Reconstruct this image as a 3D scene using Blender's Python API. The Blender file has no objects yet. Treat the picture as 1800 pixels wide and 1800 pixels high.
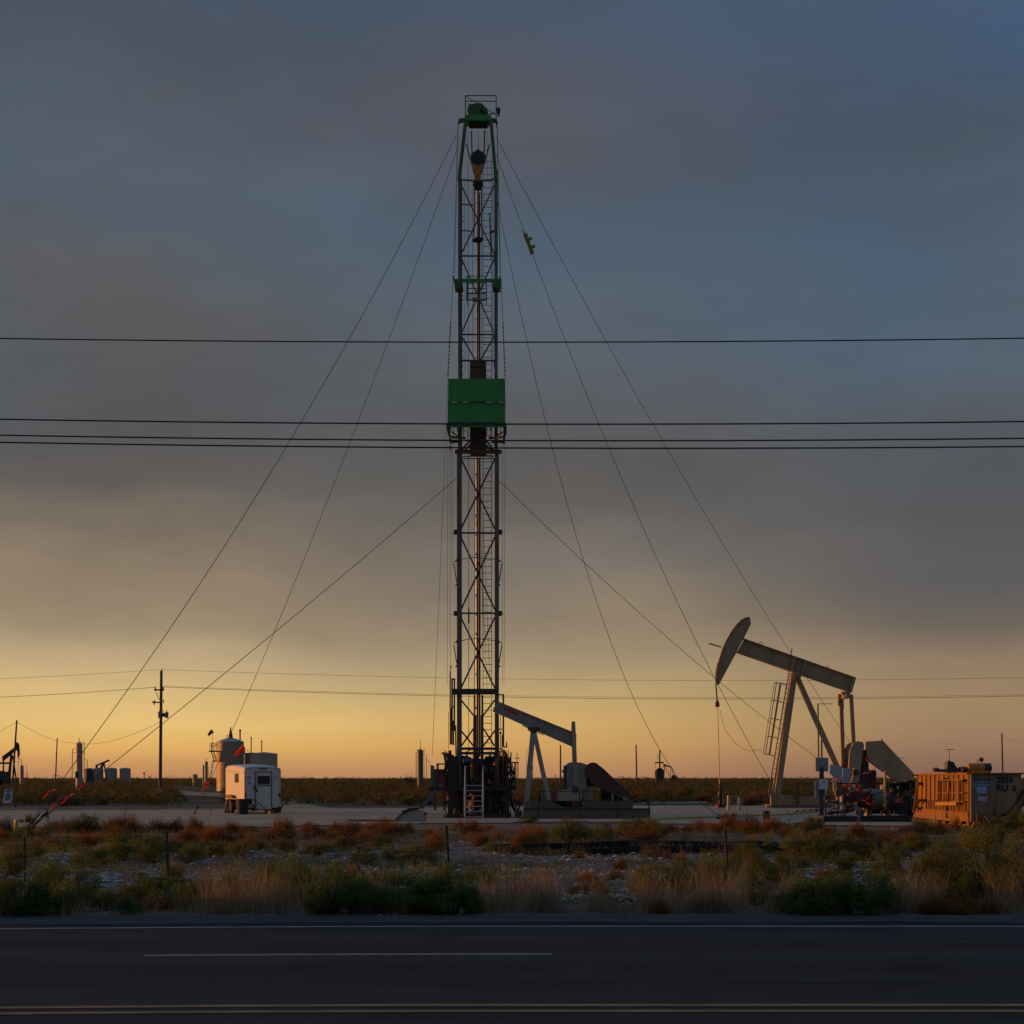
import bpy, bmesh, math, random
import numpy as np
from mathutils import Vector, Matrix, noise

random.seed(7)
rng = np.random.default_rng(7)
sc = bpy.context.scene
COL = sc.collection
F = 3100.0          # focal length in photo pixels (1800 px wide)
H = 1.74            # eye height
HZ = 1368.0         # horizon row of the photo
R = math.radians
V = Vector

# ------------------------------------------------------------------ camera
cam = bpy.data.cameras.new('camera')
cam.sensor_width = 36
cam.lens = 36 * F / 1800
cam.shift_y = (HZ - 900) / 1800
cam.clip_start = 0.1
cam.clip_end = 20000
camo = bpy.data.objects.new('camera', cam)
camo.location = (0, 0, H)
camo.rotation_euler = (R(90), 0, 0)
COL.objects.link(camo)
sc.camera = camo
sc.view_settings.view_transform = 'Standard'
sc.view_settings.look = 'None'
sc.view_settings.exposure = 0
sc.view_settings.gamma = 1

# ------------------------------------------------------------------ geometry from measurements
def plane(Y0):
    """measurement frame of something standing Y0 metres away: real metres in its own plane, dy = depth behind it"""
    k = Y0 / F
    def L(u, v, dy=0.0):
        return V(((u - 900) * k, Y0 + dy, H + (HZ - v) * k))
    return L

def ground_pt(u, v, z=0.0):
    Y = F * (H - z) / (v - HZ)
    return V(((u - 900) * Y / F, Y, z))

class MB:
    def __init__(self):
        self.v = []; self.f = []; self.m = []; self.cur = 0
    def add(self, vs, fs):
        o = len(self.v)
        self.v += [tuple(p) for p in vs]
        for f in fs:
            self.f.append(tuple(i + o for i in f)); self.m.append(self.cur)
        return self
    def box(self, c, s, rz=0.0, ry=0.0):
        c = V(c); m = Matrix.Rotation(rz, 3, 'Z') @ Matrix.Rotation(ry, 3, 'Y')
        vs = [c + m @ V((sx * s[0] / 2, sy * s[1] / 2, sz * s[2] / 2)) for sx in (-1, 1) for sy in (-1, 1) for sz in (-1, 1)]
        return self.add(vs, [(0, 1, 3, 2), (4, 6, 7, 5), (0, 4, 5, 1), (2, 3, 7, 6), (0, 2, 6, 4), (1, 5, 7, 3)])
    def bar(self, a, b, w, h=None, up=None):
        """rectangular bar from a to b; w across (horizontal), h along up"""
        a = V(a); b = V(b); d = (b - a)
        if d.length < 1e-6: return self
        d.normalize(); h = w if h is None else h
        u0 = V(up) if up is not None else (V((0, 1, 0)) if abs(d.y) < 0.9 else V((0, 0, 1)))
        s = d.cross(u0); s.normalize(); t = s.cross(d)
        vs = []
        for p in (a, b):
            for (i, j) in ((-1, -1), (1, -1), (1, 1), (-1, 1)):
                vs.append(p + s * (i * w / 2) + t * (j * h / 2))
        return self.add(vs, [(3, 2, 1, 0), (4, 5, 6, 7), (0, 1, 5, 4), (1, 2, 6, 5), (2, 3, 7, 6), (3, 0, 4, 7)])
    def poly(self, pts, r, n=8, r_end=None):
        pts = [V(p) for p in pts]; N = len(pts)
        rs = [r + ((r_end if r_end is not None else r) - r) * i / (N - 1) for i in range(N)]
        vs = []; fs = []; prev = None
        for i, p in enumerate(pts):
            d = (pts[min(i + 1, N - 1)] - pts[max(i - 1, 0)]); d.normalize()
            if prev is None:
                q = V((0, 0, 1)) if abs(d.z) < 0.9 else V((1, 0, 0))
                s = d.cross(q)
            else:
                s = prev - d * prev.dot(d)
            s.normalize(); prev = s; t = d.cross(s)
            for k in range(n):
                a = 2 * math.pi * k / n
                vs.append(p + (s * math.cos(a) + t * math.sin(a)) * rs[i])
        for i in range(N - 1):
            for k in range(n):
                k2 = (k + 1) % n
                fs.append((i * n + k, i * n + k2, (i + 1) * n + k2, (i + 1) * n + k))
        fs.append(tuple(range(n - 1, -1, -1))); fs.append(tuple(range((N - 1) * n, N * n)))
        return self.add(vs, fs)
    def tube(self, a, b, r, r2=None, n=10):
        return self.poly([a, b], r, n, r2)
    def prism(self, pts, off):
        pts = [V(p) for p in pts]; off = V(off); n = len(pts)
        vs = pts + [p + off for p in pts]
        nm = V((0, 0, 0))
        for i in range(n):
            a, b = pts[i], pts[(i + 1) % n]
            nm += (a - pts[0]).cross(b - pts[0])
        fs = [tuple(range(n)), tuple(range(2 * n - 1, n - 1, -1))]
        side = [(i, i + n, (i + 1) % n + n, (i + 1) % n) for i in range(n)]
        fs = fs + side
        if nm.dot(off) > 0: fs = [tuple(reversed(f)) for f in fs]
        return self.add(vs, fs)
    def lathe(self, c, prof, n=32, axis='Z'):
        c = V(c); vs = []; fs = []; m = len(prof)
        for (r, z) in prof:
            for k in range(n):
                a = 2 * math.pi * k / n
                p = V((r * math.cos(a), r * math.sin(a), z))
                if axis == 'X': p = V((p.z, p.x, p.y))
                if axis == 'Y': p = V((p.x, p.z, p.y))
                vs.append(c + p)
        for i in range(m - 1):
            for k in range(n):
                k2 = (k + 1) % n
                fs.append((i * n + k, i * n + k2, (i + 1) * n + k2, (i + 1) * n + k))
        fs.append(tuple(range(n - 1, -1, -1))); fs.append(tuple(range((m - 1) * n, m * n)))
        if axis == 'Y': fs = [tuple(reversed(f)) for f in fs]
        return self.add(vs, fs)
    def ring(self, c, rad, r, axis='Y', n=20, m=6):
        pts = []; c = V(c); o = len(self.v); vs = []; fs = []
        for i in range(n):
            a = 2 * math.pi * i / n
            e = V((math.cos(a), 0, math.sin(a))) if axis == 'Y' else (V((0, math.cos(a), math.sin(a))) if axis == 'X' else V((math.cos(a), math.sin(a), 0)))
            ax = V((0, 1, 0)) if axis == 'Y' else (V((1, 0, 0)) if axis == 'X' else V((0, 0, 1)))
            for k in range(m):
                b = 2 * math.pi * k / m
                vs.append(c + e * (rad + r * math.cos(b)) + ax * (r * math.sin(b)))
        for i in range(n):
            for k in range(m):
                i2 = (i + 1) % n; k2 = (k + 1) % m
                fs.append((i * m + k, i * m + k2, i2 * m + k2, i2 * m + k))
        return self.add(vs, fs)
    def build(self, name, mat, parent=None, local=False, origin=None, smooth=True):
        me = bpy.data.meshes.new(name)
        o = bpy.data.objects.new(name, me); COL.objects.link(o)
        off = V((0, 0, 0))
        if parent is not None:
            o.parent = parent
            if not local:
                p = parent
                while p is not None:
                    off += p.location; p = p.parent
        elif origin is not None:
            off = V(origin); o.location = off
        me.from_pydata([tuple(V(p) - off) for p in self.v], [], self.f)
        for mm in (mat if isinstance(mat, (list, tuple)) else [mat]): me.materials.append(mm)
        if len(me.materials) > 1: me.polygons.foreach_set('material_index', self.m)
        if smooth:
            me.polygons.foreach_set('use_smooth', [True] * len(me.polygons))
            me.set_sharp_from_angle(angle=R(38))
        me.update()
        return o

def tag(o, label, cat, group=None):
    o['label'] = label; o['category'] = cat
    if group: o['group'] = group
    return o
def struct(o):
    o['kind'] = 'structure'; return o
def thing(name, loc, label, cat, group=None, rz=0.0):
    o = bpy.data.objects.new(name, None); COL.objects.link(o)
    o.empty_display_size = 0.3
    o.location = loc; o.rotation_euler = (0, 0, rz)
    return tag(o, label, cat, group)
def part(name, mb, mat, parent, label=None, local=False):
    o = mb.build(name, mat, parent, local)
    if label: o['label'] = label
    return o
def dup(o, loc, rz=None, label=None, scale=None):
    c = o.copy(); COL.objects.link(c); c.location = loc
    if rz is not None: c.rotation_euler = (0, 0, rz)
    if scale is not None: c.scale = scale
    if label: c['label'] = label
    for ch in list(o.children):
        d = ch.copy(); COL.objects.link(d); d.parent = c
    return c

# ------------------------------------------------------------------ materials
def mat(name, col, rough=0.7, metal=0.0, var=0.25, scale=3.0, rust=0.0, rust_col=(0.10, 0.045, 0.022), bump=0.0, spec=0.5, streak=False):
    m = bpy.data.materials.new(name); m.use_nodes = True
    nt = m.node_tree; nd = nt.nodes; lk = nt.links
    b = nd['Principled BSDF']
    b.inputs['Roughness'].default_value = rough
    b.inputs['Metallic'].default_value = metal
    b.inputs['Specular IOR Level'].default_value = spec
    tc = nd.new('ShaderNodeTexCoord')
    mp = nd.new('ShaderNodeMapping'); mp.inputs['Scale'].default_value = (1, 1, 0.25 if streak else 1)
    lk.new(tc.outputs['Object'], mp.inputs['Vector'])
    n1 = nd.new('ShaderNodeTexNoise'); n1.inputs['Scale'].default_value = scale; n1.inputs['Detail'].default_value = 6
    lk.new(mp.outputs[0], n1.inputs['Vector'])
    mr = nd.new('ShaderNodeMapRange'); mr.inputs[1].default_value = 0.25; mr.inputs[2].default_value = 0.75
    mr.inputs[3].default_value = 1 - var; mr.inputs[4].default_value = 1 + var
    lk.new(n1.outputs['Fac'], mr.inputs[0])
    mx = nd.new('ShaderNodeVectorMath'); mx.operation = 'SCALE'
    mx.inputs[0].default_value = col
    lk.new(mr.outputs[0], mx.inputs['Scale'])
    out = mx.outputs[0]
    if rust > 0:
        n2 = nd.new('ShaderNodeTexNoise'); n2.inputs['Scale'].default_value = scale * 1.7; n2.inputs['Detail'].default_value = 9; n2.inputs['Roughness'].default_value = 0.7
        lk.new(mp.outputs[0], n2.inputs['Vector'])
        m2 = nd.new('ShaderNodeMapRange'); e = 0.66 - 0.3 * rust
        m2.inputs[1].default_value = e; m2.inputs[2].default_value = e + 0.12
        lk.new(n2.outputs['Fac'], m2.inputs[0])
        mc = nd.new('ShaderNodeMix'); mc.data_type = 'RGBA'
        lk.new(m2.outputs[0], mc.inputs['Factor']); lk.new(out, mc.inputs['A'])
        mc.inputs['B'].default_value = (*rust_col, 1)
        out = mc.outputs['Result']
    lk.new(out, b.inputs['Base Color'])
    if bump > 0:
        bp = nd.new('ShaderNodeBump'); bp.inputs['Strength'].default_value = bump; bp.inputs['Distance'].default_value = 0.02
        lk.new(n1.outputs['Fac'], bp.inputs['Height']); lk.new(bp.outputs[0], b.inputs['Normal'])
    return m

M = {}
M['dark'] = mat('grimy_steel_and_gap_shade', (0.05, 0.045, 0.042), 0.55, 0.0, 0.4, 4, 0.35, (0.09, 0.035, 0.018))
M['black'] = mat('black_greasy_steel', (0.018, 0.018, 0.02), 0.5, 0, 0.4, 5)
M['mast'] = mat('weathered_mast_paint', (0.165, 0.145, 0.115), 0.6, 0, 0.3, 2.0, 0.55, (0.10, 0.06, 0.04), streak=True)
M['brace'] = mat('brown_brace_steel', (0.085, 0.06, 0.042), 0.6, 0, 0.3, 3, 0.4)
M['rust'] = mat('rusty_steel', (0.13, 0.065, 0.035), 0.8, 0, 0.4, 5, 0.3)
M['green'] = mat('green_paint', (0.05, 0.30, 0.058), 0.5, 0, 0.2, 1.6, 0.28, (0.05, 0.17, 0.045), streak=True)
M['dkgreen'] = mat('dark_green_paint', (0.045, 0.17, 0.04), 0.55, 0, 0.3, 4, 0.4, (0.05, 0.045, 0.03))  # darker green with brown patches
M['pipe'] = mat('bright_worn_pipe', (0.27, 0.22, 0.175), 0.36, 0.5, 0.3, 2, 0.3)
M['cable'] = mat('wire_rope', (0.06, 0.058, 0.055), 0.6, 0.3, 0.1, 5)
M['powerwire'] = mat('dark_conductor', (0.03, 0.03, 0.035), 0.6, 0.2, 0.1, 5)
M['tan'] = mat('tan_pump_paint', (0.35, 0.245, 0.135), 0.55, 0, 0.2, 1.2, 0.30, (0.20, 0.12, 0.06), streak=True)
M['oldgray'] = mat('old_gray_pump_paint', (0.29, 0.27, 0.225), 0.6, 0, 0.25, 1.5, 0.34, (0.16, 0.10, 0.06), streak=True)
M['guard'] = mat('brown_guard_paint', (0.085, 0.036, 0.024), 0.6, 0, 0.25, 2, 0.2, (0.07, 0.03, 0.018))
M['white'] = mat('white_trailer_paint', (0.60, 0.59, 0.56), 0.45, 0, 0.06, 1.5, 0.10, (0.45, 0.40, 0.33), streak=True)
M['offwhite'] = mat('offwhite_sign_paint', (0.58, 0.60, 0.62), 0.5, 0, 0.05, 6)
M['rubber'] = mat('black_rubber', (0.02, 0.02, 0.021), 0.8, 0, 0.2, 8)
M['galv'] = mat('galvanised_metal', (0.33, 0.37, 0.41), 0.45, 0.3, 0.15, 4)
M['cabinet'] = mat('gray_green_cabinet_paint', (0.22, 0.27, 0.27), 0.5, 0, 0.1, 3, 0.1)
M['red'] = mat('red_paint', (0.45, 0.03, 0.035), 0.5, 0, 0.2, 4)
M['dkred'] = mat('dull_red_paint', (0.12, 0.028, 0.026), 0.6, 0, 0.3, 5)
M['blue'] = mat('dull_blue_paint', (0.06, 0.10, 0.16), 0.6, 0, 0.3, 5)
M['signblue'] = mat('sign_blue', (0.20, 0.38, 0.60), 0.5, 0, 0.1, 6)
M['yellow'] = mat('yellow_post_paint', (0.62, 0.45, 0.04), 0.5, 0, 0.15, 5)
M['flag'] = mat('fluorescent_red_tape', (0.95, 0.09, 0.045), 0.6, 0, 0.1, 8)
_n = M['flag'].node_tree; _t = _n.nodes.new('ShaderNodeBsdfTranslucent'); _t.inputs['Color'].default_value = (0.95, 0.09, 0.045, 1)
_a = _n.nodes.new('ShaderNodeMixShader'); _a.inputs[0].default_value = 0.5
_n.links.new(_n.nodes['Principled BSDF'].outputs[0], _a.inputs[1]); _n.links.new(_t.outputs[0], _a.inputs[2]); _n.links.new(_a.outputs[0], _n.nodes['Material Output'].inputs['Surface'])
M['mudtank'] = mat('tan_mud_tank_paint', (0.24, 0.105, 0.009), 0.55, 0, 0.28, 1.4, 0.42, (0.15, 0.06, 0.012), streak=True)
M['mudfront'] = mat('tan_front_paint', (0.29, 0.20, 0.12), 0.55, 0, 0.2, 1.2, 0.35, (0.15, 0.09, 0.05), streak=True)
M['tank'] = mat('tan_tank_paint', (0.37, 0.27, 0.18), 0.55, 0, 0.10, 0.8, 0.12, (0.20, 0.15, 0.10), streak=True)
M['tankroof'] = mat('pale_tank_roof', (0.34, 0.36, 0.38), 0.5, 0, 0.1, 1)
M['vessel'] = mat('gray_vessel_paint', (0.33, 0.29, 0.25), 0.5, 0, 0.15, 1.2, 0.15)
M['wood'] = mat('dark_pole_wood', (0.10, 0.072, 0.05), 0.85, 0, 0.3, 6, bump=0.3, streak=True)
M['glass'] = mat('dark_window_glass', (0.02, 0.022, 0.025), 0.12, 0, 0.1, 4)
M['concrete'] = mat('weathered_concrete', (0.14, 0.115, 0.095), 0.85, 0, 0.2, 3, bump=0.3)
M['polypipe'] = mat('black_poly_pipe', (0.009, 0.009, 0.010), 0.75, 0, 0.2, 3, spec=0.15)
M['paletank'] = mat('pale_tan_tank_paint', (0.46, 0.37, 0.27), 0.55, 0, 0.10, 0.8, 0.15, (0.30, 0.22, 0.15), streak=True)
M['hoseyellow'] = mat('faded_yellow_hose', (0.42, 0.34, 0.07), 0.6, 0, 0.2, 2)
M['post'] = mat('rusty_post', (0.06, 0.035, 0.028), 0.8, 0, 0.3, 6)
M['stencil'] = mat('black_stencil_paint', (0.012, 0.012, 0.013), 0.7, 0, 0.1, 5)
M['stone'] = mat('pale_limestone', (0.36, 0.355, 0.355), 0.9, 0, 0.3, 5, bump=0.3)
M['amber'] = mat('orange_paint_and_sunlight', (0.55, 0.22, 0.04), 0.6, 0, 0.2, 4)  # orange paint; on the trailer jack blocks it stands for sunlight

# ------------------------------------------------------------------ sun and sky
SUN_AZ = R(-78)      # measured from the view direction, negative = left
SUN_EL = R(2.2)
sd = V((math.sin(SUN_AZ) * math.cos(SUN_EL), math.cos(SUN_AZ) * math.cos(SUN_EL), math.sin(SUN_EL)))
sl = bpy.data.lights.new('sun', 'SUN'); sl.energy = 3.5; sl.angle = R(0.6); sl.color = (1.0, 0.37, 0.07)
so = bpy.data.objects.new('sun', sl); COL.objects.link(so)
so.rotation_euler = (-sd).to_track_quat('-Z', 'Y').to_euler()
so.location = (-60, 20, 30)

def srgb(r, g, b):
    f = lambda c: (c / 255 / 12.92) if c / 255 <= 0.04045 else ((c / 255 + 0.055) / 1.055) ** 2.4
    return (f(r), f(g), f(b), 1)

w = bpy.data.worlds.new('World'); sc.world = w; w.use_nodes = True
nt = w.node_tree; nd = nt.nodes; lk = nt.links
for n in list(nd): nd.remove(n)
out = nd.new('ShaderNodeOutputWorld'); bg = nd.new('ShaderNodeBackground')
lk.new(bg.outputs[0], out.inputs[0])
tc = nd.new('ShaderNodeTexCoord')
sky = nd.new('ShaderNodeTexSky'); sky.sky_type = 'NISHITA'; sky.sun_disc = False
sky.sun_elevation = SUN_EL; sky.sun_rotation = SUN_AZ
def math_(op, a, b=None, c=None, clamp=False):
    n = nd.new('ShaderNodeMath'); n.operation = op; n.use_clamp = clamp
    for i, x in enumerate((a, b, c)):
        if x is None: continue
        if isinstance(x, (int, float)): n.inputs[i].default_value = x
        else: lk.new(x, n.inputs[i])
    return n.outputs[0]
def mrange(x, a, b, c=0.0, d=1.0, smooth=False):
    n = nd.new('ShaderNodeMapRange'); lk.new(x, n.inputs[0])
    if smooth: n.interpolation_type = 'SMOOTHSTEP'
    for i, q in enumerate((a, b, c, d)): n.inputs[i + 1].default_value = q
    return n.outputs[0]
def ramp(x, stops):
    n = nd.new('ShaderNodeValToRGB'); lk.new(x, n.inputs[0]); e = n.color_ramp.elements
    while len(e) > 1: e.remove(e[0])
    e[0].position = stops[0][0]; e[0].color = stops[0][1]
    for p, c in stops[1:]:
        q = e.new(p); q.color = c
    return n.outputs[0]
def mixc(f, a, b, mode='MIX'):
    n = nd.new('ShaderNodeMix'); n.data_type = 'RGBA'; n.blend_type = mode
    for k, x in (('Factor', f), ('A', a), ('B', b)):
        if isinstance(x, (int, float)): n.inputs[k].default_value = x
        elif isinstance(x, tuple): n.inputs[k].default_value = x
        else: lk.new(x, n.inputs[k])
    return n.outputs['Result']
sep = nd.new('ShaderNodeSeparateXYZ'); lk.new(tc.outputs['Generated'], sep.inputs[0])
X_, Y_, Z_ = sep.outputs
hyp = math_('SQRT', math_('ADD', math_('MULTIPLY', X_, X_), math_('MULTIPLY', Y_, Y_)))
el = math_('DIVIDE', Z_, math_('MAXIMUM', hyp, 0.001))           # tangent of the elevation
az = math_('ARCTAN2', X_, Y_)                                    # 0 = view direction, positive = right
# cloud space: azimuth by elevation, stretched along the horizon
cmb = nd.new('ShaderNodeCombineXYZ'); lk.new(az, cmb.inputs[0]); lk.new(el, cmb.inputs[2])
def cloud(scale, sx, sz, rot, detail, rough, seed):
    mp = nd.new('ShaderNodeMapping'); mp.inputs['Scale'].default_value = (sx, 1, sz); mp.inputs['Rotation'].default_value = (0, rot, 0)
    mp.inputs['Location'].default_value = (seed, seed * 0.7, seed * 1.3)
    lk.new(cmb.outputs[0], mp.inputs['Vector'])
    n = nd.new('ShaderNodeTexNoise'); n.inputs['Scale'].default_value = scale; n.inputs['Detail'].default_value = detail
    n.inputs['Roughness'].default_value = rough; lk.new(mp.outputs[0], n.inputs['Vector'])
    return n.outputs['Fac']
big = cloud(3.2, 1.0, 2.2, R(16), 3, 0.5, 2.3)
fine = cloud(7.0, 1.0, 3.4, R(14), 5, 0.55, 7.1)
wob = math_('ADD', math_('MULTIPLY', math_('SUBTRACT', big, 0.5), 0.085), math_('MULTIPLY', math_('SUBTRACT', fine, 0.5), 0.045))
damp = mrange(el, 0.02, 0.14, 0.06, 1.0)
e2 = math_('ADD', el, math_('MULTIPLY', wob, damp))
def E(v): return (HZ - v) / F / 0.6          # ramp position of a photo row (ramp spans tan elevation 0..0.6)
er = math_('DIVIDE', e2, 0.6)
left = ramp(er, [(0, srgb(188, 136, 96)), (E(1345), srgb(205, 152, 98)), (E(1315), srgb(228, 178, 102)), (E(1275), srgb(233, 194, 122)),
                 (E(1225), srgb(218, 186, 126)), (E(1165), srgb(193, 168, 130)), (E(1105), srgb(160, 142, 115)), (E(1030), srgb(146, 128, 108)),
                 (E(960), srgb(120, 110, 98)), (E(880), srgb(98, 93, 90)), (E(760), srgb(88, 88, 91)), (E(560), srgb(91, 93, 98)),
                 (E(330), srgb(88, 96, 108)), (E(60), srgb(76, 86, 101)), (0.80, srgb(74, 87, 106)), (1, srgb(98, 116, 142))])
mid = ramp(er, [(0, srgb(184, 134, 98)), (E(1345), srgb(196, 146, 98)), (E(1310), srgb(212, 164, 98)), (E(1270), srgb(214, 174, 108)),
                (E(1220), srgb(196, 168, 116)), (E(1160), srgb(170, 150, 118)), (E(1090), srgb(146, 130, 110)), (E(1000), srgb(121, 113, 106)),
                (E(900), srgb(102, 97, 93)), (E(780), srgb(91, 90, 91)), (E(640), srgb(93, 97, 104)), (E(420), srgb(84, 97, 112)),
                (E(210), srgb(84, 90, 103)), (E(40), srgb(76, 86, 102)), (0.80, srgb(74, 87, 106)), (1, srgb(98, 116, 142))])
right = ramp(er, [(0, srgb(128, 98, 88)), (E(1340), srgb(140, 108, 90)), (E(1300), srgb(155, 123, 96)), (E(1240), srgb(160, 133, 101)),
                  (E(1170), srgb(146, 124, 102)), (E(1100), srgb(112, 102, 93)), (E(1020), srgb(98, 95, 96)), (E(900), srgb(88, 89, 92)),
                  (E(770), srgb(84, 88, 95)), (E(620), srgb(84, 99, 116)), (E(430), srgb(80, 96, 114)), (E(250), srgb(72, 86, 104)),
                  (E(60), srgb(70, 93, 122)), (0.80, srgb(74, 87, 106)), (1, srgb(98, 116, 142))])
warm = ramp(er, [(0, (0.75, 0.33, 0.11, 1)), (0.10, (1.15, 0.62, 0.20, 1)), (0.2, (0.8, 0.52, 0.24, 1)), (0.36, (0.32, 0.26, 0.19, 1)), (0.6, (0.14, 0.14, 0.15, 1)), (1, (0.13, 0.17, 0.26, 1))])
back = ramp(er, [(0, srgb(92, 82, 86)), (0.12, srgb(100, 92, 98)), (0.4, srgb(80, 91, 110)), (0.8, srgb(76, 90, 112)), (1, srgb(98, 116, 142))])
azw = math_('ADD', az, math_('MULTIPLY', math_('SUBTRACT', big, 0.5), 0.10))
c = mixc(mrange(azw, -0.20, 0.02, 0, 1, True), left, mid)
c = mixc(mrange(azw, 0.0, 0.27, 0, 1, True), c, right)
c = mixc(mrange(az, -0.36, -1.1, 0, 1, True), c, warm)
c = mixc(mrange(az, 0.45, 1.6, 0, 1, True), c, back)
c = mixc(mrange(az, -1.5, -2.4, 0, 1, True), c, back)
# soft blotches: bluish gaps and mauve smoke, then faint slanted streaks
hi = mrange(el, 0.10, 0.24, 0, 1, True)
bl1 = mrange(cloud(5.2, 1.0, 1.7, R(18), 4, 0.5, 3.3), 0.40, 0.62, 0, 1, True)
bl2 = mrange(cloud(9.5, 1.0, 2.2, R(24), 5, 0.55, 6.1), 0.38, 0.64, 0, 1, True)
c = mixc(math_('MULTIPLY', hi, math_('MULTIPLY', bl1, 0.75)), c, mixc(1.0, c, (1.07, 0.965, 0.90, 1), 'MULTIPLY'))
c = mixc(math_('MULTIPLY', hi, math_('MULTIPLY', math_('SUBTRACT', 1.0, bl1), 0.75)), c, mixc(1.0, c, (0.94, 1.03, 1.08, 1), 'MULTIPLY'))
streak = cloud(8.0, 0.5, 3.6, R(14), 5, 0.55, 9.2)
band = math_('ADD', math_('MULTIPLY', math_('SUBTRACT', bl2, 0.5), 0.085),
             math_('ADD', math_('MULTIPLY', math_('SUBTRACT', streak, 0.5), 0.16), math_('MULTIPLY', math_('SUBTRACT', cloud(22.0, 0.7, 2.0, R(20), 6, 0.6, 1.7), 0.5), 0.07)))
gain = math_('ADD', 1.0, math_('MULTIPLY', band, mrange(el, 0.0, 0.10, 0.25, 1.0)))
vm = nd.new('ShaderNodeVectorMath'); vm.operation = 'SCALE'; lk.new(c, vm.inputs[0]); lk.new(gain, vm.inputs['Scale'])
sk = nd.new('ShaderNodeVectorMath'); sk.operation = 'SCALE'; lk.new(sky.outputs[0], sk.inputs[0]); sk.inputs['Scale'].default_value = 0.08
fin = mixc(0.95, sk.outputs[0], vm.outputs[0])                   # clear Nishita sky shows faintly through the smoke deck
lk.new(fin, bg.inputs['Color']); bg.inputs['Strength'].default_value = 1.0
# ================================================================== SETTING
def nz(x, y, s, seed=0.0):
    return noise.noise(V((x * s + seed, y * s - seed, seed)))
def gz(x, y):
    """ground height: gently rough verge, flat pad, gently rough scrubland"""
    if y < 22.3 or y > 1500: return 0.0
    if y < 58:
        k = min(1, (y - 22.3) / 3.0) * min(1, (58 - y) / 6.0)
        return k * (0.10 * nz(x, y, 0.25, 3) + 0.05 * nz(x, y, 0.9, 8))
    if y < 112: return -0.02
    k = min(1, (y - 112) / 10)
    return k * (0.05 * nz(x, y, 0.05, 5)) - 0.02

def axis_vals(lo, hi, step, far):
    a = list(np.arange(lo, hi + 1e-6, step)); s = step
    x = hi
    while x < far:
        s *= 1.35; x += s; a.append(x)
    return a
xs_pos = axis_vals(0, 26, 0.45, 9000)
xs = [-x for x in reversed(xs_pos[1:])] + xs_pos
ys = [-9000, -2500, -700, -200, -60, -20, 0, 10, 18] + list(np.arange(21, 60, 0.45)) + axis_vals(60, 280, 2.0, 12000)
g = MB()
nx = len(xs)
g.v = [(x, y, gz(x, y) - 0.03 * (1 if y < 22.3 else 0)) for y in ys for x in xs]
g.f = [(j * nx + i, j * nx + i + 1, (j + 1) * nx + i + 1, (j + 1) * nx + i) for j in range(len(ys) - 1) for i in range(nx - 1)]
g.m = [0] * len(g.f)

def ground_mat():
    m = bpy.data.materials.new('dry_scrub_soil'); m.use_nodes = True
    nt = m.node_tree; nd = nt.nodes; lk = nt.links; b = nd['Principled BSDF']
    b.inputs['Roughness'].default_value = 0.95; b.inputs['Specular IOR Level'].default_value = 0.1
    geo = nd.new('ShaderNodeNewGeometry')
    def N(s, d, r=0.6):
        n = nd.new('ShaderNodeTexNoise'); n.inputs['Scale'].default_value = s; n.inputs['Detail'].default_value = d; n.inputs['Roughness'].default_value = r
        lk.new(geo.outputs['Position'], n.inputs['Vector']); return n.outputs['Fac']
    def rmp(x, st):
        n = nd.new('ShaderNodeValToRGB'); lk.new(x, n.inputs[0]); e = n.color_ramp.elements
        e[0].position, e[0].color = st[0][0], (*st[0][1], 1); e[1].position, e[1].color = st[-1][0], (*st[-1][1], 1)
        for p, c in st[1:-1]:
            q = e.new(p); q.color = (*c, 1)
        return n.outputs[0]
    near = rmp(N(9, 10, 0.8), [(0.34, (0.05, 0.043, 0.038)), (0.47, (0.14, 0.13, 0.12)), (0.56, (0.27, 0.265, 0.26)), (0.68, (0.40, 0.395, 0.39))])
    soil = rmp(N(0.5, 6), [(0.35, (0.10, 0.075, 0.045)), (0.5, (0.13, 0.10, 0.07)), (0.65, (0.17, 0.14, 0.11))])
    far = rmp(N(0.07, 5), [(0.38, (0.075, 0.072, 0.032)), (0.5, (0.10, 0.082, 0.042)), (0.62, (0.16, 0.13, 0.09))])
    sp = nd.new('ShaderNodeSeparateXYZ'); lk.new(geo.outputs['Position'], sp.inputs[0])
    def mixf(f, a, c):
        n = nd.new('ShaderNodeMix'); n.data_type = 'RGBA'
        if isinstance(f, float): n.inputs['Factor'].default_value = f
        else: lk.new(f, n.inputs['Factor'])
        lk.new(a, n.inputs['A']); lk.new(c, n.inputs['B']); return n.outputs['Result']
    def mr(x, a, c):
        n = nd.new('ShaderNodeMapRange'); lk.new(x, n.inputs[0]); n.inputs[1].default_value = a; n.inputs[2].default_value = c; return n.outputs[0]
    k = mixf(mr(N(0.35, 4), 0.42, 0.58), near, soil)
    k = mixf(mr(sp.outputs[1], 100, 118), k, far)
    lk.new(k, b.inputs['Base Color'])
    bp = nd.new('ShaderNodeBump'); bp.inputs['Strength'].default_value = 0.7; bp.inputs['Distance'].default_value = 0.05
    lk.new(N(9, 8, 0.7), bp.inputs['Height']); lk.new(bp.outputs[0], b.inputs['Normal'])
    return m
struct(g.build('ground', ground_mat()))

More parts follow.
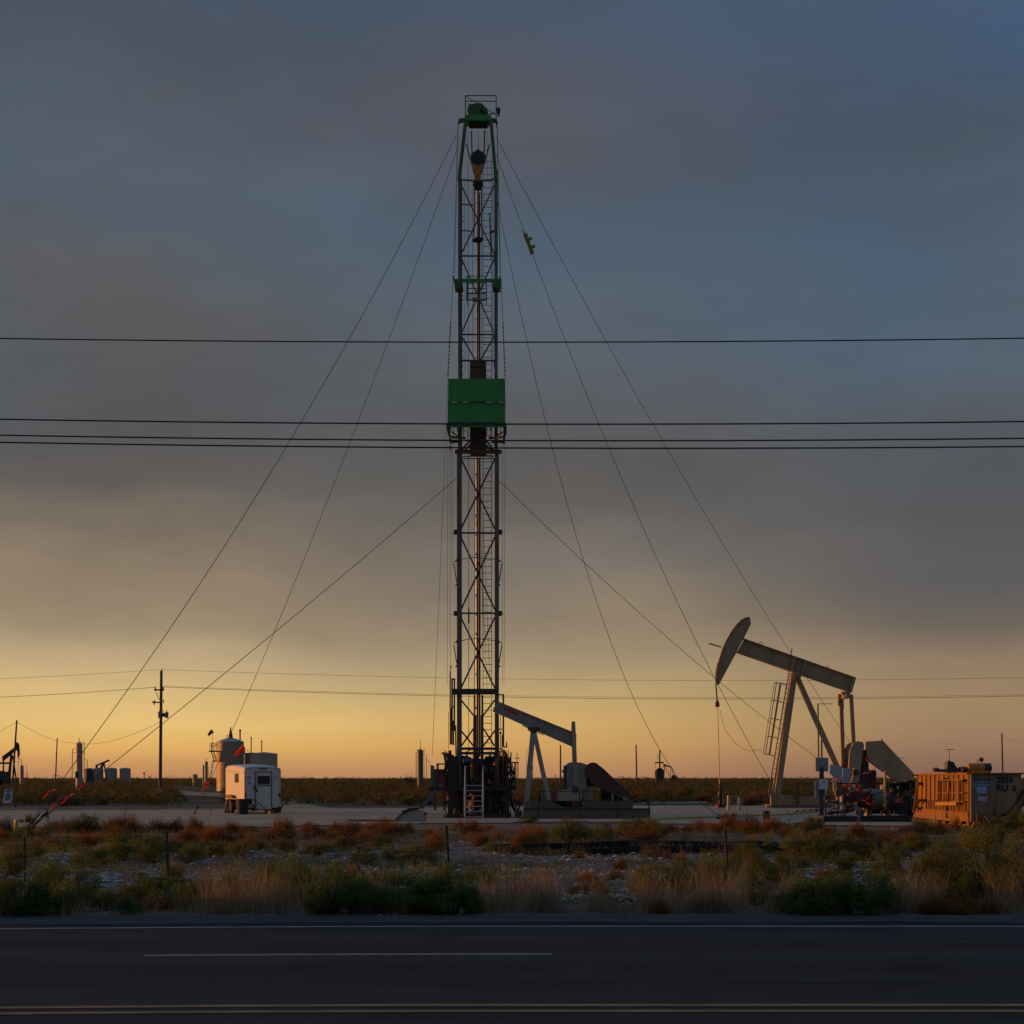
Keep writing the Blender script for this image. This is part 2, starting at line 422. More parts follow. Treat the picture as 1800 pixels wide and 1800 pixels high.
def sheet_mat(name, c1, c2, s1, rough=0.95, bump=0.4, bands=0.0, spec=0.1, stains=False):
    m = bpy.data.materials.new(name); m.use_nodes = True
    nt = m.node_tree; nd = nt.nodes; lk = nt.links; b = nd['Principled BSDF']
    b.inputs['Roughness'].default_value = rough; b.inputs['Specular IOR Level'].default_value = spec
    geo = nd.new('ShaderNodeNewGeometry')
    mp = nd.new('ShaderNodeMapping'); mp.inputs['Scale'].default_value = (0.35 if bands else 1, 1, 1)
    lk.new(geo.outputs['Position'], mp.inputs['Vector'])
    n = nd.new('ShaderNodeTexNoise'); n.inputs['Scale'].default_value = s1; n.inputs['Detail'].default_value = 8; n.inputs['Roughness'].default_value = 0.65
    lk.new(mp.outputs[0], n.inputs['Vector'])
    r = nd.new('ShaderNodeValToRGB'); lk.new(n.outputs['Fac'], r.inputs[0])
    r.color_ramp.elements[0].position = 0.32; r.color_ramp.elements[0].color = (*c1, 1)
    r.color_ramp.elements[1].position = 0.68; r.color_ramp.elements[1].color = (*c2, 1)
    n2 = nd.new('ShaderNodeTexNoise'); n2.inputs['Scale'].default_value = 55 if bands else 14; n2.inputs['Detail'].default_value = 4
    lk.new(geo.outputs['Position'], n2.inputs['Vector'])
    mr = nd.new('ShaderNodeMapRange'); lk.new(n2.outputs['Fac'], mr.inputs[0]); mr.inputs[1].default_value = 0.3; mr.inputs[2].default_value = 0.7
    mr.inputs[3].default_value = 0.65 if bands else 0.85; mr.inputs[4].default_value = 1.35 if bands else 1.15
    vm = nd.new('ShaderNodeVectorMath'); vm.operation = 'SCALE'; lk.new(r.outputs[0], vm.inputs[0]); lk.new(mr.outputs[0], vm.inputs['Scale'])
    o = vm.outputs[0]
    if stains:
        for (sx, sc_, lo, k_) in ((1.0, .9, .42, .80), (.08, .55, .40, .86)):
            ms = nd.new('ShaderNodeMapping'); ms.inputs['Scale'].default_value = (sx, 1, 1); lk.new(geo.outputs['Position'], ms.inputs['Vector'])
            ns = nd.new('ShaderNodeTexNoise'); ns.inputs['Scale'].default_value = sc_; ns.inputs['Detail'].default_value = 7; ns.inputs['Roughness'].default_value = .65; lk.new(ms.outputs[0], ns.inputs['Vector'])
            mm = nd.new('ShaderNodeMapRange'); lk.new(ns.outputs['Fac'], mm.inputs[0]); mm.inputs[1].default_value = lo - .08; mm.inputs[2].default_value = lo + .08; mm.inputs[3].default_value = k_; mm.inputs[4].default_value = 1.04
            vs_ = nd.new('ShaderNodeVectorMath'); vs_.operation = 'SCALE'; lk.new(o, vs_.inputs[0]); lk.new(mm.outputs[0], vs_.inputs['Scale']); o = vs_.outputs[0]
    if bands:      # wear along the lanes
        wv = nd.new('ShaderNodeTexNoise'); wv.inputs['Scale'].default_value = 0.9; wv.inputs['Detail'].default_value = 4
        m2 = nd.new('ShaderNodeMapping'); m2.inputs['Scale'].default_value = (0.012, 1, 1); lk.new(geo.outputs['Position'], m2.inputs['Vector']); lk.new(m2.outputs[0], wv.inputs['Vector'])
        m3 = nd.new('ShaderNodeMapRange'); lk.new(wv.outputs['Fac'], m3.inputs[0]); m3.inputs[1].default_value = 0.3; m3.inputs[2].default_value = 0.7
        m3.inputs[3].default_value = 1 - bands; m3.inputs[4].default_value = 1 + bands
        v3 = nd.new('ShaderNodeVectorMath'); v3.operation = 'SCALE'; lk.new(o, v3.inputs[0]); lk.new(m3.outputs[0], v3.inputs['Scale']); o = v3.outputs[0]
    lk.new(o, b.inputs['Base Color'])
    bp = nd.new('ShaderNodeBump'); bp.inputs['Strength'].default_value = bump; bp.inputs['Distance'].default_value = 0.015
    lk.new(n2.outputs['Fac'], bp.inputs['Height']); lk.new(bp.outputs[0], b.inputs['Normal'])
    return m
m_road = sheet_mat('worn_asphalt', (0.019, 0.028, 0.035), (0.030, 0.040, 0.047), 1.1, 0.9, 0.5, 0.30, 0.12, stains=True)
m_shoulder = sheet_mat('pale_shoulder_asphalt', (0.058, 0.066, 0.074), (0.082, 0.088, 0.094), 1.6, 0.95, 0.4, 0.15)
m_paintw = sheet_mat('worn_white_road_paint', (0.13, 0.14, 0.15), (0.34, 0.355, 0.37), 5, 0.8, 0.3, 0.12)
m_painty = sheet_mat('worn_yellow_road_paint', (0.20, 0.148, 0.08), (0.33, 0.245, 0.13), 5, 0.8, 0.3, 0.12)
m_tar = sheet_mat('dark_tar', (0.018, 0.02, 0.024), (0.03, 0.032, 0.036), 2, 0.7, 0.3, 0.1)
m_pad = sheet_mat('caliche_gravel', (0.33, 0.265, 0.19), (0.47, 0.385, 0.28), 0.25, 0.95, 0.6, stains=True)
m_track = sheet_mat('dirt_track_caliche', (0.30, 0.245, 0.18), (0.42, 0.35, 0.26), 0.3, 0.95, 0.5)

def cy(x):       # the road bends very gently towards us on the left
    if x >= 0: return 0.0
    if x > -9: return -0.0105 * x * x
    return -0.0105 * 81 - 0.189 * (-9 - x)
XR = [-60 + i for i in range(0, 121)]
def strip(name, y0, y1, z, m, x0=-60, x1=60, wave=0.0):
    b = MB(); X = [x for x in np.arange(x0, x1 + 1e-6, 0.5)]
    for x in X:
        a = wave * nz(x, 0, 0.55, 12.0); c = wave * 0.9 * nz(x, 4, 0.6, 31.0)
        b.v += [(x, y0 + cy(x) + a, z), (x, y1 + cy(x) + c, z)]
    b.f = [(2 * i, 2 * i + 2, 2 * i + 3, 2 * i + 1) for i in range(len(X) - 1)]; b.m = [0] * len(b.f)
    return struct(b.build(name, m))
strip('road', -9, 21.3, 0.0, m_road)
strip('road_shoulder', 21.29, 22.66, 0.004, m_shoulder, wave=0.16)
strip('tar_seam', 21.02, 21.16, 0.004, m_tar, wave=0.12)
strip('edge_line', 20.62, 20.76, 0.004, m_paintw)
def dash(x0, x1, y):
    return strip('lane_dash', y - 0.065, y + 0.065, 0.004, m_paintw, x0, x1)
k = 17.42 / F
dash((258 - 900) * k, (984 - 900) * k, 17.42)
dash((258 - 900) * k - 12.2, (984 - 900) * k - 12.2, 17.42)
dash((258 - 900) * k + 12.2, (984 - 900) * k + 12.2, 17.42)
strip('centre_line', 13.44, 13.57, 0.004, m_painty)
strip('centre_line', 13.10, 13.23, 0.004, m_painty)
b = MB()       # patched, cracked asphalt on the near side of the centre lines
m_patch = sheet_mat('patched_asphalt', (0.026, 0.034, 0.046), (0.044, 0.052, 0.064), 2.2, 0.95, 0.5, 0.2, 0.1)
strip('asphalt_patch', 7.0, 12.72, 0.004, m_patch, wave=0.16)
for (yy, wv) in ((14.95, .05), (19.15, .06)):
    strip('tar_seam', yy, yy + .02, 0.004, m_tar, wave=wv)

def inside(x, y, poly):
    c = False; n = len(poly); j = n - 1
    for i in range(n):
        (xi, yi), (xj, yj) = poly[i], poly[j]
        if (yi > y) != (yj > y) and x < (xj - xi) * (y - yi) / (yj - yi) + xi: c = not c
        j = i
    return c
def blob_sheet(name, outline, z, m, wob=0.8, seed=0, st=0.6):
    """a thin sheet with a ragged edge, following the ground"""
    ax = [p[0] for p in outline]; ay = [p[1] for p in outline]; b = MB(); idx = {}
    i0, i1, j0, j1 = int(min(ax) / st) - 3, int(max(ax) / st) + 3, int(min(ay) / st) - 4, int(max(ay) / st) + 4
    def vid(i, j):
        if (i, j) not in idx:
            x, y = i * st, j * st; idx[(i, j)] = len(b.v); b.v.append((x, y, max(gz(x, y), -.02) + .02 + z))
        return idx[(i, j)]
    for j in range(j0, j1):
        for i in range(i0, i1):
            x, y = (i + .5) * st, (j + .5) * st
            q = wob * (nz(x, y, .35, seed) + .6 * nz(x, y, 1.1, seed + 5))
            if inside(x + .7 * q, y + q, outline): b.f.append((vid(i, j), vid(i + 1, j), vid(i + 1, j + 1), vid(i, j + 1)))
    b.m = [0] * len(b.f)
    return struct(b.build(name, m, smooth=False))
blob_sheet('gravel_pad', [(-75, 63.5), (-14, 62), (-9, 63), (-3, 68), (2, 70), (9, 66), (13, 64), (20, 60), (60, 60), (75, 62), (75, 100), (40, 106), (8, 112), (-2, 106), (-9, 100), (-13, 110), (-15, 106), (-17, 97), (-24, 95), (-75, 92)], 0.012, m_pad, 1.6, 3)
blob_sheet('dirt_track', [(-15.3, 102), (-11, 104), (-24, 165), (-33, 205), (-46, 240), (-62, 250), (-52, 225), (-36, 185), (-26, 160)], 0.02, m_track, 1.0, 9)
blob_sheet('dirt_track', [(-84, 215), (-60, 225), (-60, 262), (-100, 262)], 0.02, m_track, 1.5, 14)
blob_sheet('dirt_track', [(8, 118), (16, 121), (20, 127), (10, 126)], 0.02, m_track, 0.8, 21)

# ================================================================== WORKOVER RIG
YR = 78.0
L = plane(YR)
rig = thing('workover_rig', (L(840, 1437).x, YR, 0), 'tall lattice workover rig with green crown and green windbreak panel standing on the gravel pad', 'drilling rig')
def P(name, mb, mt, parent=rig, label=None): return part(name, mb, mt, parent, label)
MD = 1.3        # mast depth
for (u, dy) in ((806.8, 0), (873.2, 0), (806.8, MD), (873.2, MD)):
    mb = MB(); mb.bar(L(u, 1400, dy), L(u, 790, dy), 0.18, 0.18)
    P('mast_leg', mb, M['mast'])
for (u, dy) in ((808.2, 0.05), (871.8, 0.05), (808.2, MD - 0.05), (871.8, MD - 0.05)):
    mb = MB(); mb.bar(L(u, 640 if dy < 1 else 640, dy), L(u, 300, dy), 0.145, 0.145); mb.bar(L(u, 790, dy), L(u, 640, dy), 0.14, 0.14)
    P('upper_mast_leg', mb, M['mast'])
for (u0, u1, dy) in ((807.5, 818.5, 0.0), (871.5, 863, 0.0)):
    mb = MB(); mb.bar(L(u0, 318, dy), L(u0 + (u1 - u0) * 0.1, 300, dy), 0.16, 0.16); mb.bar(L(u0 + (u1 - u0) * 0.1, 301, dy), L(u1, 213, dy), 0.15, 0.15)
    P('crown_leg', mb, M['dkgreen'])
# cross members (front and rear face in one member each)
def cross(v, u0, u1, wd, hgt, mt='brace'):
    mb = MB()
    mb.bar(L(u0, v, 0), L(u1, v, 0), wd, hgt)
    for u in (u0 + 1, u1 - 1): mb.bar(L(u, v, 0), L(u, v, MD), wd * 0.8, hgt * 0.8)
    return P('crossbar', mb, M[mt])
for v in (936.8, 1078): cross(v, 809, 871, 0.07, 0.075)
for v in (450, 588): cross(v, 810, 870, 0.06, 0.06)
cross(634, 810, 870, 0.07, 0.07)
cross(1316, 810, 870, 0.12, 0.11, 'dark'); cross(1324, 810, 870, 0.12, 0.10, 'dark')
mb = MB(); mb.bar(L(794, 1216, -0.12), L(873, 1216, -0.12), 0.25, 0.2); P('main_crossbeam', mb, M['dark'])
mb = MB(); mb.bar(L(800, 795, -0.1), L(882, 795, -0.1), 0.16, 0.13); P('locking_beam', mb, M['rust'])
for v in (802, 806):
    mb = MB(); mb.bar(L(811, v, 0), L(869, v, 0), 0.04, 0.04); P('crossbar', mb, M['rust'])
def xbrace(u0, v0, u1, v1, wd=0.07, face=False):
    for (a, c) in (((u0, v0), (u1, v1)), ((u1, v0), (u0, v1))):
        mb = MB()
        for dy in ((0.02, MD - 0.02) if face else (0.02,)): mb.bar(L(*a, dy), L(*c, dy), wd, wd)
        P('diagonal_brace', mb, M['brace'])
xbrace(810, 806, 870, 930); xbrace(810, 944, 870, 1072); xbrace(810, 1085, 870, 1210)
xbrace(811, 326, 869, 446, 0.055); xbrace(812, 456, 868, 584, 0.055); xbrace(812, 592, 868, 690, 0.055)
# side faces of the mast
for u in (806.8, 873.2):
    vs = [795, 866, 936, 1007, 1078, 1147, 1217, 1270, 1320]
    for i in range(len(vs) - 1):
        a, c = (0, MD) if i % 2 else (MD, 0)
        mb = MB(); mb.bar(L(u, vs[i], a), L(u, vs[i + 1], c), 0.06, 0.06); P('side_brace', mb, M['brace'])
    vs = [318, 383, 450, 519, 588, 660, 720]
    for i in range(len(vs) - 1):
        a, c = (0, MD) if i % 2 else (MD, 0)
        mb = MB(); mb.bar(L(u, vs[i], a), L(u, vs[i + 1], c), 0.05, 0.05); P('side_brace', mb, M['brace'])
# lower braces between the legs and the centre columns
for u in (834.6, 847.4):
    mb = MB(); mb.bar(L(u, 1437, 0.1), L(u, 1257, 0.1), 0.125, 0.14); mb.bar(L(u, 1257, 0.1), L(u, 1222, 0.1), 0.07, 0.07); P('centre_column', mb, M['dark'])
for (a, c) in (((810, 1230), (833, 1258)), ((870, 1230), (849, 1258)), ((810, 1284), (833, 1312)), ((832, 1281), (811, 1311)), ((870, 1284), (849, 1312)), ((850, 1281), (869, 1311))):
    mb = MB(); mb.bar(L(*a, 0.05), L(*c, 0.05), 0.07, 0.07); P('diagonal_brace', mb, M['dark'])
# tubing string in the middle, lit from the left
mb = MB(); mb.tube(L(838.4, 1385, 0.55), L(838.2, 800, 0.55), 0.062, n=14)
for v in (870, 985, 1122, 1150): mb.tube(L(838.3, v, 0.55), L(838.3, v + 6, 0.55), 0.075, n=14)
P('tubing_string', mb, M['pipe'])
mb = MB(); mb.tube(L(838.4, 660, 0.55), L(839.4, 327, 0.55), 0.055, n=14); P('tubing_string', mb, M['pipe'])
mb = MB(); mb.bar(L(842.6, 1330, 0.7), L(842.8, 800, 0.7), 0.08, 0.08); mb.bar(L(842.6, 660, 0.7), L(842, 330, 0.7), 0.07, 0.07); P('guide_rail', mb, M['dark'])
# ladder
mb = MB()
for (a, c) in ((848.3, 848.3), (863.8, 863.8)): mb.tube(L(a, 1330, 1.15), L(c, 262, 1.15), 0.016, n=6)
v = 268
while v < 1330:
    mb.tube(L(848.3, v, 1.15), L(863.8, v, 1.15), 0.014, n=5); v += 11.65
P('ladder', mb, M['dark'])
# drill lines and control lines
for (u0, v0, u1, v1, dy, r) in ((822.6, 300, 823.6, 1320, 0.3, .013), (816.5, 310, 816.8, 650, 0.5, .01), (829.6, 330, 831, 640, 0.3, .011), (833.6, 800, 834, 1310, 0.8, .01), (843.8, 800, 848.5, 1100, 0.3, .011),
                                (848.5, 900, 861, 1200, 0.4, .010), (846, 960, 856, 1210, 0.4, .009), (866.5, 300, 866, 640, 0.9, .01), (835, 1090, 831, 1320, 0.3, .009), (845.8, 330, 845.8, 640, 0.8, .01)):
    mb = MB(); mb.tube(L(u0, v0, dy), L(u1, v1, dy), r, n=5); P('control_line', mb, M['cable'])
mb = MB(); mb.tube(L(823.6, 1068, .3), L(823.7, 1095, .3), .035, n=8); P('line_weight', mb, M['black'])
mb = MB()
for (u0, u1) in ((806, 799), (805, 797.5)): mb.tube(L(u0, 216, -0.1), L(u1, 485, -0.3), 0.009, n=5)
for (u0, u1) in ((873.5, 879), (874, 880)): mb.tube(L(u0, 216, -0.1), L(u1, 485, -0.3), 0.009, n=5)
for (u0, v0, u1, v1) in ((797, 494, 788.5, 662), (881, 494, 888, 662)):
    a, c = L(u0, v0, -0.5), L(u1, v1 + 10, -0.9); mb.tube(a, c, 0.012, n=5)
    for i in range(14):
        p = a.lerp(c, 0.45 + 0.55 * i / 14); q = a.lerp(c, 0.45 + 0.55 * (i + .55) / 14); mb.tube(p, q, 0.03, n=6)
P('suspension_chain', mb, M['black'])
for (u0, u1) in ((791.5, 791.8), (787.5, 786.5), (795.5, 795.5), (883.5, 882.8), (887.5, 886)):
    mb = MB(); mb.tube(L(u0, 775, -0.2), L(u1, 1205 if u0 != 795.5 else 1000, -0.2), 0.008, n=5); P('control_line', mb, M['cable'])
# stub arms
for v in (933, 1076):
    for s in (-1, 1):
        u = 806.8 if s < 0 else 873.2
        mb = MB(); mb.box(L(u + s * 5, v, 0.1), (0.22, 0.2, 0.11)); mb.box(L(u + s * 6, v + 4, 0.1), (0.14, 0.14, 0.12)); mb.tube(L(u, v + 3.4, 0.1), L(u + s * 14, v + 3.8, 0.1), 0.012, n=5); P('stub_arm', mb, M['rust'])
for v in (985, 1128):
    for s in (-1, 1):
        u = 806.8 if s < 0 else 873.2
        mb = MB(); mb.prism([L(u + s * 2.5, v - 4, -.05), L(u + s * 6, v, -.05), L(u + s * 2.5, v + 4, -.05)], (0, 0.15, 0)); mb.tube(L(u + s * 5, v + 1, 0), L(u + s * 9.5, v + 3, 0), 0.02, n=6)
        mb.tube(L(u + s * 9, v + 6, 0), L(u + s * 4, v + 38, 0), 0.026, n=6); mb.tube(L(u + s * 3, v + 40, 0), L(u + s * 6, v + 45, 0), 0.03, n=6)
        P('hanger_rod', mb, M['brace'])
    mb = MB(); mb.poly([L(810, v - 1.5, 0), L(825, v - 5, .1), L(838, v - 6.5, .3), L(852, v - 4, .1), L(870, v - 2, 0)], 0.017, 6); P('control_line', mb, M['cable'])
for v in (380, 389, 520, 527, 617, 628, 658, 859, 870, 1139, 1150):
    mb = MB(); mb.tube(L(809, v, 0), L(815 if v < 700 else 812, v, 0), 0.02, n=6); P('mast_peg', mb, M['dark'])
for v in (359, 405):
    mb = MB(); mb.bar(L(810, v, 0), L(832, v + 1.6, 0), 0.04, 0.04); P('short_strut', mb, M['dark'])
mb = MB(); mb.bar(L(860.5, 372, 0.2), L(863.5, 452, 0.2), 0.06, 0.06); mb.box(L(866, 404.5, 0.2), (0.2, 0.1, 0.08)); P('short_strut', mb, M['brace'])
# crown
mb = MB(); mb.prism([L(817, 206.5, -0.1), L(863.5, 206.5, -0.1), L(863.5, 213, -0.1), L(817, 213, -0.1)], (0, 0.75, 0)); mb.box(L(840, 204, .3), (1.15, .7, 0.10))
P('crown_beam', mb, M['green'])
mb = MB(); mb.prism([L(823, 213, 0.05), L(857.5, 213, 0.05), L(857, 218, 0.05), L(824, 218, 0.05)], (0, .5, 0)); P('crown_underside_shade', mb, M['black'])  # black strip stands in for shade on the crown's underside
for s, u0, u1, z in ((-1, 817, 806, 0), (1, 863, 873.6, 0)):
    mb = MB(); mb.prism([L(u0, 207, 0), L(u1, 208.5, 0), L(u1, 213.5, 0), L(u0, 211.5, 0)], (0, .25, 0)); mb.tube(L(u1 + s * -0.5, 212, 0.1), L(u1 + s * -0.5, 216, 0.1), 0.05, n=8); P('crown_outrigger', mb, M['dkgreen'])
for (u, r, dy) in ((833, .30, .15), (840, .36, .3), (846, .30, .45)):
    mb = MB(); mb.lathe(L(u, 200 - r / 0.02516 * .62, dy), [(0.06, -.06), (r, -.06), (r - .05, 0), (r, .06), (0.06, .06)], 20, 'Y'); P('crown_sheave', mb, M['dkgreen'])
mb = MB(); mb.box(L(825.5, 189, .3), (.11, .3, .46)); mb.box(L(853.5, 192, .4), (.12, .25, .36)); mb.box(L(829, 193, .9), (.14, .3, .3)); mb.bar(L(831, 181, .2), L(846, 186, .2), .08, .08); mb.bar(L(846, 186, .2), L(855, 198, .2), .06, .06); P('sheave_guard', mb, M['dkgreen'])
mb = MB()
for dy in (0, .65):
    mb.tube(L(817.7, 210, dy), L(817.7, 168, dy), 0.022, n=6); mb.tube(L(872, 215, dy), L(872, 168, dy), 0.022, n=6)
    mb.tube(L(817.5, 168, dy), L(872.3, 168, dy), 0.022, n=6)
for u in (817.7, 872):
    mb.tube(L(u, 168, 0), L(u, 168, .65), 0.02, n=6)
mb.tube(L(818, 169, 0), L(869, 199.6, 0), 0.018, n=6); mb.bar(L(860, 200, 0), L(873, 200, 0), .04, .04)
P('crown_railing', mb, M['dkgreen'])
mb = MB(); mb.lathe(L(876.2, 200.5, .2), [(.05, 0), (.05, .1), (.075, .12), (.085, .3), (.06, .36)], 12); mb.bar(L(872, 190.5, .2), L(876, 190.5, .2), .05, .05); P('warning_lamp', mb, M['black'])
# travelling block
mb = MB(); mb.lathe(L(840, 274, .4), [(.10, -.16), (.32, -.14), (.36, -.08), (.36, .08), (.32, .14), (.10, .16)], 28, 'Y')
mb.prism([L(831, 268, .28), L(840, 256.5, .28), L(850, 268, .28), L(850, 279, .28), L(846, 290, .28), L(834, 290, .28), L(830, 279, .28)], (0, .25, 0)); P('travelling_block', mb, M['black'])
mb = MB(); mb.prism([L(831.5, 284, .26), L(848.5, 284, .26), L(844.6, 306, .26), L(844, 316, .26), L(834.5, 316, .26), L(833.5, 304, .26)], (0, .3, 0)); P('hook_body', mb, M['amber'])
mb = MB(); mb.prism([L(831, 315, .28), L(848, 315, .28), L(848.5, 321, .28), L(844.5, 328, .28), L(834.5, 328, .28), L(830.5, 321, .28)], (0, .24, 0)); mb.ring(L(835, 319, .2), .06, .02); mb.ring(L(844.5, 319, .2), .06, .02); P('hook', mb, M['black'])
for (u0, u1) in ((833.3, 832), (846, 847.2)):
    mb = MB(); mb.poly([L(u0, 326, .4), L(u0, 390, .4), L(u1, 411, .4)], .028, 8); P('elevator_link', mb, M['black'])
mb = MB(); mb.lathe(L(839.5, 420, .5), [(.10, 0), (.17, .02), (.2, .1), (.17, .2), (.1, .22)], 16); mb.box(L(847, 415.5, .4), (.12, .1, .14)); mb.box(L(833, 418, .4), (.14, .1, .14)); P('elevator', mb, M['black'])
for (u0, u1, r) in ((828.3, 829.3, .032), (851.3, 850.5, .036), (840.2, 840.2, .011), (822, 822.3, .009), (855.5, 856, .009)):
    mb = MB(); mb.tube(L(u0, 222, .5), L(u1, 268 if r > .01 else 310, .5), r, n=6); P('drilling_line', mb, M['cable'])
for (a, c) in (((819.5, 252), (833.5, 304)), ((861, 252), (846, 304))):
    mb = MB(); mb.bar(L(*a, .02), L(*c, .1), .055, .055); P('diagonal_brace', mb, M['dkgreen'])
mb = MB(); mb.poly([L(809, 315, .02), L(820, 316.5, .02), L(838, 317, .02), L(860, 316.5, .02), L(871, 314, .02)], .04, 6); P('crossbar', mb, M['dkgreen'])
def frame_at(ref):
    """measurement frame of parts that stand ref metres in front of (negative) or behind the mast face"""
    k = (YR + ref) / F
    return lambda u, v, dy=0.0: V(((u - 900) * k, YR + dy, H + (HZ - v) * k))
LB, LW = frame_at(-.45), frame_at(-1.2)
# tubing board
mb = MB(); mb.bar(LB(798, 491, -0.25), LB(880, 491, -0.25), .14, .10); P('board_beam', mb, M['green'])
for s in (-1, 1):
    mb = MB(); uu = [797.5, 813, 814, 799.5] if s < 0 else [865, 880.5, 880, 866]
    mb.prism([LB(uu[0], 492, -.45), LB(uu[1], 492, -.45), LB(uu[2], 505, -.45), LB(uu[3], 505.5, -.45)], (0, .8, 0)); mb.bar(LB(797.3 if s < 0 else 878.4, 493, -.4), LB(797 if s < 0 else 878.8, 484, -.4), .07, .07); P('board_bracket', mb, M['dkgreen'])
mb = MB(); mb.tube(LB(874, 507.5, -.3), LB(880, 507.5, -.3), .02, n=6); mb.tube(LB(880, 507.5, -.3), LB(880, 503, -.3), .02, n=6); P('small_handle', mb, M['offwhite'])
mb = MB()
for dy in (-.7, .1):
    for u in (820.5, 822.5, 854.8): mb.bar(LB(u, 531, dy), LB(u, 488, dy), .03, .03)
    for v in (488.3, 501): mb.bar(LB(820, v, dy), LB(856, v, dy), .03, .03)
for u in (820.5, 854.8): mb.bar(LB(u, 501, -.7), LB(u, 501, .1), .03, .03)
for v in (518, 530): mb.bar(LB(819.6, v, -.7), LB(856, v, -.7), .045, .04)
for u in (820.6, 855): mb.bar(LB(u, 518, -.7), LB(u, 530, -.7), .05, .04)
mb.box(LB(838, 525, -.3), (.36, .3, .1)); mb.bar(LB(846, 531, -.7), LB(852, 531, -.7), .03, .04)
P('tubing_board_basket', mb, M['dkgreen'])
mb = MB()
for i in range(14): mb.bar(LB(821 + i * 2.6, 518, -.69), LB(821 + i * 2.6, 530, -.69), .012, .012)
for i in range(5): mb.bar(LB(820.6, 519.5 + i * 2.3, -.69), LB(855, 519.5 + i * 2.3, -.69), .012, .012)
P('basket_mesh', mb, M['galv'])
# telescoping guide boxes above and below the windbreak
mb = MB(); mb.prism([L(826, 634, .0), L(854.3, 634, .0), L(854.3, 795, .0), L(826, 795, .0)], (0, .95, 0)); P('telescoping_guide', mb, M['rust'])
mb = MB(); mb.prism([L(831, 754, -.02), L(849, 754, -.02), L(846, 764, -.02), L(833, 764, -.02)], (0, -.06, 0)); mb.bar(L(827, 643.5, -.03), L(852, 643.5, -.03), .03, .05); mb.bar(L(850.5, 640, -.03), L(850.5, 668, -.03), .03, .05); P('guide_trim', mb, M['dkgreen'])
for (a, c) in (((826, 774), (811, 792)), ((829, 779), (815, 794)), ((854, 774), (868, 792)), ((851, 779), (866, 794))):
    mb = MB(); mb.bar(L(*a, .0), L(*c, .0), .07, .07); P('diagonal_brace', mb, M['rust'])
# windbreak panels of the work platform
wb = MB()
def panel(q, dy0, th=.05): wb.prism([LW(*p, dy0) for p in q], (0, th, 0))
mb = wb; panel([(788, 666), (888, 666), (888, 705.5), (787.5, 705.5)], -1.25)
P('windbreak_panel', wb, M['green'])
wb = MB(); panel([(787.2, 707.2), (888.4, 707.2), (888, 742), (787, 742)], -1.2); P('windbreak_panel', wb, M['green'])
for u in (788, 888):
    wb = MB(); wb.prism([LW(u, 668, -1.19), LW(u, 742, -1.19), LW(u, 742, .4), LW(u, 668, .4)], (.04 if u < 800 else -.04, 0, 0)); P('windbreak_panel', wb, M['green'])
mb = MB(); mb.bar(LW(786.5, 706.3, -1.27), LW(888.8, 706.3, -1.27), .03, .03)
for i in range(10): mb.box(LW(792 + i * 10.4, 706.3, -1.28), (.08, .03, .05))
P('panel_hinge', mb, M['dkgreen'])
mb = MB(); mb.bar(LW(785.5, 748.5, -1.15), LW(889.5, 748.5, -1.15), .1, .13)
for u in (786.5, 888.5): mb.bar(LW(u, 748, -1.15), LW(u, 748, .6), .1, .12)
mb.bar(LW(786, 743, -1.15), LW(889, 743, -1.15), .05, .05)
for i in range(9): mb.bar(LW(789 + i * 12.2, 743, -1.15), LW(789 + i * 12.2, 748, -1.15), .05, .05)
for i in range(9): mb.bar(LW(791 + i * 11.8, 749, -1.1), LW(791 + i * 11.8, 749, .1), .03, .03)
P('platform_frame', mb, M['dkgreen'])
for s in (-1, 1):
    f = (lambda u: u) if s < 0 else (lambda u: 1676 - u)
    mb = MB(); mb.bar(LW(f(788), 750, -1.0), LW(f(791), 771, -.2), .1, .1); mb.bar(LW(f(790), 763.5, -.6), LW(f(817), 763, -.3), .09, .08); mb.bar(LW(f(790), 769.5, -.3), LW(f(811), 768.5, -.15), .1, .08)
    for du in (796, 804, 813, 820): mb.bar(LW(f(du), 750, -.8), LW(f(du) + s * -1.2, 762, -.5), .03, .03)
    mb.bar(LW(f(811), 762, -.1), LW(f(791), 750, -.1), .05, .05); P('platform_bracket', mb, M['dkgreen'] if s < 0 else M['rust'])
mb = MB(); mb.tube(LW(790, 776, -.2), LW(790, 785, -.2), .045, .02, 8); P('line_weight', mb, M['black'])
# lower left tools
mb = MB(); mb.tube(L(791.6, 1247, -.2), L(791.6, 1180, -.2), .035, n=8); mb.tube(L(792.5, 1178, -.2), L(792.5, 1170, -.2), .03, n=8); P('relief_pipe', mb, M['pipe'])
mb = MB()
for u in (795, 799): mb.bar(L(u, 1195, -.2), L(u, 1285, -.2), .07, .07)
for v in (1194.5, 1243, 1268): mb.bar(L(793.5, v, -.2), L(800.5, v, -.2), .07, .06)
P('tool_frame', mb, M['dark'])
mb = MB(); mb.tube(L(793, 1309, -.3), L(793, 1245, -.3), .06, n=10); mb.bar(L(797, 1310, -.2), L(797, 1268, -.2), .08, .08); mb.bar(L(802, 1335, -.2), L(801, 1275, -.2), .06, .06); mb.bar(L(789, 1318, -.2), L(788.5, 1252, -.2), .02, .02); P('counterweight_cylinder', mb, M['rust'])
mb = MB(); mb.tube(L(884.8, 1221, -.1), L(884.8, 1312, -.1), .04, n=8); mb.bar(L(874, 1221.2, -.1), L(886, 1221.2, -.1), .05, .05); mb.bar(L(884, 1313, -.1), L(891, 1313, -.1), .06, .06); mb.tube(L(890.6, 1314, -.1), L(890.6, 1304, -.1), .03, n=6); P('side_standpipe', mb, M['dark'])
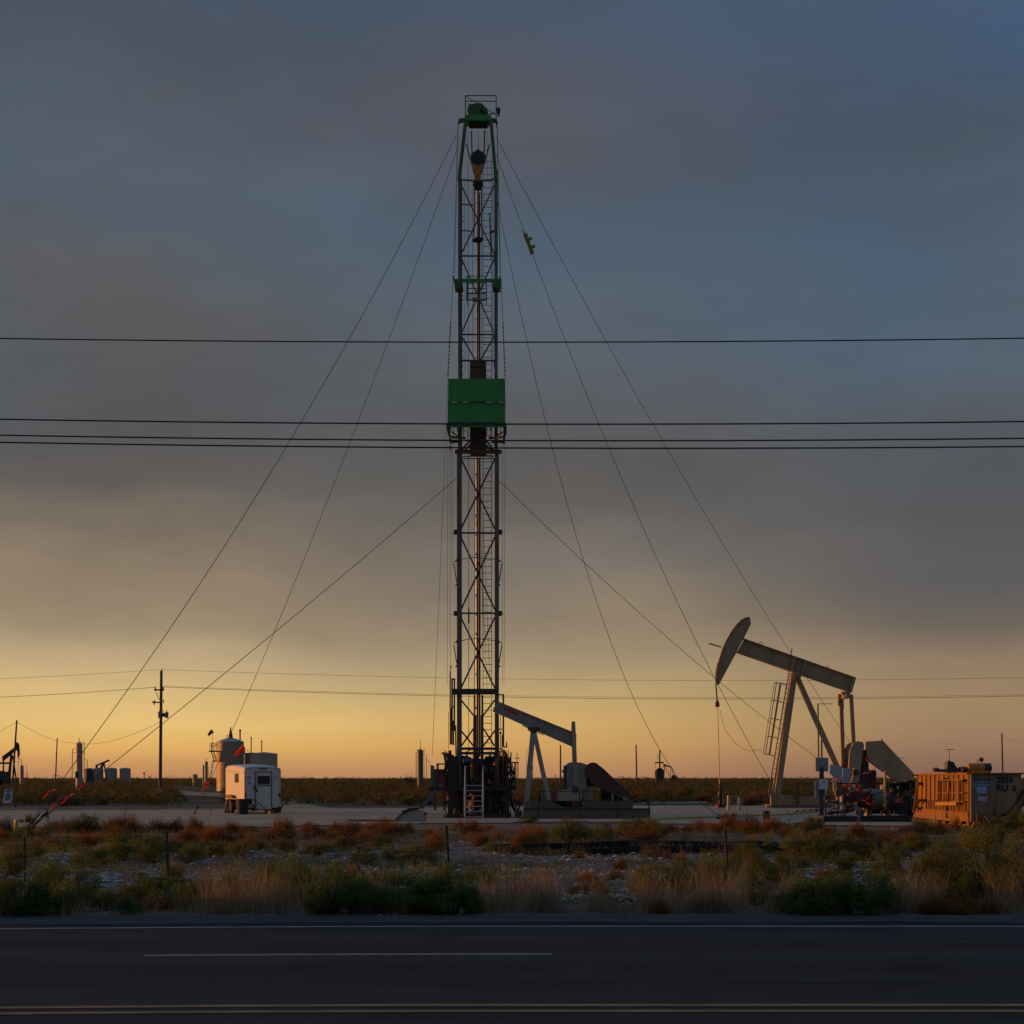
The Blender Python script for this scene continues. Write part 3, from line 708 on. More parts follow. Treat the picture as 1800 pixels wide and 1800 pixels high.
mb = MB(); mb.tube(L(879.8, 1235, -.15), L(879.8, 1280, -.15), .012, n=5); mb.ring(L(879.8, 1282, -.15), .05, .018); mb.lathe(L(879.8, 1291, -.15), [(.03, 0), (.06, .05), (.03, .12)], 10)
for u in (876.8, 880, 882.6): mb.tube(L(u, 1292, -.15), L(u, 1330, -.15), .022, n=6)
P('hanging_tongs', mb, M['dark'])
# rig floor and substructure
mb = MB(); mb.prism([L(789, 1383, -1.2), L(893, 1383, -1.2), L(893, 1389, -1.2), L(789, 1389, -1.2)], (0, 3.2, 0)); P('work_floor', mb, M['black'])
mb = MB(); mb.prism([L(756, 1383.5, -.9), L(806, 1382, -.9), L(806, 1390, -.9), L(756, 1390, -.9)], (0, 1.4, 0)); mb.prism([L(890, 1380, -.9), L(907, 1380, -.9), L(907, 1389, -.9), L(890, 1389, -.9)], (0, 1.4, 0)); P('catwalk', mb, M['black'])
mb = MB(); mb.prism([L(758, 1345, -.8), L(763, 1346, -.8), L(766, 1385, -.8), L(758.5, 1387, -.8)], (0, .9, 0)); P('catwalk_end_panel', mb, M['dkgreen'])
mb = MB()
for u in (769.5, 789):
    mb.bar(L(u, 1384, -.85), L(u, 1343, -.85), .05, .05); mb.bar(L(u, 1384, .45), L(u, 1343, .45), .05, .05)
for dy in (-.85, .45):
    mb.bar(L(769, 1343, dy), L(790, 1343, dy), .05, .05); mb.bar(L(769, 1362, dy), L(790, 1362, dy), .035, .035)
P('floor_railing', mb, M['dark'])
mb = MB()
for dy in (-.85, .45):
    for u in (893, 905.5): mb.bar(L(u, 1382, dy), L(u, 1340, dy), .07 if u > 900 else .05, .05)
    mb.bar(L(890, 1340.5, dy), L(907, 1340.5, dy), .05, .05); mb.bar(L(893, 1361, dy), L(905, 1361, dy), .04, .04)
mb.bar(L(894, 1382, -.85), L(903, 1350, -.85), .04, .04); mb.bar(L(911, 1364, -.85), L(911.4, 1342, -.85), .02, .02); mb.bar(L(906, 1341, -.85), L(912, 1341, -.85), .05, .05)
P('floor_railing', mb, M['dark'])
for (u, wd) in ((795, .3), (801, .22), (862, .2), (890, .26)):
    for dy in (-.9, 1.6):
        mb = MB(); mb.bar(L(u, 1437, dy), L(u, 1330 if dy < 0 and u < 805 else 1388, dy), wd, wd); P('substructure_post', mb, M['black'])
mb = MB(); mb.prism([L(851, 1387, -.6), L(891, 1387, -.6), L(891, 1434, -.6), L(851, 1434, -.6)], (0, 2, 0)); P('substructure_box', mb, M['black'])
mb = MB(); mb.prism([L(790, 1395, .3), L(818, 1395, .3), L(818, 1436, .3), L(790, 1436, .3)], (0, 1.3, 0)); P('substructure_box', mb, M['black'])
mb = MB(); mb.bar(L(786, 1435.5, -1), L(898, 1435.5, -1), .25, .12); mb.bar(L(786, 1435.5, 1.7), L(898, 1435.5, 1.7), .25, .12); P('substructure_skid', mb, M['dark'])
# stairs
mb = MB()
for u in (818.4, 849.2): mb.prism([L(u, 1376, -1.25), L(u, 1437, -2.55), L(u, 1437, -2.75), L(u, 1382, -1.5), L(u, 1376, -1.45)], (.07, 0, 0)); mb.tube(L(u + 1, 1376, -1.25), L(u + 1, 1347, -1.25), .03, n=6); mb.tube(L(u + 1, 1437, -2.6), L(u + 1, 1405, -2.6), .03, n=6); mb.tube(L(u + 1, 1347, -1.25), L(u + 1, 1405, -2.6), .03, n=6)
st = P('stairs', mb, M['galv'])
for i in range(7):
    v = 1379.5 + i * 8.9; dy = -1.3 - i * .2
    mb = MB(); mb.prism([L(819, v, dy), L(850, v, dy), L(850, v + 1.6, dy), L(819, v + 1.6, dy)], (0, -.22, 0)); part('step', mb, M['galv'], st)
# floor machinery
mb = MB(); mb.prism([L(803, 1326, .2), L(826, 1330, .2), L(826, 1381, .2), L(800, 1381, .2)], (0, 1.0, 0)); P('drawworks_guard', mb, M['black'])
mb = MB(); mb.prism([L(852, 1330, .3), L(889, 1328, .3), L(893, 1350, .3), L(893, 1382, .3), L(850, 1382, .3)], (0, 1.2, 0)); P('drawworks_guard', mb, M['black'])
mb = MB(); mb.lathe(L(840, 1345, 1.0), [(.3, -.55), (.62, -.55), (.62, -.48), (.3, -.46), (.3, .46), (.62, .48), (.62, .55), (.3, .55)], 24, 'X'); P('drawworks_drum', mb, M['black'])
mb = MB(); mb.lathe(L(798, 1338, -.5), [(.02, -.35), (.14, -.33), (.2, -.1), (.2, .25), (.12, .33)], 14, 'X'); mb.lathe(L(822, 1337, -.2), [(.1, -.2), (.13, -.18), (.13, .18), (.1, .2)], 12, 'X'); P('hydraulic_motor', mb, M['blue'])
mb = MB(); mb.prism([L(780.5, 1327, -.9), L(789, 1325, -.9), L(791, 1342, -.9), L(783.5, 1344, -.9)], (0, .12, 0)); mb.prism([L(789, 1320, -.85), L(794.5, 1319, -.85), L(795.5, 1333, -.85), L(790, 1334, -.85)], (0, .12, 0)); P('tong_body', mb, M['dkred'])
mb = MB(); mb.prism([L(784.5, 1331, -.93), L(788, 1330, -.93), L(788.6, 1336, -.93), L(785.3, 1337, -.93)], (0, .02, 0)); P('small_placard', mb, M['offwhite'])
for i in range(16):
    u0 = random.uniform(783, 800); mb = MB()
    pts = [L(u0, random.uniform(1338, 1348), -.7)]
    for k in range(1, 5): pts.append(L(u0 + random.uniform(-5, 4) + k * .5, 1345 + k * 9, -.7 + random.uniform(-.2, .2)))
    mb.poly(pts, random.choice((.018, .028)), 6); P('hydraulic_hose', mb, M['rust'] if i % 4 == 0 else M['black'])
for i in range(10):
    u0 = random.uniform(880, 893); mb = MB(); pts = []
    v0 = random.uniform(1318, 1335)
    for k in range(6):
        t = k / 5; pts.append(L(u0 + 14 * math.sin(t * 3) * random.uniform(.6, 1), v0 + t * random.uniform(55, 75), -.8 + .2 * random.random()))
    mb.poly(pts, random.choice((.016, .024)), 6); P('hydraulic_hose', mb, M['black'])
for i in range(9):
    mb = MB(); pts = []; a = random.uniform(890, 900); e = random.uniform(905, 921); dp = random.uniform(16, 40)
    for k in range(8):
        t = k / 7; pts.append(L(a + (e - a) * t, 1392 + dp * math.sin(t * math.pi * .8), -.9 + .3 * random.random()))
    mb.poly(pts, random.choice((.018, .03)), 6); P('hydraulic_hose', mb, M['black'])
mb = MB(); mb.poly([L(866, 1333, -.3), L(874, 1318, -.3), L(882, 1316, -.3), L(890, 1330, -.3), L(891, 1344, -.3)], .03, 8); mb.poly([L(880, 1322, -.3), L(886, 1318, -.3), L(893, 1332, -.3), L(894, 1350, -.3)], .022, 8); mb.poly([L(812, 1326, -.2), L(822, 1321, -.2), L(832, 1316, -.2), L(842, 1317, -.3)], .02, 8); P('looped_hose', mb, M['black'])
mb = MB()
for (u, v, h, r) in ((829.5, 1368, 28, .05), (871, 1345, 6, .1), (876, 1358, 5, .09), (860, 1378, 8, .07)):
    mb.tube(L(u, v, -.5), L(u, v - h, -.5), r, n=8)
P('control_valve', mb, M['amber'])
for i in range(26):      # leaning and standing pipes, rods and cables round the floor
    u0 = random.choice((random.uniform(781, 806), random.uniform(872, 898), random.uniform(806, 872))); v1 = random.uniform(1316, 1352); v0 = random.uniform(1376, 1392) if i % 3 else random.uniform(1425, 1437)
    dy = random.uniform(-1.1, -.5); mb = MB(); mb.tube(L(u0 + random.uniform(-3, 3), v0, dy), L(u0, v1, dy + random.uniform(-.1, .3)), random.choice((.014, .022, .035)), n=6); P('standing_pipe', mb, random.choice((M['black'], M['dark'], M['rust'], M['black'])))
for i in range(30):      # tool boxes, valves and brackets
    u0 = random.choice((random.uniform(783, 806), random.uniform(850, 900), random.uniform(806, 850))); v0 = random.uniform(1324, 1384) if i % 2 else random.uniform(1392, 1434)
    mb = MB(); mb.box(L(u0, v0, random.uniform(-1.15, -.6)), (random.uniform(.08, .35), random.uniform(.1, .3), random.uniform(.06, .34)), random.uniform(-.5, .5), random.uniform(-.3, .3)); P('tool_box', mb, random.choice((M['black'], M['black'], M['dark'], M['dark'], M['rust'], M['blue'])))
# blow out preventer under the floor
mb = MB(); mb.lathe(L(836, 1437, 0.2), [(.16, 0), (.16, .1), (.28, .12), (.28, .2), (.18, .22), (.18, .42), (.34, .45), (.34, .75), (.2, .8), (.2, .95), (.28, .97), (.28, 1.05), (.12, 1.08)], 20); mb.tube(L(826, 1417, .2), L(847, 1417, .2), .13, n=12); P('blowout_preventer', mb, M['rust'])
mb = MB()
for (a, c, r) in (((786, 1437), (772, 1452), .03), ((780, 1440), (786, 1424), .025), ((772, 1450), (768, 1440), .02), ((790, 1428), (776, 1446), .025)): mb.tube(L(*a, -1.1), L(*c, -1.6), r, n=6)
P('ground_brace', mb, M['dark'])
# the carrier behind the mast
car = MB(); car.box((L(840, 0).x, YR + 6.2, 0.95), (2.3, 10.0, .28)); P('carrier_chassis', car, M['black'])
car = MB(); car.box((L(840, 0).x, YR + 5.2, 1.75), (2.1, 3.6, 1.3)); car.box((L(840, 0).x - .7, YR + 8, 1.5), (.6, 1.5, .8)); P('carrier_engine', car, M['dark'])
car = MB(); y0 = YR + 9.6
car.prism([(L(840, 0).x - 1.15, y0, 1.1), (L(840, 0).x - 1.15, y0 + 1.7, 1.1), (L(840, 0).x - 1.15, y0 + 1.6, 2.0), (L(840, 0).x - 1.15, y0 + 1.3, 2.6), (L(840, 0).x - 1.15, y0, 2.6)], (2.3, 0, 0)); P('carrier_cab', car, M['dkgreen'])
for s in (-1, 1):
    for y in (2.6, 3.9, 9.3):
        car = MB(); car.lathe((L(840, 0).x + s * 1.0, YR + y, .52), [(.2, -.15), (.46, -.15), (.52, -.1), (.52, .1), (.46, .15), (.2, .15)], 24, 'X'); P('wheel', car, M['rubber'])

# steps of boards and boxes at the foot of the rig
bx = thing('floor_bucket', L(911, 1437, -1), 'small dark bucket standing beside the right foot of the rig', 'bucket')
mb = MB(); mb.lathe(L(911, 1438.5, -1), [(.13, 0), (.16, .32), (.175, .33), (.16, .34)], 16); part('bucket_body', mb, M['blue'], bx)
mb = MB(); mb.poly([L(905, 1428, -1), L(908, 1421, -1), L(914, 1421, -1), L(917, 1428, -1)], .01, 5); part('bucket_handle', mb, M['dark'], bx)

# ------------------------------------------------------------------ guy wires and other lines
def sagline(a, c, sag, r, n=28, k=6):
    pts = []
    for i in range(n + 1):
        t = i / n; p = V(a).lerp(V(c), t); p.z -= sag * 4 * t * (1 - t); pts.append(p)
    mb = MB(); mb.poly(pts, r, k); return mb, pts
anchors = {'near left': ground_pt(40, 1462), 'trailer': ground_pt(342, 1432), 'right': ground_pt(1574, 1416), 'post': ground_pt(1392, 1437), 'far': ground_pt(1276, 1438)}
guy = [('guy_wire', L(803, 236, 0), anchors['near left'], 1.5, 'guy wire from rig crown to the red flagged anchor at the far left'),
       ('guy_wire', L(805, 838, 0), anchors['near left'] + V((.15, -.1, 0)), .18, 'shallow guy wire from halfway up the rig down to the left anchor'),
       ('guy_wire', L(804, 238, MD), anchors['trailer'], 1.05, 'guy wire from rig crown past the big tank to the anchor beside the trailer'),
       ('guy_wire', L(872, 241, 0), anchors['right'], 1.45, 'guy wire from the rig crown passing behind the large tan pump jack beam'),
       ('guy_wire', L(872, 270, 0), anchors['post'], 1.95, 'guy wire carrying the small green escape trolley down to the large pump jack foot'),
       ('guy_wire', L(872, 335, .6), anchors['far'], 6.0, 'slack curving guy wire landing on the gravel by the dark tangled heap'),
       ('guy_wire', L(875, 843, 0), anchors['right'] + V((-.5, .1, 0)), .9, 'shallow guy wire from halfway up the rig, passing the tan pump jack ladder')]
escape_pts = None
for (n, a, c, s, lab) in guy:
    mb, pts = sagline(a, c, s, 0.0125, 34)
    tag(mb.build(n, M['cable'], origin=c), lab, 'guy wire', 'guy wires of the rig')
    if 'trolley' in lab: escape_pts = pts
mb, _ = sagline(L(789, 665, -1), L(760.5, 1330, -.5), .35, .009); tag(mb.build('tag_line', M['cable'], origin=L(760.5, 1330, -.5)), 'thin near vertical line from the green windbreak down to the left catwalk', 'line')
# escape trolley on its wire
best = min(range(len(escape_pts) - 1), key=lambda i: abs((HZ - (escape_pts[i].z - H) * F / escape_pts[i].y) - 428))
p = escape_pts[best]; q = escape_pts[best + 1]; d = (q - p).normalized()
def on_wire(v):
    for i in range(len(escape_pts) - 1):
        a, c = escape_pts[i], escape_pts[i + 1]
        va, vc = HZ - (a.z - H) * F / a.y, HZ - (c.z - H) * F / c.y
        if va <= v <= vc: return a.lerp(c, (v - va) / (vc - va))
p0, p1 = on_wire(411), on_wire(446)
tr = thing('escape_trolley', on_wire(428), 'small yellow green escape trolley hanging on a guy wire right of the mast', 'escape trolley')
mb = MB(); mb.bar(p0, p1, .17, .14); part('trolley_body', mb, mat('yellow_green_paint', (0.22, 0.20, 0.02), .5), tr)
d = (p1 - p0).normalized(); sdv = V((0.93, 0, 0.37))
for t in (.30, .70):
    c = p0.lerp(p1, t) + V((.14, 0, .05)); mb = MB(); mb.bar(c - V((.07, 0, .03)), c + V((.07, 0, .03)), .10, .12); part('trolley_handle', mb, M['green'], tr)
mb = MB(); mb.tube(p0, on_wire(405) + V((-.09, 0, 0)), .015, n=6); part('trolley_tail', mb, M['cable'], tr)

def ribbon(base, vec, lab, wdt=.09, n=6, curl=.05, group='fluorescent warning ribbons'):
    """a strip of plastic flagging tape with real thickness, fluttering along vec"""
    vec = V(vec); side = V((.1, .72, .68)).normalized()
    vs = []; fs = []
    for i in range(n + 1):
        t = i / n; p = V(base) + vec * t + V((0, .25 * curl * math.sin(5 * t), curl * math.sin(t * 7 + base[0])))
        ww = wdt * (1 - .35 * t) / 2
        for dy in (-.004, .004):
            for s in (-1, 1): vs.append(p + side * (s * ww) + V((0, dy + .06 * math.sin(4 * t + s), 0)))
    for i in range(n):
        a = i * 4; c = a + 4
        fs += [(a, a + 1, c + 1, c), (a + 2, c + 2, c + 3, a + 3), (a, c, c + 2, a + 2), (a + 1, a + 3, c + 3, c + 1)]
    fs += [(0, 2, 3, 1), (n * 4, n * 4 + 1, n * 4 + 3, n * 4 + 2)]
    mb = MB(); mb.add(vs, fs)
    return tag(mb.build('flagging_ribbon', M['flag'], origin=base), lab, 'ribbon', group)
def seg(Y, u0, v0, u1, v1, lab, **kw):
    f = plane(Y); a = f(u0, v0); return ribbon(a, f(u1, v1) - a, lab, **kw)
seg(57.2, 99, 1384, 76, 1401, 'upper red ribbon on the steep guy wire at the far left', wdt=.075)
seg(58.5, 151, 1376, 137, 1387, 'topmost red ribbon on the shallow guy wire at the far left', wdt=.065)
seg(58, 131, 1392, 108, 1411, 'middle long red ribbon on the shallow guy wire at the far left', wdt=.065)
seg(57.6, 104, 1412, 88, 1420, 'lowest red ribbon on the shallow guy wire at the far left', wdt=.06)
seg(86, 368, 1374, 358, 1380, 'small orange ribbon left of the trailer above the other', wdt=.18)
seg(86, 366, 1381, 355, 1389, 'small orange ribbon left of the trailer below the other', wdt=.18)

# guy anchors
an = thing('guy_anchor', anchors['near left'], 'dark turnbuckle and stake anchoring two guy wires at the far left', 'anchor')
f = plane(57.4); mb = MB(); mb.tube(f(40, 1464), f(70, 1430), .03, n=8); mb.tube(f(70, 1430), f(82, 1420), .016, n=6); mb.lathe(f(57, 1446), [(.0, -.05), (.06, 0), (.0, .05)], 8); part('turnbuckle', mb, M['black'], an)
mb = MB(); mb.tube(f(42, 1464), f(72, 1439), .028, n=8); mb.tube(f(72, 1439), f(92, 1424), .016, n=6); mb.tube(f(72, 1437), f(83, 1427), .035, n=6); part('turnbuckle', mb, M['black'], an)
mb = MB()
for (a, c) in (((83, 1420), (84, 1452)), ((85, 1425), (78, 1448)), ((84, 1428), (88, 1454))): mb.tube(f(*a), f(*c), .012, n=6)
part('anchor_stake', mb, M['dark'], an)
f = plane(84.4); an = thing('guy_anchor', anchors['trailer'], 'short leaning dark anchor rod on the gravel left of the trailer', 'anchor')
mb = MB(); mb.tube(f(341, 1432.5), f(347.5, 1418), .05, .03, 8); part('anchor_rod', mb, M['black'], an)
mb = MB(); mb.ring(f(347, 1419), .06, .02); part('anchor_eye', mb, M['black'], an)
# ================================================================== OLD PUMP JACK (no horse head)
L = plane(77.0)
pj = thing('pump_jack', (L(960, 0).x, 77.0, 0), 'gray pump jack without its horse head, beam resting beside the rig mast', 'pump jack')
def Q(name, mb, mt, label=None): return part(name, mb, mt, pj, label)
mb = MB(); mb.prism([L(876, 1235, -.12), L(1007, 1288, -.12), L(1006, 1311, -.12), L(868, 1250, -.12), L(868.5, 1244, -.12)], (0, .24, 0)); Q('walking_beam', mb, M['oldgray'])
mb = MB()
mb.bar(L(877, 1235, 0), L(1008, 1288.5, 0), .06, .40); mb.bar(L(868, 1250, 0), L(1006, 1311.5, 0), .06, .40); mb.prism([L(868, 1243, -.2), L(871, 1243, -.2), L(871, 1251, -.2), L(866.5, 1251, -.2)], (0, .4, 0)); mb.bar(L(946, 1263, -.14), L(940, 1284, -.14), .04, .09)
for i in range(6): mb.box(L(919 + i * 1.6, 1275.5 + i * .7, -.15), (.03, .1, .08)); mb.box(L(945 + i * 1.9, 1288 + i * .6, -.15), (.03, .1, .08))
Q('beam_flange', mb, M['oldgray'])
mb = MB(); mb.prism([L(886.5, 1244, -.121), L(911, 1254.5, -.121), L(909.5, 1258.5, -.121), L(885, 1248, -.121)], (0, -.006, 0)); Q('red_nameplate', mb, M['red'])
for dy in (-.9, .9):
    mb = MB(); mb.bar(L(937, 1286, dy * .25), L(923, 1436, dy), .22, .2); Q('samson_post', mb, M['oldgray'])
    mb = MB(); mb.bar(L(939, 1286, dy * .25), L(965, 1408, dy), .18, .18); Q('back_leg', mb, M['oldgray'])
mb = MB(); mb.lathe(L(938, 1284, 0), [(.1, -.35), (.17, -.33), (.17, .33), (.1, .35)], 14, 'Y'); mb.box(L(938, 1281.5, 0), (.5, .5, .14)); Q('saddle_bearing', mb, M['dark'])
mb = MB(); mb.prism([L(1005, 1268.5, -.3), L(1010.5, 1268.5, -.3), L(1012, 1292, -.3), L(1010, 1296, -.3), L(1004.5, 1290, -.3)], (0, .6, 0)); mb.bar(L(1008, 1292, -.75), L(1008, 1292, .75), .12, .14); mb.prism([L(1009, 1284, -.32), L(1013.5, 1294, -.32), L(1010, 1302, -.32), L(1008, 1300, -.32)], (0, .1, 0)); Q('equalizer', mb, M['oldgray'])
for dy in (-.8, .8):
    mb = MB(); mb.bar(L(1008.5, 1290, dy), L(1011.5, 1386, dy), .14, .12); Q('pitman_arm', mb, M['oldgray'])
mb = MB(); pts = [L(992, 1388, -.55), L(992, 1352, -.55), L(994, 1346, -.55), L(999, 1341, -.55), L(1006, 1339.5, -.55), L(1022, 1341, -.55), L(1030, 1344, -.55), L(1030, 1388, -.55)]; mb.prism(pts, (0, 1.1, 0)); mb.prism([L(995, 1356, -.57), L(1000, 1356, -.57), L(999, 1372, -.57), L(995, 1372, -.57)], (0, -.08, 0)); Q('gearbox', mb, M['oldgray'])
mb = MB(); mb.bar(L(992.5, 1386, -.62), L(992.5, 1346, -.62), .14, .1); mb.box(L(990, 1356, -.6), (.14, .12, .12)); Q('gearbox_bracket', mb, M['dark'])
for dy in (-1.0, .85):
    mb = MB(); mb.prism([L(970, 1408, dy), L(970, 1392, dy), L(1000, 1386, dy), L(1019, 1378, dy), L(1021, 1417, dy), L(1003, 1419, dy), L(985, 1416, dy)], (0, .16, 0)); Q('crank_counterweight', mb, M['oldgray'])
    mb = MB(); mb.lathe(L(1010, 1387, dy + .0), [(.03, -.05), (.16, -.04), (.16, .2), (.03, .22)], 14, 'Y'); Q('crank_pin', mb, M['dark'])
mb = MB(); mb.prism([L(968, 1393, -1.005), L(978, 1391, -1.005), L(978, 1405, -1.005), L(968, 1407, -1.005)], (0, -.01, 0)); Q('warning_plate', mb, M['dkred'])
mb = MB(); mb.prism([L(1003, 1408, -1.005), L(1018, 1407, -1.005), L(1018, 1418, -1.005), L(1003, 1419, -1.005)], (0, -.01, 0)); Q('warning_plate', mb, M['dkred'])
mb = MB(); mb.lathe(L(997, 1411, -1.02), [(.005, -.02), (.09, -.02), (.09, .01), (.005, .01)], 12, 'Y'); Q('round_hole_cover', mb, M['stencil'])
pts = []
for i in range(9):
    a = R(200 - i * 17); pts.append(L(1041 + 14.5 * math.cos(a), 1355.5 - 15 * math.sin(a), -.75))
pts += [L(1060, 1352, -.75), L(1112, 1402, -.75), L(1109, 1409, -.75), L(1095, 1406, -.75), L(1040, 1378, -.75)]
mb = MB(); mb.prism(pts, (0, .5, 0)); Q('belt_guard', mb, M['guard'])
mb = MB(); mb.prism([L(1030, 1345, -.3), L(1048, 1341, -.3), L(1052, 1380, -.3), L(1030, 1384, -.3)], (0, .9, 0)); Q('brake_drum_housing', mb, M['dark'])
mb = MB(); mb.prism([L(1025, 1385, -.4), L(1042, 1385, -.4), L(1042, 1406, -.4), L(1025, 1406, -.4)], (0, .9, 0)); mb.prism([L(1037, 1398, -.45), L(1041, 1398, -.45), L(1041, 1405, -.45), L(1037, 1405, -.45)], (0, -.04, 0)); Q('gearbox_stand', mb, M['oldgray'])
mb = MB(); mb.lathe(L(1082, 1397, .2), [(.1, -.5), (.32, -.45), (.32, .45), (.1, .5)], 18, 'X'); mb.box(L(1082, 1405, .2), (1.2, .7, .14)); mb.box(L(1062, 1395, .3), (.3, .3, .5)); mb.box(L(1073, 1394, .4), (.22, .3, .6)); Q('motor', mb, M['dark'])
mb = MB(); mb.prism([L(952, 1394, -.4), L(963, 1394, -.4), L(963, 1406, -.4), L(952, 1406, -.4)], (0, .5, 0))
for i in range(4): mb.bar(L(953.3 + i * 3, 1394.5, -.42), L(953.3 + i * 3, 1405.5, -.42), .10, .02)
Q('striped_barrier', mb, M['galv'])
mb = MB(); mb.prism([L(922, 1408, -1.0), L(1075, 1408, -1.0), L(1110, 1406, -1.0), L(1110, 1422, -1.0), L(922, 1424, -1.0)], (0, 2.0, 0)); Q('base_skid', mb, M['concrete'])
mb = MB(); mb.prism([L(920, 1423.5, -1.3), L(1139, 1423.5, -1.3), L(1139, 1436.5, -1.3), L(920, 1436.5, -1.3)], (0, 2.6, 0)); Q('concrete_base', mb, M['concrete'])
mb = MB(); mb.bar(L(920, 1422.4, -1.25), L(1139, 1422.4, -1.25), .12, .05); Q('base_rail', mb, M['dark'])
for (u, r, h) in ((1095, .05, 8), (1100, .05, 6), (1075, .04, 12)):
    mb = MB(); mb.tube(L(u, 1408, -.8), L(u, 1408 - h, -.8), r, n=8); Q('small_valve', mb, M['galv'])
fence_m = M['black']
gr = thing('guard_railing', L(1040, 1437, -2.4), 'thin black guard railing standing in front of the old pump jack base', 'railing')
f = plane(77 - 1.9)
mb = MB()
for u in (947, 1019, 1086, 1141): mb.bar(f(u, 1438.5), f(u, 1391 if u < 1100 else 1400), .05, .05)
part('railing_post', mb, M['black'], gr)
mb = MB()
for v in (1391, 1408, 1423): mb.bar(f(947, v), f(1086 if v < 1400 else 1141, v), .03, .03)
part('railing_bar', mb, M['black'], gr)

for t in (.14, .34, .72, .88):
    a, e = L(877 + 131 * t, 1236.5 + 53.5 * t, -.13), L(868.5 + 137.5 * t, 1249 + 61.5 * t, -.13); mb = MB(); mb.bar(a, e, .035, .03); Q('beam_stiffener', mb, M['oldgray'])
for i in range(7):
    mb = MB(); mb.box(L(1047 + i * 8.6, 1345 + i * 8.0 + (3 if i == 0 else 0), -.76), (.07, .03, .07), 0, R(43)); Q('guard_bolt', mb, M['dark'])

# ================================================================== DETACHED HORSE HEAD ON THE GROUND
L = plane(71.0)
hh = thing('horse_head', L(722, 1446), 'detached gray horse head with dull red edge lying on the ground left of the rig', 'pump jack part')
mb = MB(); arc = [(693, 1446), (697, 1440), (704, 1433.5), (713, 1428), (722, 1424.5), (731, 1423), (741, 1424), (747, 1428), (749.5, 1434), (749, 1446)]
mb.prism([L(u, v, -.22) for u, v in arc], (0, .44, 0)); part('horse_head_plate', mb, mat('lit_gray_head_paint', (.34, .32, .30), .6, 0, .15, 1.5, .2), hh)  # paler gray puts the light on its faces into the colour
mb = MB()
for i in range(len(arc) - 2):
    if i < 5 or i > 6: mb.bar(L(arc[i][0], arc[i][1] - .8, 0), L(arc[i + 1][0], arc[i + 1][1] - .8, 0), .05, .55)
mb.bar(L(692, 1446, 0), L(750, 1446.3, 0), .04, .5); part('horse_head_rim', mb, M['guard'], hh)
mb = MB(); mb.prism([L(706, 1426, -.3), L(722, 1420, -.3), L(738, 1419, -.3), L(738, 1422, -.3), L(724, 1424, -.3), L(709, 1430, -.3)], (0, .7, 0)); mb.tube(L(718, 1422, -.2), L(717, 1416, -.2), .02, n=6); part('mounting_plate', mb, M['black'], hh)
mb = MB(); mb.bar(L(612, 1442.5, 0), L(692, 1443, .2), .10, .09); tag(mb.build('steel_beam', M['dark'], origin=L(650, 1443)), 'dark steel beam lying on the gravel left of the grounded horse head', 'beam')
mb = MB(); mb.tube(L(678, 1446, -.2), L(700, 1444, -.3), .04, n=8); tag(mb.build('short_pipe', M['dark'], origin=L(690, 1445)), 'short dark pipe at the tip of the grounded horse head', 'pipe')
mb = MB(); mb.bar(L(738, 1420, 1.5), L(760, 1391, 3), .16, .14); tag(mb.build('leaning_pipe', M['dark'], origin=L(738, 1422, 1.5)), 'dark pipe leaning from the grounded horse head up to the left catwalk', 'pipe')
mb = MB()
for i in range(3): mb.tube(L(880 - i * 14, 1448 + i * .8, 0), L(1029 - i * 30, 1448.5 + i * .5, 0), .035, n=8)
tag(mb.build('ground_pipe', M['black'], origin=L(950, 1448)), 'black pipe lying on the gravel in front of the old pump jack', 'pipe')
mb = MB(); mb.poly([L(820, 1446, 0), L(832, 1447, 0), L(845, 1446, 0), L(868, 1447.5, 0), L(873, 1445, 0)], .04, 8); tag(mb.build('ground_hose', M['black'], origin=L(845, 1447)), 'black hose lying on the ground below the rig stairs', 'hose')

# ================================================================== LARGE TAN PUMP JACK
L = plane(104.0)
pj = thing('pump_jack', (L(1420, 0).x, 104.0, 0), 'large tan pump jack with raised horse head and caged ladder at the right', 'pump jack')
mb = MB(); hp = [(1258.6, 1203), (1259, 1190), (1260.5, 1176), (1263.5, 1161), (1269, 1143), (1276, 1127), (1285, 1111), (1294, 1099), (1303, 1090), (1311, 1086), (1317.5, 1086), (1319.5, 1097), (1307, 1122), (1294, 1147), (1263, 1204)]
mb.prism([L(u, v, -.2) for u, v in hp], (0, .4, 0)); Q('horse_head', mb, M['tan'])
mb = MB()
for i in range(10): mb.bar(L(*hp[i], 0), L(*hp[i + 1], 0), .05, .55)
Q('horse_head_rim', mb, M['tan'])
mb = MB(); mb.lathe(L(1276, 1133.5, -.22), [(.005, -.02), (.06, -.02), (.06, .02), (.005, .02)], 12, 'Y'); Q('lifting_hole', mb, M['offwhite'])
mb = MB(); mb.bar(L(1246, 1131, 0), L(1268, 1137.5, 0), .08, .09); Q('head_bracket', mb, M['tan'])
mb = MB(); mb.prism([L(1308, 1124, -.08), L(1502, 1191, -.08), L(1495, 1216, -.08), L(1296, 1146, -.08)], (0, .16, 0)); Q('walking_beam', mb, M['tan'])
mb = MB(); mb.bar(L(1306, 1123.2, 0), L(1503, 1192, 0), .06, .5); mb.bar(L(1294, 1146.2, 0), L(1496, 1217, 0), .06, .5); mb.prism([L(1498, 1191, -.24), L(1503.5, 1192.5, -.24), L(1496, 1218, -.24), L(1491, 1216, -.24)], (0, .48, 0))
mb.prism([L(1394, 1155, -.24), L(1398, 1156.5, -.24), L(1392, 1179, -.24), L(1388, 1178, -.24)], (0, .48, 0)); mb.prism([L(1414, 1162, -.24), L(1417, 1163, -.24), L(1410, 1186, -.24), L(1407, 1185, -.24)], (0, .48, 0))
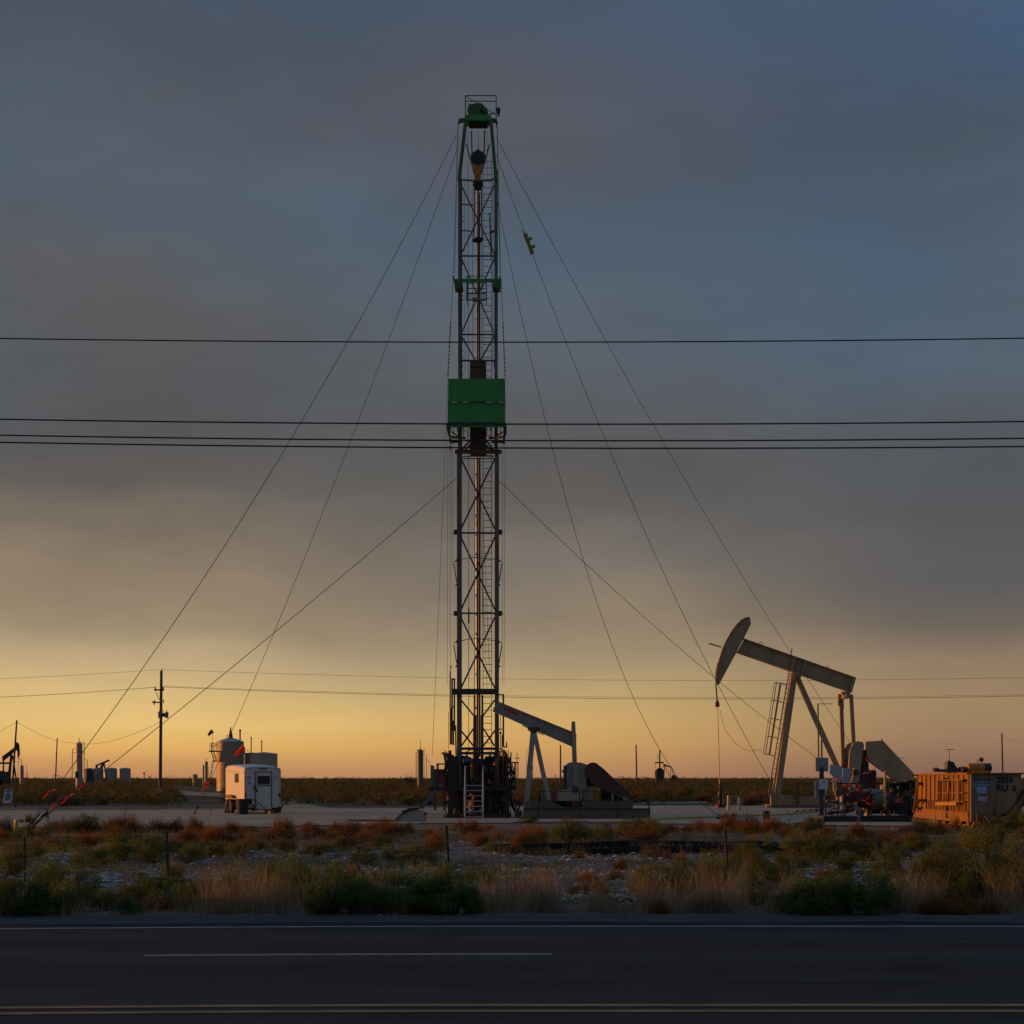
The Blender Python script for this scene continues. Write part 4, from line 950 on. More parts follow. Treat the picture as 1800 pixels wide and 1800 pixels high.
Q('beam_flange', mb, M['tan'])
for (u, v) in ((1337.5, 1130.5), (1454, 1172.5)):
    mb = MB(); mb.ring(L(u, v, 0), .08, .018); Q('lifting_eye', mb, M['tan'])
mb = MB(); mb.bar(L(1390.5, 1152, 0), L(1392, 1139.5, 0), .05, .07); Q('beam_pin', mb, M['tan'])
for t in (.12, .28, .62, .80):
    a, e = L(1307 + 195.5 * t, 1124.5 + 67.5 * t, -.10), L(1296.5 + 199 * t, 1145 + 71 * t, -.10); mb = MB(); mb.bar(a, e, .04, .05); Q('beam_stiffener', mb, M['tan'])
for (u, v) in ((1284, 1116), (1290, 1150), (1270, 1172), (1300, 1100)):
    mb = MB(); mb.box(L(u, v, -.21), (.09, .03, .09)); Q('head_bolt', mb, M['rust'])
mb = MB(); mb.prism([L(1391, 1180, -.35), L(1408, 1186, -.35), L(1406, 1192, -.35), L(1388, 1190, -.35)], (0, .7, 0)); mb.lathe(L(1397, 1187, 0), [(.1, -.5), (.16, -.48), (.16, .48), (.1, .5)], 14, 'Y'); mb.box(L(1398, 1193.5, 0), (.55, .6, .1)); Q('saddle_bearing', mb, M['tan'])
for s in (-1, 1):
    mb = MB(); mb.bar(L(1394, 1193, s * .25), L(1360.5, 1420, s * .55), .34, .26); Q('samson_post', mb, M['tan'])
mb = MB(); mb.bar(L(1402, 1193, 0), L(1473, 1352, 0), .3, .26); Q('back_leg', mb, M['tan'])
mb = MB(); mb.bar(L(1408, 1216, -.15), L(1414, 1214, -.15), .12, .34); Q('leg_collar', mb, M['tan'])
mb = MB(); a0, a1, c0, c1 = L(1384, 1180, -.75), L(1346, 1398, -1.0), L(1391, 1183, -.55), L(1353.5, 1400, -.75)
mb.bar(a0, a1, .06, .05); mb.bar(c0, c1, .06, .05)
for i in range(25):
    t = (i + .5) / 25; mb.tube(a0.lerp(a1, t), c0.lerp(c1, t), .015, n=5)
lad = Q('ladder', mb, M['tan'])
mb = MB(); A, B, C, D = L(1361, 1201, -.9), L(1341, 1326, -1.05), L(1379, 1204, -.75), L(1358, 1329, -.9)
for (p, q, wd) in ((A, B, .05), (A.lerp(C, .42), B.lerp(D, .42), .09), (C, D, .05), (A + V((-.06, .5, 0)), B + V((-.06, .5, 0)), .03), (A + V((.3, .75, 0)), B + V((.3, .75, 0)), .03)): mb.bar(p, q, wd, .03)
for t in (0, .25, .5, .75, 1):
    p, q = A.lerp(B, t), C.lerp(D, t); mb.poly([q, p, p + V((-.06, .5, 0)), p + V((.3, .8, 0)), q + V((0, .6, 0))], .022, 5)
Q('safety_cage', mb, M['tan'])
for (a, c, dy) in (((1483, 1240), (1486.5, 1346), .75), ((1491.5, 1222), (1499, 1362), -.75)):
    mb = MB(); mb.bar(L(*a, dy), L(*c, dy), .22, .2); Q('pitman_arm', mb, M['tan'])
mb = MB(); mb.prism([L(1478, 1216, -.2), L(1494, 1216, -.2), L(1491, 1224, -.2), L(1481, 1222, -.2)], (0, .4, 0)); mb.bar(L(1486, 1224, -.95), L(1486, 1224, .95), .25, .25)
Q('equalizer', mb, M['tan'])
mb = MB(); mb.prism([L(1477, 1219, .6), L(1486, 1219, .6), L(1487, 1245, .6), L(1483, 1246, .6), L(1477, 1238, .6)], (0, .3, 0)); Q('equalizer_bearing', mb, M['tan'])
for dy in (-1.05, .8):
    mb = MB(); mb.prism([L(1486, 1350, dy), L(1488, 1320, dy), L(1494, 1308, dy), L(1502, 1303.5, dy), L(1511, 1305, dy), L(1513, 1312, dy), L(1510, 1328, dy), L(1503, 1380, dy), L(1490, 1376, dy), L(1497, 1349, dy)], (0, .25, 0)); Q('crank_counterweight', mb, M['tan'])
    mb = MB(); mb.lathe(L(1498, 1358, dy - .03), [(.01, -.05), (.17, -.05), (.2, .02), (.2, .3), (.01, .32)], 16, 'Y'); Q('crank_pin', mb, M['dark'])
mb = MB(); mb.prism([L(1504, 1318, -.5), L(1524, 1318, -.5), L(1524, 1412, -.5), L(1500, 1412, -.5)], (0, 1.0, 0)); mb.bar(L(1514, 1345, -.55), L(1514, 1400, -.55), .12, .12); Q('gearbox', mb, M['dark'])  # gearbox coloured dark to paint the shaded gap beside the counterweight
mb = MB(); mb.prism([L(1518.5, 1304, -.9), L(1546, 1302, -.9), L(1600.5, 1360, -.9), L(1600.5, 1373, -.9), L(1570, 1373, -.9), L(1526, 1341, -.9), L(1519.5, 1332, -.9)], (0, .45, 0)); mb.bar(L(1546, 1303, -.7), L(1546, 1299, -.7), .06, .06); mb.bar(L(1574, 1332.7, -.6), L(1585, 1332.7, -.6), .04, .03); Q('belt_guard', mb, M['tan'])
mb = MB(); mb.box(L(1532, 1374, .2), (.5, .6, .9)); mb.lathe(L(1532, 1361, .2), [(.1, -.3), (.26, -.28), (.26, .28), (.1, .3)], 14, 'X'); Q('motor', mb, M['dkred'])
mb = MB(); mb.prism([L(1362, 1408, -.9), L(1610, 1405, -.9), L(1610, 1414, -.9), L(1362, 1415, -.9)], (0, 1.8, 0)); Q('base_skid', mb, M['tan'])
mb = MB(); mb.prism([L(1350, 1414, -1.3), L(1610, 1414, -1.3), L(1610, 1421.5, -1.3), L(1350, 1421.5, -1.3)], (0, 2.6, 0)); Q('concrete_base', mb, M['concrete'])
mb = MB(); mb.prism([L(1353, 1396, -.7), L(1358, 1396, -.7), L(1357, 1416, -.7), L(1352.5, 1416, -.7)], (0, .5, 0)); mb.box(L(1348, 1418.5, -.9), (.35, .4, .22)); mb.prism([L(1349, 1388, -1.05), L(1357, 1388, -1.05), L(1357, 1400, -1.05), L(1350, 1400, -1.05)], (0, .05, 0)); Q('ladder_foot', mb, M['tan'])
mb = MB(); mb.prism([L(1367, 1398, -.8), L(1391, 1398, -.8), L(1391, 1416, -.8), L(1366, 1416, -.8)], (0, 1.2, 0)); Q('base_box', mb, M['tan'])
mb = MB()
for u in (1394.5, 1397.5): mb.bar(L(u, 1417, -1.2), L(u, 1377, -1.2), .05, .05)
mb.bar(L(1393, 1377.6, -1.2), L(1605, 1377.6, -1.2), .05, .05)
mb.bar(L(1435, 1417, -1.2), L(1435, 1377, -1.2), .05, .05); mb.bar(L(1398, 1397.5, -1.2), L(1435, 1397.5, -1.2), .04, .04); Q('guard_rail', mb, M['black'])
mb = MB(); mb.prism([L(1398, 1398, -1.15), L(1434, 1398, -1.15), L(1434, 1415, -1.15), L(1398, 1415, -1.15)], (0, .05, 0)); Q('guard_screen', mb, M['tan'])
for q in ([(1452, 1343.5), (1473, 1348.5), (1471, 1370), (1466, 1376), (1450, 1359)], [(1474, 1350), (1489, 1351), (1485, 1376), (1472, 1377), (1472, 1368)]):
    mb = MB(); mb.prism([L(u, v, -1.5) for u, v in q], (0, .06, 0)); Q('crank_guard_panel', mb, M['galv'])
mb = MB(); mb.prism([L(1479, 1345, -.4), L(1487, 1342, -.4), L(1490, 1350, -.4), L(1478, 1350, -.4)], (0, .4, 0)); mb.bar(L(1486, 1346, -.3), L(1484, 1316, -.3), .12, .1); Q('crank_hub', mb, M['rust'])
for dy in (-.12, .12):
    mb = MB(); mb.poly([L(1262, 1165, dy - 0), L(1258.5, 1182, dy), L(1258.3, 1203, dy), L(1260.5, 1232, dy)], .03, 6); Q('bridle_cable', mb, M['dark'])
mb = MB(); mb.lathe(L(1260.8, 1243, 0), [(.06, 0), (.13, .04), (.14, .18), (.08, .36), (.03, .42)], 12); Q('carrier_bar', mb, M['dkred'])
mb = MB(); mb.tube(L(1261.3, 1243, 0), L(1265, 1378, 0), .028, n=10); Q('polished_rod', mb, M['pipe'])
mb = MB(); mb.poly([L(1266, 1248, 0), L(1270, 1268, 0), L(1277, 1287, 0), L(1292, 1306, 0), L(1308, 1317, 0), L(1322, 1320.5, 0), L(1338, 1317, -.5)], .011, 5); Q('signal_cable', mb, M['cable'])
wh = thing('wellhead', L(1266, 1424), 'dark wellhead with small valves under the horse head of the tan pump jack', 'wellhead')
mb = MB(); mb.lathe(L(1266.5, 1425, 0), [(.18, 0), (.18, .25), (.12, .3), (.12, .8), (.16, .85), (.16, 1.1), (.09, 1.15), (.09, 1.55), (.05, 1.6)], 14); mb.tube(L(1262, 1404, 0), L(1272, 1404, 0), .08, n=10); mb.tube(L(1271, 1422, -.2), L(1271, 1392, -.2), .04, n=8); part('wellhead_stack', mb, M['black'], wh)
mb = MB(); mb.lathe(L(1261.5, 1422, -.15), [(.09, 0), (.11, .2), (.06, .32)], 10); part('red_valve', mb, M['red'], wh)
mb = MB(); mb.tube(L(1272, 1424, -.2), L(1275, 1408, -.2), .04, n=8); mb.box(L(1262.5, 1387, -.1), (.1, .1, .12)); part('side_pipe', mb, M['rust'], wh)
f = plane(96.0)
for (u, v1, lab) in ((1280.5, 1398, 'taller tan guard post left of the pair near the wellhead'), (1299.5, 1401, 'shorter tan guard post right of the pair near the wellhead')):
    mb = MB(); mb.tube(f(u, 1428), f(u, v1), .075, n=12); tag(mb.build('guard_post', mat('cream_post_paint', (.42, .36, .24), .6), origin=f(u, 1427)), lab, 'post', 'guard posts by the wellhead')
mb = MB(); mb.tube(f(1281, 1399), f(1299, 1399.3), .015, n=6); tag(mb.build('chain_bar', M['galv'], origin=f(1290, 1399)), 'thin bar joining the two tan guard posts', 'bar')
# yellow hose to the wellhead and knot of rubble
pts = [ground_pt(1130, 1441, .04), ground_pt(1190, 1438, .05), ground_pt(1270, 1435, .06), ground_pt(1340, 1433, .05), ground_pt(1400, 1430, .06), ground_pt(1432, 1427, .10)]
mb = MB(); mb.poly(pts, .05, 8); tag(mb.build('yellow_hose', M['hoseyellow'], origin=pts[2]), 'long faded yellow hose lying across the gravel pad', 'hose')
pts = [ground_pt(1395, 1430, .05), ground_pt(1420, 1427.5, .06), ground_pt(1442, 1425, .08)]
mb = MB(); mb.poly([p + V((0, -.2, .04)) for p in pts], .05, 8)
for t in (.1, .35, .6, .8): mb.lathe(pts[0].lerp(pts[2], t) + V((0, -.2, -.08)), [(.03, 0), (.1, .06), (.11, .14), (.04, .24)], 8)
tag(mb.build('discharge_line', M['dkred'], origin=pts[1]), 'dull red pipe with valves joining the yellow hose to the pump skid', 'pipe')
p = ground_pt(1276, 1440); mb = MB()
for i in range(14): mb.lathe(p + V((random.uniform(-.35, .35), random.uniform(-.2, .2), random.uniform(0, .12))), [(.02, 0), (random.uniform(.06, .12), .06), (.02, .14)], 7)
tag(mb.build('coiled_hose', M['black'], origin=p), 'dark tangled heap lying over the yellow hose', 'heap')
p = ground_pt(1347, 1441); mb = MB(); mb.lathe(p, [(.12, 0), (.14, .03), (.14, .36), (.12, .38)], 14); mb.ring(p + V((0, 0, .34)), .14, .012, 'Z', 16); tag(mb.build('small_drum', M['black'], origin=p), 'small black drum standing on the gravel in front of the tan pump jack', 'drum')

# ================================================================== ELECTRICAL CABINET
L = plane(80.0)
ec = thing('electrical_cabinet', L(1446, 1435), 'gray electrical cabinet with white meter box and tall thin antenna mast', 'cabinet')
mb = MB(); mb.prism([L(1434, 1332, 0), L(1456, 1332, 0), L(1456, 1356, 0), L(1434, 1356, 0)], (0, .35, 0)); mb.prism([L(1433.5, 1373, 0), L(1456, 1372, 0), L(1456, 1402, 0), L(1433.5, 1402, 0)], (0, .35, 0)); part('cabinet_body', mb, M['cabinet'], ec)
mb = MB(); mb.prism([L(1440, 1350, -.05), L(1448, 1348, -.05), L(1448, 1437, -.05), L(1440, 1437, -.05)], (0, .06, 0)); mb.prism([L(1441, 1352, -.1), L(1447, 1350, -.1), L(1447, 1372, -.1), L(1441, 1372, -.1)], (0, .15, 0)); mb.bar(L(1452, 1437, .1), L(1452, 1400, .1), .08, .08); part('cabinet_post', mb, M['dark'], ec)
mb = MB(); mb.prism([L(1439, 1372, -.2), L(1442, 1369.5, -.2), L(1451, 1369.5, -.2), L(1454, 1372, -.2), L(1454, 1387.5, -.2), L(1439, 1387.5, -.2)], (0, .15, 0)); part('meter_box', mb, M['offwhite'], ec)
mb = MB(); mb.prism([L(1443, 1374, -.205), L(1450, 1374, -.205), L(1450, 1375, -.205), L(1443, 1375, -.205)], (0, -.004, 0)); mb.prism([L(1445, 1377, -.205), L(1448, 1377, -.205), L(1448, 1378, -.205), L(1445, 1378, -.205)], (0, -.004, 0)); part('meter_marking', mb, M['red'], ec)
mb = MB(); mb.tube(L(1440, 1350, .1), L(1438.3, 1236.5, .1), .035, n=8); mb.tube(L(1445.5, 1345, .1), L(1445, 1300, .1), .035, n=8); part('antenna_mast', mb, M['dark'], ec)
mb = MB(); mb.tube(L(1437.5, 1237, .1), L(1464, 1237, .1), .014, n=6)
for u in (1448, 1458, 1463): mb.tube(L(u, 1239, .1), L(u, 1235, .1), .008, n=5)
part('antenna_boom', mb, M['dark'], ec)

# ================================================================== PUMP SKID
L = plane(71.0)
ps = thing('pump_skid', (L(1520, 0).x, 71.0, 0), 'dark cluttered pump and manifold skid between the cabinet and the tan numbered tank', 'pump')
def S(name, mb, mt, label=None): return part(name, mb, mt, ps, label)
mb = MB(); mb.prism([L(1440, 1434, -1), L(1616, 1434, -1), L(1616, 1443.5, -1), L(1440, 1443.5, -1)], (0, 2.4, 0)); mb.bar(L(1438, 1444.5, -1.1), L(1618, 1444.5, -1.1), .06, .05); S('skid_base', mb, M['black'])
mb = MB(); mb.lathe(L(1545, 1409, .3), [(.1, -.68), (.44, -.62), (.5, -.5), (.5, .5), (.44, .62), (.1, .68)], 26, 'X'); S('pump_barrel', mb, mat('gray_olive_tank_paint', (.13, .13, .12), .5, 0, .15, 2, .2))
mb = MB(); mb.box(L(1525, 1429, .3), (.12, .8, .3)); mb.box(L(1563, 1429, .3), (.12, .8, .3)); mb.lathe(L(1557, 1391.5, .3), [(.1, 0), (.16, .03), (.18, .22), (.12, .28)], 14); S('barrel_stand', mb, M['oldgray'])
mb = MB(); mb.lathe(L(1518, 1405, 0), [(.1, -.35), (.34, -.3), (.36, .15), (.2, .35)], 18, 'X'); mb.lathe(L(1500, 1400, 0), [(.05, -.2), (.22, -.16), (.22, .16), (.05, .2)], 16, 'Y'); S('pump_end', mb, M['dkred'])
mb = MB(); mb.lathe(L(1493, 1390, -.4), [(.02, 0), (.12, .02), (.14, .1), (.06, .18), (.02, .2)], 14); S('pulsation_cap', mb, M['blue'])
man = [((1466, 1398), (1478, 1426), .05), ((1478, 1395), (1482, 1430), .06), ((1460, 1420), (1500, 1418), .07), ((1450, 1430), (1500, 1424), .05), ((1488, 1392), (1490, 1424), .05), ((1462, 1410), (1492, 1406), .05), ((1500, 1395), (1512, 1380), .035), ((1470, 1386), (1470, 1420), .03), ((1446, 1407), (1466, 1412), .04)]
for i, (a, c, r) in enumerate(man):
    mb = MB(); dy = -.7 + .15 * (i % 4); mb.tube(L(*a, dy), L(*c, dy), r, n=10)
    for t in (.2, .8): mb.lathe(L(a[0] + (c[0] - a[0]) * t, a[1] + (c[1] - a[1]) * t + 3.5, dy), [(.04, 0), (r + .05, .03), (r + .05, .13), (.04, .16)], 8)
    S('manifold_pipe', mb, M['dkred'] if i in (1, 6) else (M['galv'] if i in (0, 2, 7) else M['dark']))
for i in range(30):
    u0 = random.uniform(1446, 1612); v0 = random.uniform(1384, 1432); dy = random.uniform(-.9, -.1); mb = MB()
    if i % 2: mb.tube(L(u0, v0, dy), L(u0 + random.uniform(-16, 16), v0 + random.uniform(-14, 14), dy + random.uniform(-.2, .2)), random.choice((.02, .03, .045)), n=7)
    else: mb.box(L(u0, v0, dy), (random.uniform(.08, .3), random.uniform(.1, .3), random.uniform(.08, .3)), random.uniform(-.4, .4))
    S('small_fitting', mb, random.choice((M['black'], M['dark'], M['dark'], M['dkred'], M['galv'])))
for (u, v, r) in ((1472, 1392, .1), (1481, 1394, .11), (1466, 1402, .09), (1493, 1411, .12), (1458, 1425, .11), (1474, 1429, .10), (1503, 1388, .09), (1508, 1384, .08), (1484, 1421, .12), (1452, 1427, .09)):
    mb = MB(); mb.ring(L(u, v, -.85), r, .018); mb.tube(L(u, v, -.85), L(u, v, -.6), .03, n=6); mb.bar(L(u - r / .0229, v, -.85), L(u + r / .0229, v, -.85), .02, .02); S('valve_wheel', mb, M['red'] if u in (1466, 1503) else M['dark'])
mb = MB(); mb.tube(L(1471.5, 1409, -.9), L(1471.5, 1398, -.9), .055, n=8); S('white_filter', mb, M['offwhite'])
mb = MB(); mb.poly([L(1492, 1419, -.9), L(1500, 1419, -.95), L(1503, 1428, -1.0), L(1500, 1444, -1.1), L(1493, 1447, -1.15)], .09, 10); S('suction_hose', mb, M['blue'])
mb = MB(); mb.poly([L(1446, 1438, -1.1), L(1470, 1443, -1.2), L(1510, 1447.5, -1.3), L(1560, 1447, -1.2), L(1618, 1444, -1.1)], .05, 8); S('ground_hose', mb, M['black'])
mb = MB(); mb.bar(L(1455, 1377.5, -.3), L(1606, 1377, -.3), .05, .06)
for u in (1470, 1512, 1580, 1604): mb.bar(L(u, 1440, -.3), L(u, 1377, -.3), .05, .05)
S('skid_railing', mb, M['black'])
mb = MB(); mb.tube(L(1548.3, 1418, -.8), L(1548.3, 1358, -.8), .05, n=10); mb.tube(L(1548.3, 1358, -.8), L(1548.3, 1355, -.8), .035, n=8); S('yellow_standpipe', mb, M['hoseyellow'])
mb = MB(); mb.prism([L(1568, 1411, -.7), L(1587, 1411, -.7), L(1590, 1431, -.7), L(1568, 1431, -.7)], (0, .9, 0)); S('dark_box', mb, M['galv'] if False else M['black'])
mb = MB(); mb.prism([L(1590, 1399, -.2), L(1616, 1399, -.2), L(1616, 1433, -.2), L(1590, 1433, -.2)], (0, .9, 0)); mb.bar(L(1597, 1433, -.4), L(1597, 1378, -.4), .1, .1); S('engine_housing', mb, M['dark'])
mb = MB()
for (u, v, sx, sz) in ((1578, 1388, .5, .4), (1592, 1384, .4, .45), (1602, 1387, .3, .3), (1570, 1380, .4, .14), (1586, 1378, .5, .16), (1600, 1377, .3, .25)): mb.box(L(u, v, .2), (sx, .6, sz))
mb.poly([L(1560, 1380, -.2), L(1566, 1395, -.3), L(1564, 1410, -.3), L(1570, 1425, -.3)], .04, 8); mb.poly([L(1590, 1390, -.3), L(1586, 1405, -.3), L(1594, 1420, -.4), L(1606, 1438, -.8)], .045, 8); mb.poly([L(1556, 1378, -.3), L(1572, 1400, -.3), L(1585, 1398, -.3)], .03, 8)
S('engine', mb, M['black'])
mb = MB(); mb.box(L(1572.5, 1384, -.6), (.06, .06, .12)); mb.box(L(1463.5, 1381, -.5), (.14, .1, .52)); mb.box(L(1459.5, 1374, -.5), (.06, .06, .08)); S('amber_reflector', mb, mat('cream_reflector', (.5, .4, .22), .5))
f = plane(70.0)
for (u0, v0, u1, v1, lab) in ((1519, 1337, 1527, 1335.5, 'red ribbon at the belt guard of the tan pump jack'), (1515, 1362, 1537, 1350, 'long red ribbon hanging under the belt guard'), (1466, 1372, 1476, 1366, 'red ribbon in front of the gray guard panels'), (1480, 1382, 1491, 1378, 'red ribbon on the skid railing'),
                              (1512, 1409, 1526, 1401, 'red ribbon curling on the left of the pump barrel'), (1520, 1413.5, 1536, 1409, 'red ribbon low on the pump barrel'), (1552, 1396, 1568, 1390, 'red ribbon on the right end of the pump barrel'), (1570, 1407, 1582, 1407, 'red ribbon over the dark box'), (1544, 1428, 1557, 1421, 'red ribbon at the foot of the yellow standpipe')):
    a = f(u0, v0, -.3); ribbon(a, f(u1, v1, -.3) - a, lab, wdt=.085, curl=.05)

# ================================================================== NUMBERED MUD TANK
A0 = V((14.93, 57.5, 0)); kx = 0.0318; YF = 66.0
mt = thing('mud_tank', A0, 'tan steel tank stencilled 2024 RU 3 with a sunlit ribbed side', 'tank')
def T(name, mb, m, label=None): return part(name, mb, m, mt, label)
def W(u, v, o=0.0):
    """point on the long left wall: column u, row v, pushed o metres out of the wall"""
    s = (u - 900) / F; Y = (A0.x - A0.y * kx) / (s - kx); return V((A0.x + (Y - A0.y) * kx - o, Y, H + (HZ - v) * Y / F))
def wz(y, z, o=0.0): return V((A0.x + (y - A0.y) * kx - o, y, z))
XR_ = 19.2
zt = 1.87
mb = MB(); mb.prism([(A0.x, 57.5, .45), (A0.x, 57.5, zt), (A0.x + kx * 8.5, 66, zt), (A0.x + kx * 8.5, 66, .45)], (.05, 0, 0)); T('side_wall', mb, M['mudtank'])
for i in range(12):
    y = 57.58 + i * .765; mb = MB(); mb.bar(wz(y, .62, .02), wz(y, zt - .02, .02), .04, .06); T('wall_rib', mb, M['mudtank'])
mb = MB(); mb.prism([wz(57.55, .18, .02), wz(57.55, .62, .06), wz(66, .62, .06), wz(66, .18, .25)], (.12, 0, 0)); T('lower_skirt', mb, M['mudtank'])
mb = MB(); mb.prism([wz(57.9, .98, .012), wz(64.5, .98, .012), wz(64.5, .64, .012), wz(57.9, .64, .012)], (-.01, 0, 0))
for i in range(16): mb.bar(wz(58.0 + i * .42, .64, .03), wz(58.0 + i * .42, .97, .03), .05, .03)
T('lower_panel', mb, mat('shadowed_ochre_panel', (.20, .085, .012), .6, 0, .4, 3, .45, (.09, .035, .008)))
# front wall with the tapering bottom
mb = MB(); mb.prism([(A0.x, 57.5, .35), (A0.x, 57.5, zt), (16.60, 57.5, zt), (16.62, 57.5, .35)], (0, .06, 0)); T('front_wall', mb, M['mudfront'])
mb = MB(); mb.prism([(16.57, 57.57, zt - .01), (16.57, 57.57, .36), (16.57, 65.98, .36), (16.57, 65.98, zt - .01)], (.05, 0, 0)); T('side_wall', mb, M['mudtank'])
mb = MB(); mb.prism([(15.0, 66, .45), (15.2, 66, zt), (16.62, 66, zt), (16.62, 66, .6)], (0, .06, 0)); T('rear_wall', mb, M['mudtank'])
mb = MB(); mb.prism([(A0.x - .12, 57.40, zt), (16.72, 57.40, zt), (16.80, 66.1, zt), (A0.x + kx * 8.5 - .12, 66.1, zt)], (0, 0, .05)); mb.bar(wz(66, zt - .02, .0), wz(66, zt - .02, .28), .06, .05); T('top_rim', mb, M['mudtank'])
mb = MB(); mb.bar((15.62, 57.46, .42), (15.62, 57.46, zt), .05, .07); mb.bar((14.97, 57.46, .3), (14.97, 57.46, zt), .06, .09); T('front_rib', mb, M['mudfront'])
mb = MB(); mb.box((15.9, 61.7, .16), (1.9, 8.4, .24)); T('skid_base', mb, M['black'])
mb = MB(); mb.prism([(14.98, 57.3, .06), (15.2, 57.3, .06), (15.2, 57.3, .30), (15.05, 57.3, .34), (14.98, 57.3, .2)], (0, .6, 0)); mb.box((15.25, 57.35, .38), (.30, .06, .42)); T('skid_foot', mb, M['mudtank'])
# folded walkway with rail
mb = MB(); mb.prism([W(1657, 1410, .04), W(1694, 1410, .04), W(1694, 1415.5, .04), W(1657, 1415.5, .04)], (-.22, 0, 0)); T('walkway_ledge', mb, mat('yellow_ledge_paint', (.38, .22, .03), .5, 0, .15, 2))
mb = MB()
for u in (1657.5, 1663, 1671, 1679, 1694, 1699): mb.bar(W(u, 1411, .16), W(u, 1370 if u < 1690 else 1373, .16), .04, .04)
for v in (1371, 1394, 1409): mb.bar(W(1656, v, .16), W(1702, v, .16), .035, .035)
mb.bar(W(1662, 1411, .2), W(1664, 1372, .2), .05, .04); mb.bar(W(1676, 1411, .2), W(1680, 1372, .2), .05, .04)
T('walkway_rail', mb, M['mudtank'])
mb = MB(); mb.bar(W(1666, 1415, .05), W(1666, 1438, .05), .05, .05); mb.bar(W(1668.5, 1415, .05), W(1668.5, 1438, .05), .04, .04); mb.bar(W(1696, 1371, .15), W(1697, 1416, .18), .05, .05); T('drop_pipe', mb, M['dark'])
for (u, v) in ((1622, 1377.5), (1623, 1407), (1630, 1407), (1622, 1421), (1632, 1442), (1659, 1444), (1671, 1445), (1699, 1446), (1657, 1408), (1669, 1408), (1668, 1370), (1698, 1372)):
    c = W(u, v, .1); mb = MB(); mb.tube(c + V((.1, 0, 0)), c + V((-.06, 0, 0)), .05, n=8); mb.ring(c + V((-.07, 0, -.05)), .065, .018, 'X', 12); mb.bar(c + V((-.07, 0, 0)), c + V((-.07, 0, -.12)), .03, .03); T('side_valve', mb, M['black'])
# equipment on the roof
mb = MB(); xx = lambda u, Y: (u - 900) * Y / F
c = V((xx(1717, 60), 60, zt + .22)); mb.lathe(c, [(.1, -.36), (.16, -.3), (.17, .3), (.1, .34)], 18, 'X'); mb.box(c + V((.1, 0, -.14)), (.6, .4, .10)); T('mixer_motor', mb, M['amber'])
mb = MB(); mb.lathe(c + V((.35, -.02, 0)), [(.05, -.14), (.16, -.12), (.165, .1), (.05, .16)], 18, 'X'); mb.lathe(c + V((-.42, 0, -.06)), [(.05, -.1), (.12, -.08), (.09, .1)], 14, 'X'); T('motor_end', mb, M['black'])
mb = MB(); mb.lathe((xx(1723.5, 60), 59.9, zt + .50), [(.01, -.02), (.075, -.02), (.085, 0), (.075, .02), (.01, .02)], 18, 'Y'); T('red_disc', mb, M['red'])
mb = MB(); mb.bar((xx(1718.5, 60), 60, zt + .2), (xx(1718.5, 60), 60, zt + .52), .02, .02); T('disc_rod', mb, M['dark'])
Y6 = 62.5; f6 = plane(Y6)
mb = MB(); mb.prism([f6(1663, 1360, -.2), f6(1664, 1339, -.2), f6(1674, 1339, -.2), f6(1681, 1355, -.2), f6(1681, 1360, -.2)], (0, .5, 0)); T('mixer_hopper', mb, mat('dark_hopper_steel', (.10, .085, .075), .5))
mb = MB(); mb.bar(f6(1666, 1338, -.24), f6(1680, 1352, -.24), .06, .05); mb.bar(f6(1672, 1340, -.24), f6(1676, 1352, -.24), .05, .05); mb.bar(f6(1663.2, 1359, -.23), f6(1664.2, 1337, -.23), .05, .04); T('hopper_frame', mb, M['dark'])
mb = MB(); mb.tube(f6(1642, 1354.5), f6(1664, 1354.5), .05, n=8); mb.lathe(f6(1645, 1357), [(.05, 0), (.12, .02), (.13, .12), (.04, .16)], 10); mb.bar(f6(1645, 1356), f6(1648, 1351), .05, .05); T('roof_valve', mb, M['rust'])
mb = MB(); mb.tube(f6(1684, 1354), f6(1700, 1354), .05, n=8); mb.lathe(f6(1688, 1358), [(.06, 0), (.08, .1), (.06, .2)], 10); mb.box(f6(1686, 1354), (.14, .14, .14)); T('roof_valve', mb, M['dkred'])
# tank placards
def fp(u, v): return V(((u - 900) * 57.5 / F, 57.5, H + (HZ - v) * 57.5 / F))
def placard(u0, v0, u1, v1, base, bars, name='placard'):
    mb = MB(); mb.prism([fp(u0, v0) + V((0, -.002, 0)), fp(u1, v0) + V((0, -.002, 0)), fp(u1, v1) + V((0, -.002, 0)), fp(u0, v1) + V((0, -.002, 0))], (0, -.006, 0)); o = T(name, mb, base)
    for (a, b_, c_, d_, m) in bars:
        mb = MB(); q = lambda s, t: fp(u0 + (u1 - u0) * s, v0 + (v1 - v0) * t) + V((0, -.008, 0))
        mb.prism([q(a, b_), q(c_, b_), q(c_, d_), q(a, d_)], (0, -.003, 0)); part('placard_band', mb, m, o)
lines = [(0, .36, 1, 1, M['signblue']), (.12, .48, .88, .56, M['offwhite']), (.08, .68, .92, .75, M['offwhite'])]
hdr = [(.0, .02, 1, .36, M['dkred'])]
placard(1706, 1367.5, 1724.5, 1381, M['offwhite'], hdr + lines); placard(1726, 1367.5, 1744, 1381, M['offwhite'], hdr + lines)
placard(1716, 1382.5, 1734.5, 1395, M['signblue'], [(.1, .12, .9, .3, M['offwhite']), (.05, .45, .95, .55, M['offwhite']), (.2, .72, .8, .84, M['offwhite'])]); placard(1720, 1396, 1734, 1407.5, M['offwhite'], [(.05, .04, .95, .34, M['dkred']), (.1, .5, .9, .6, M['signblue']), (.1, .74, .9, .84, M['signblue'])])
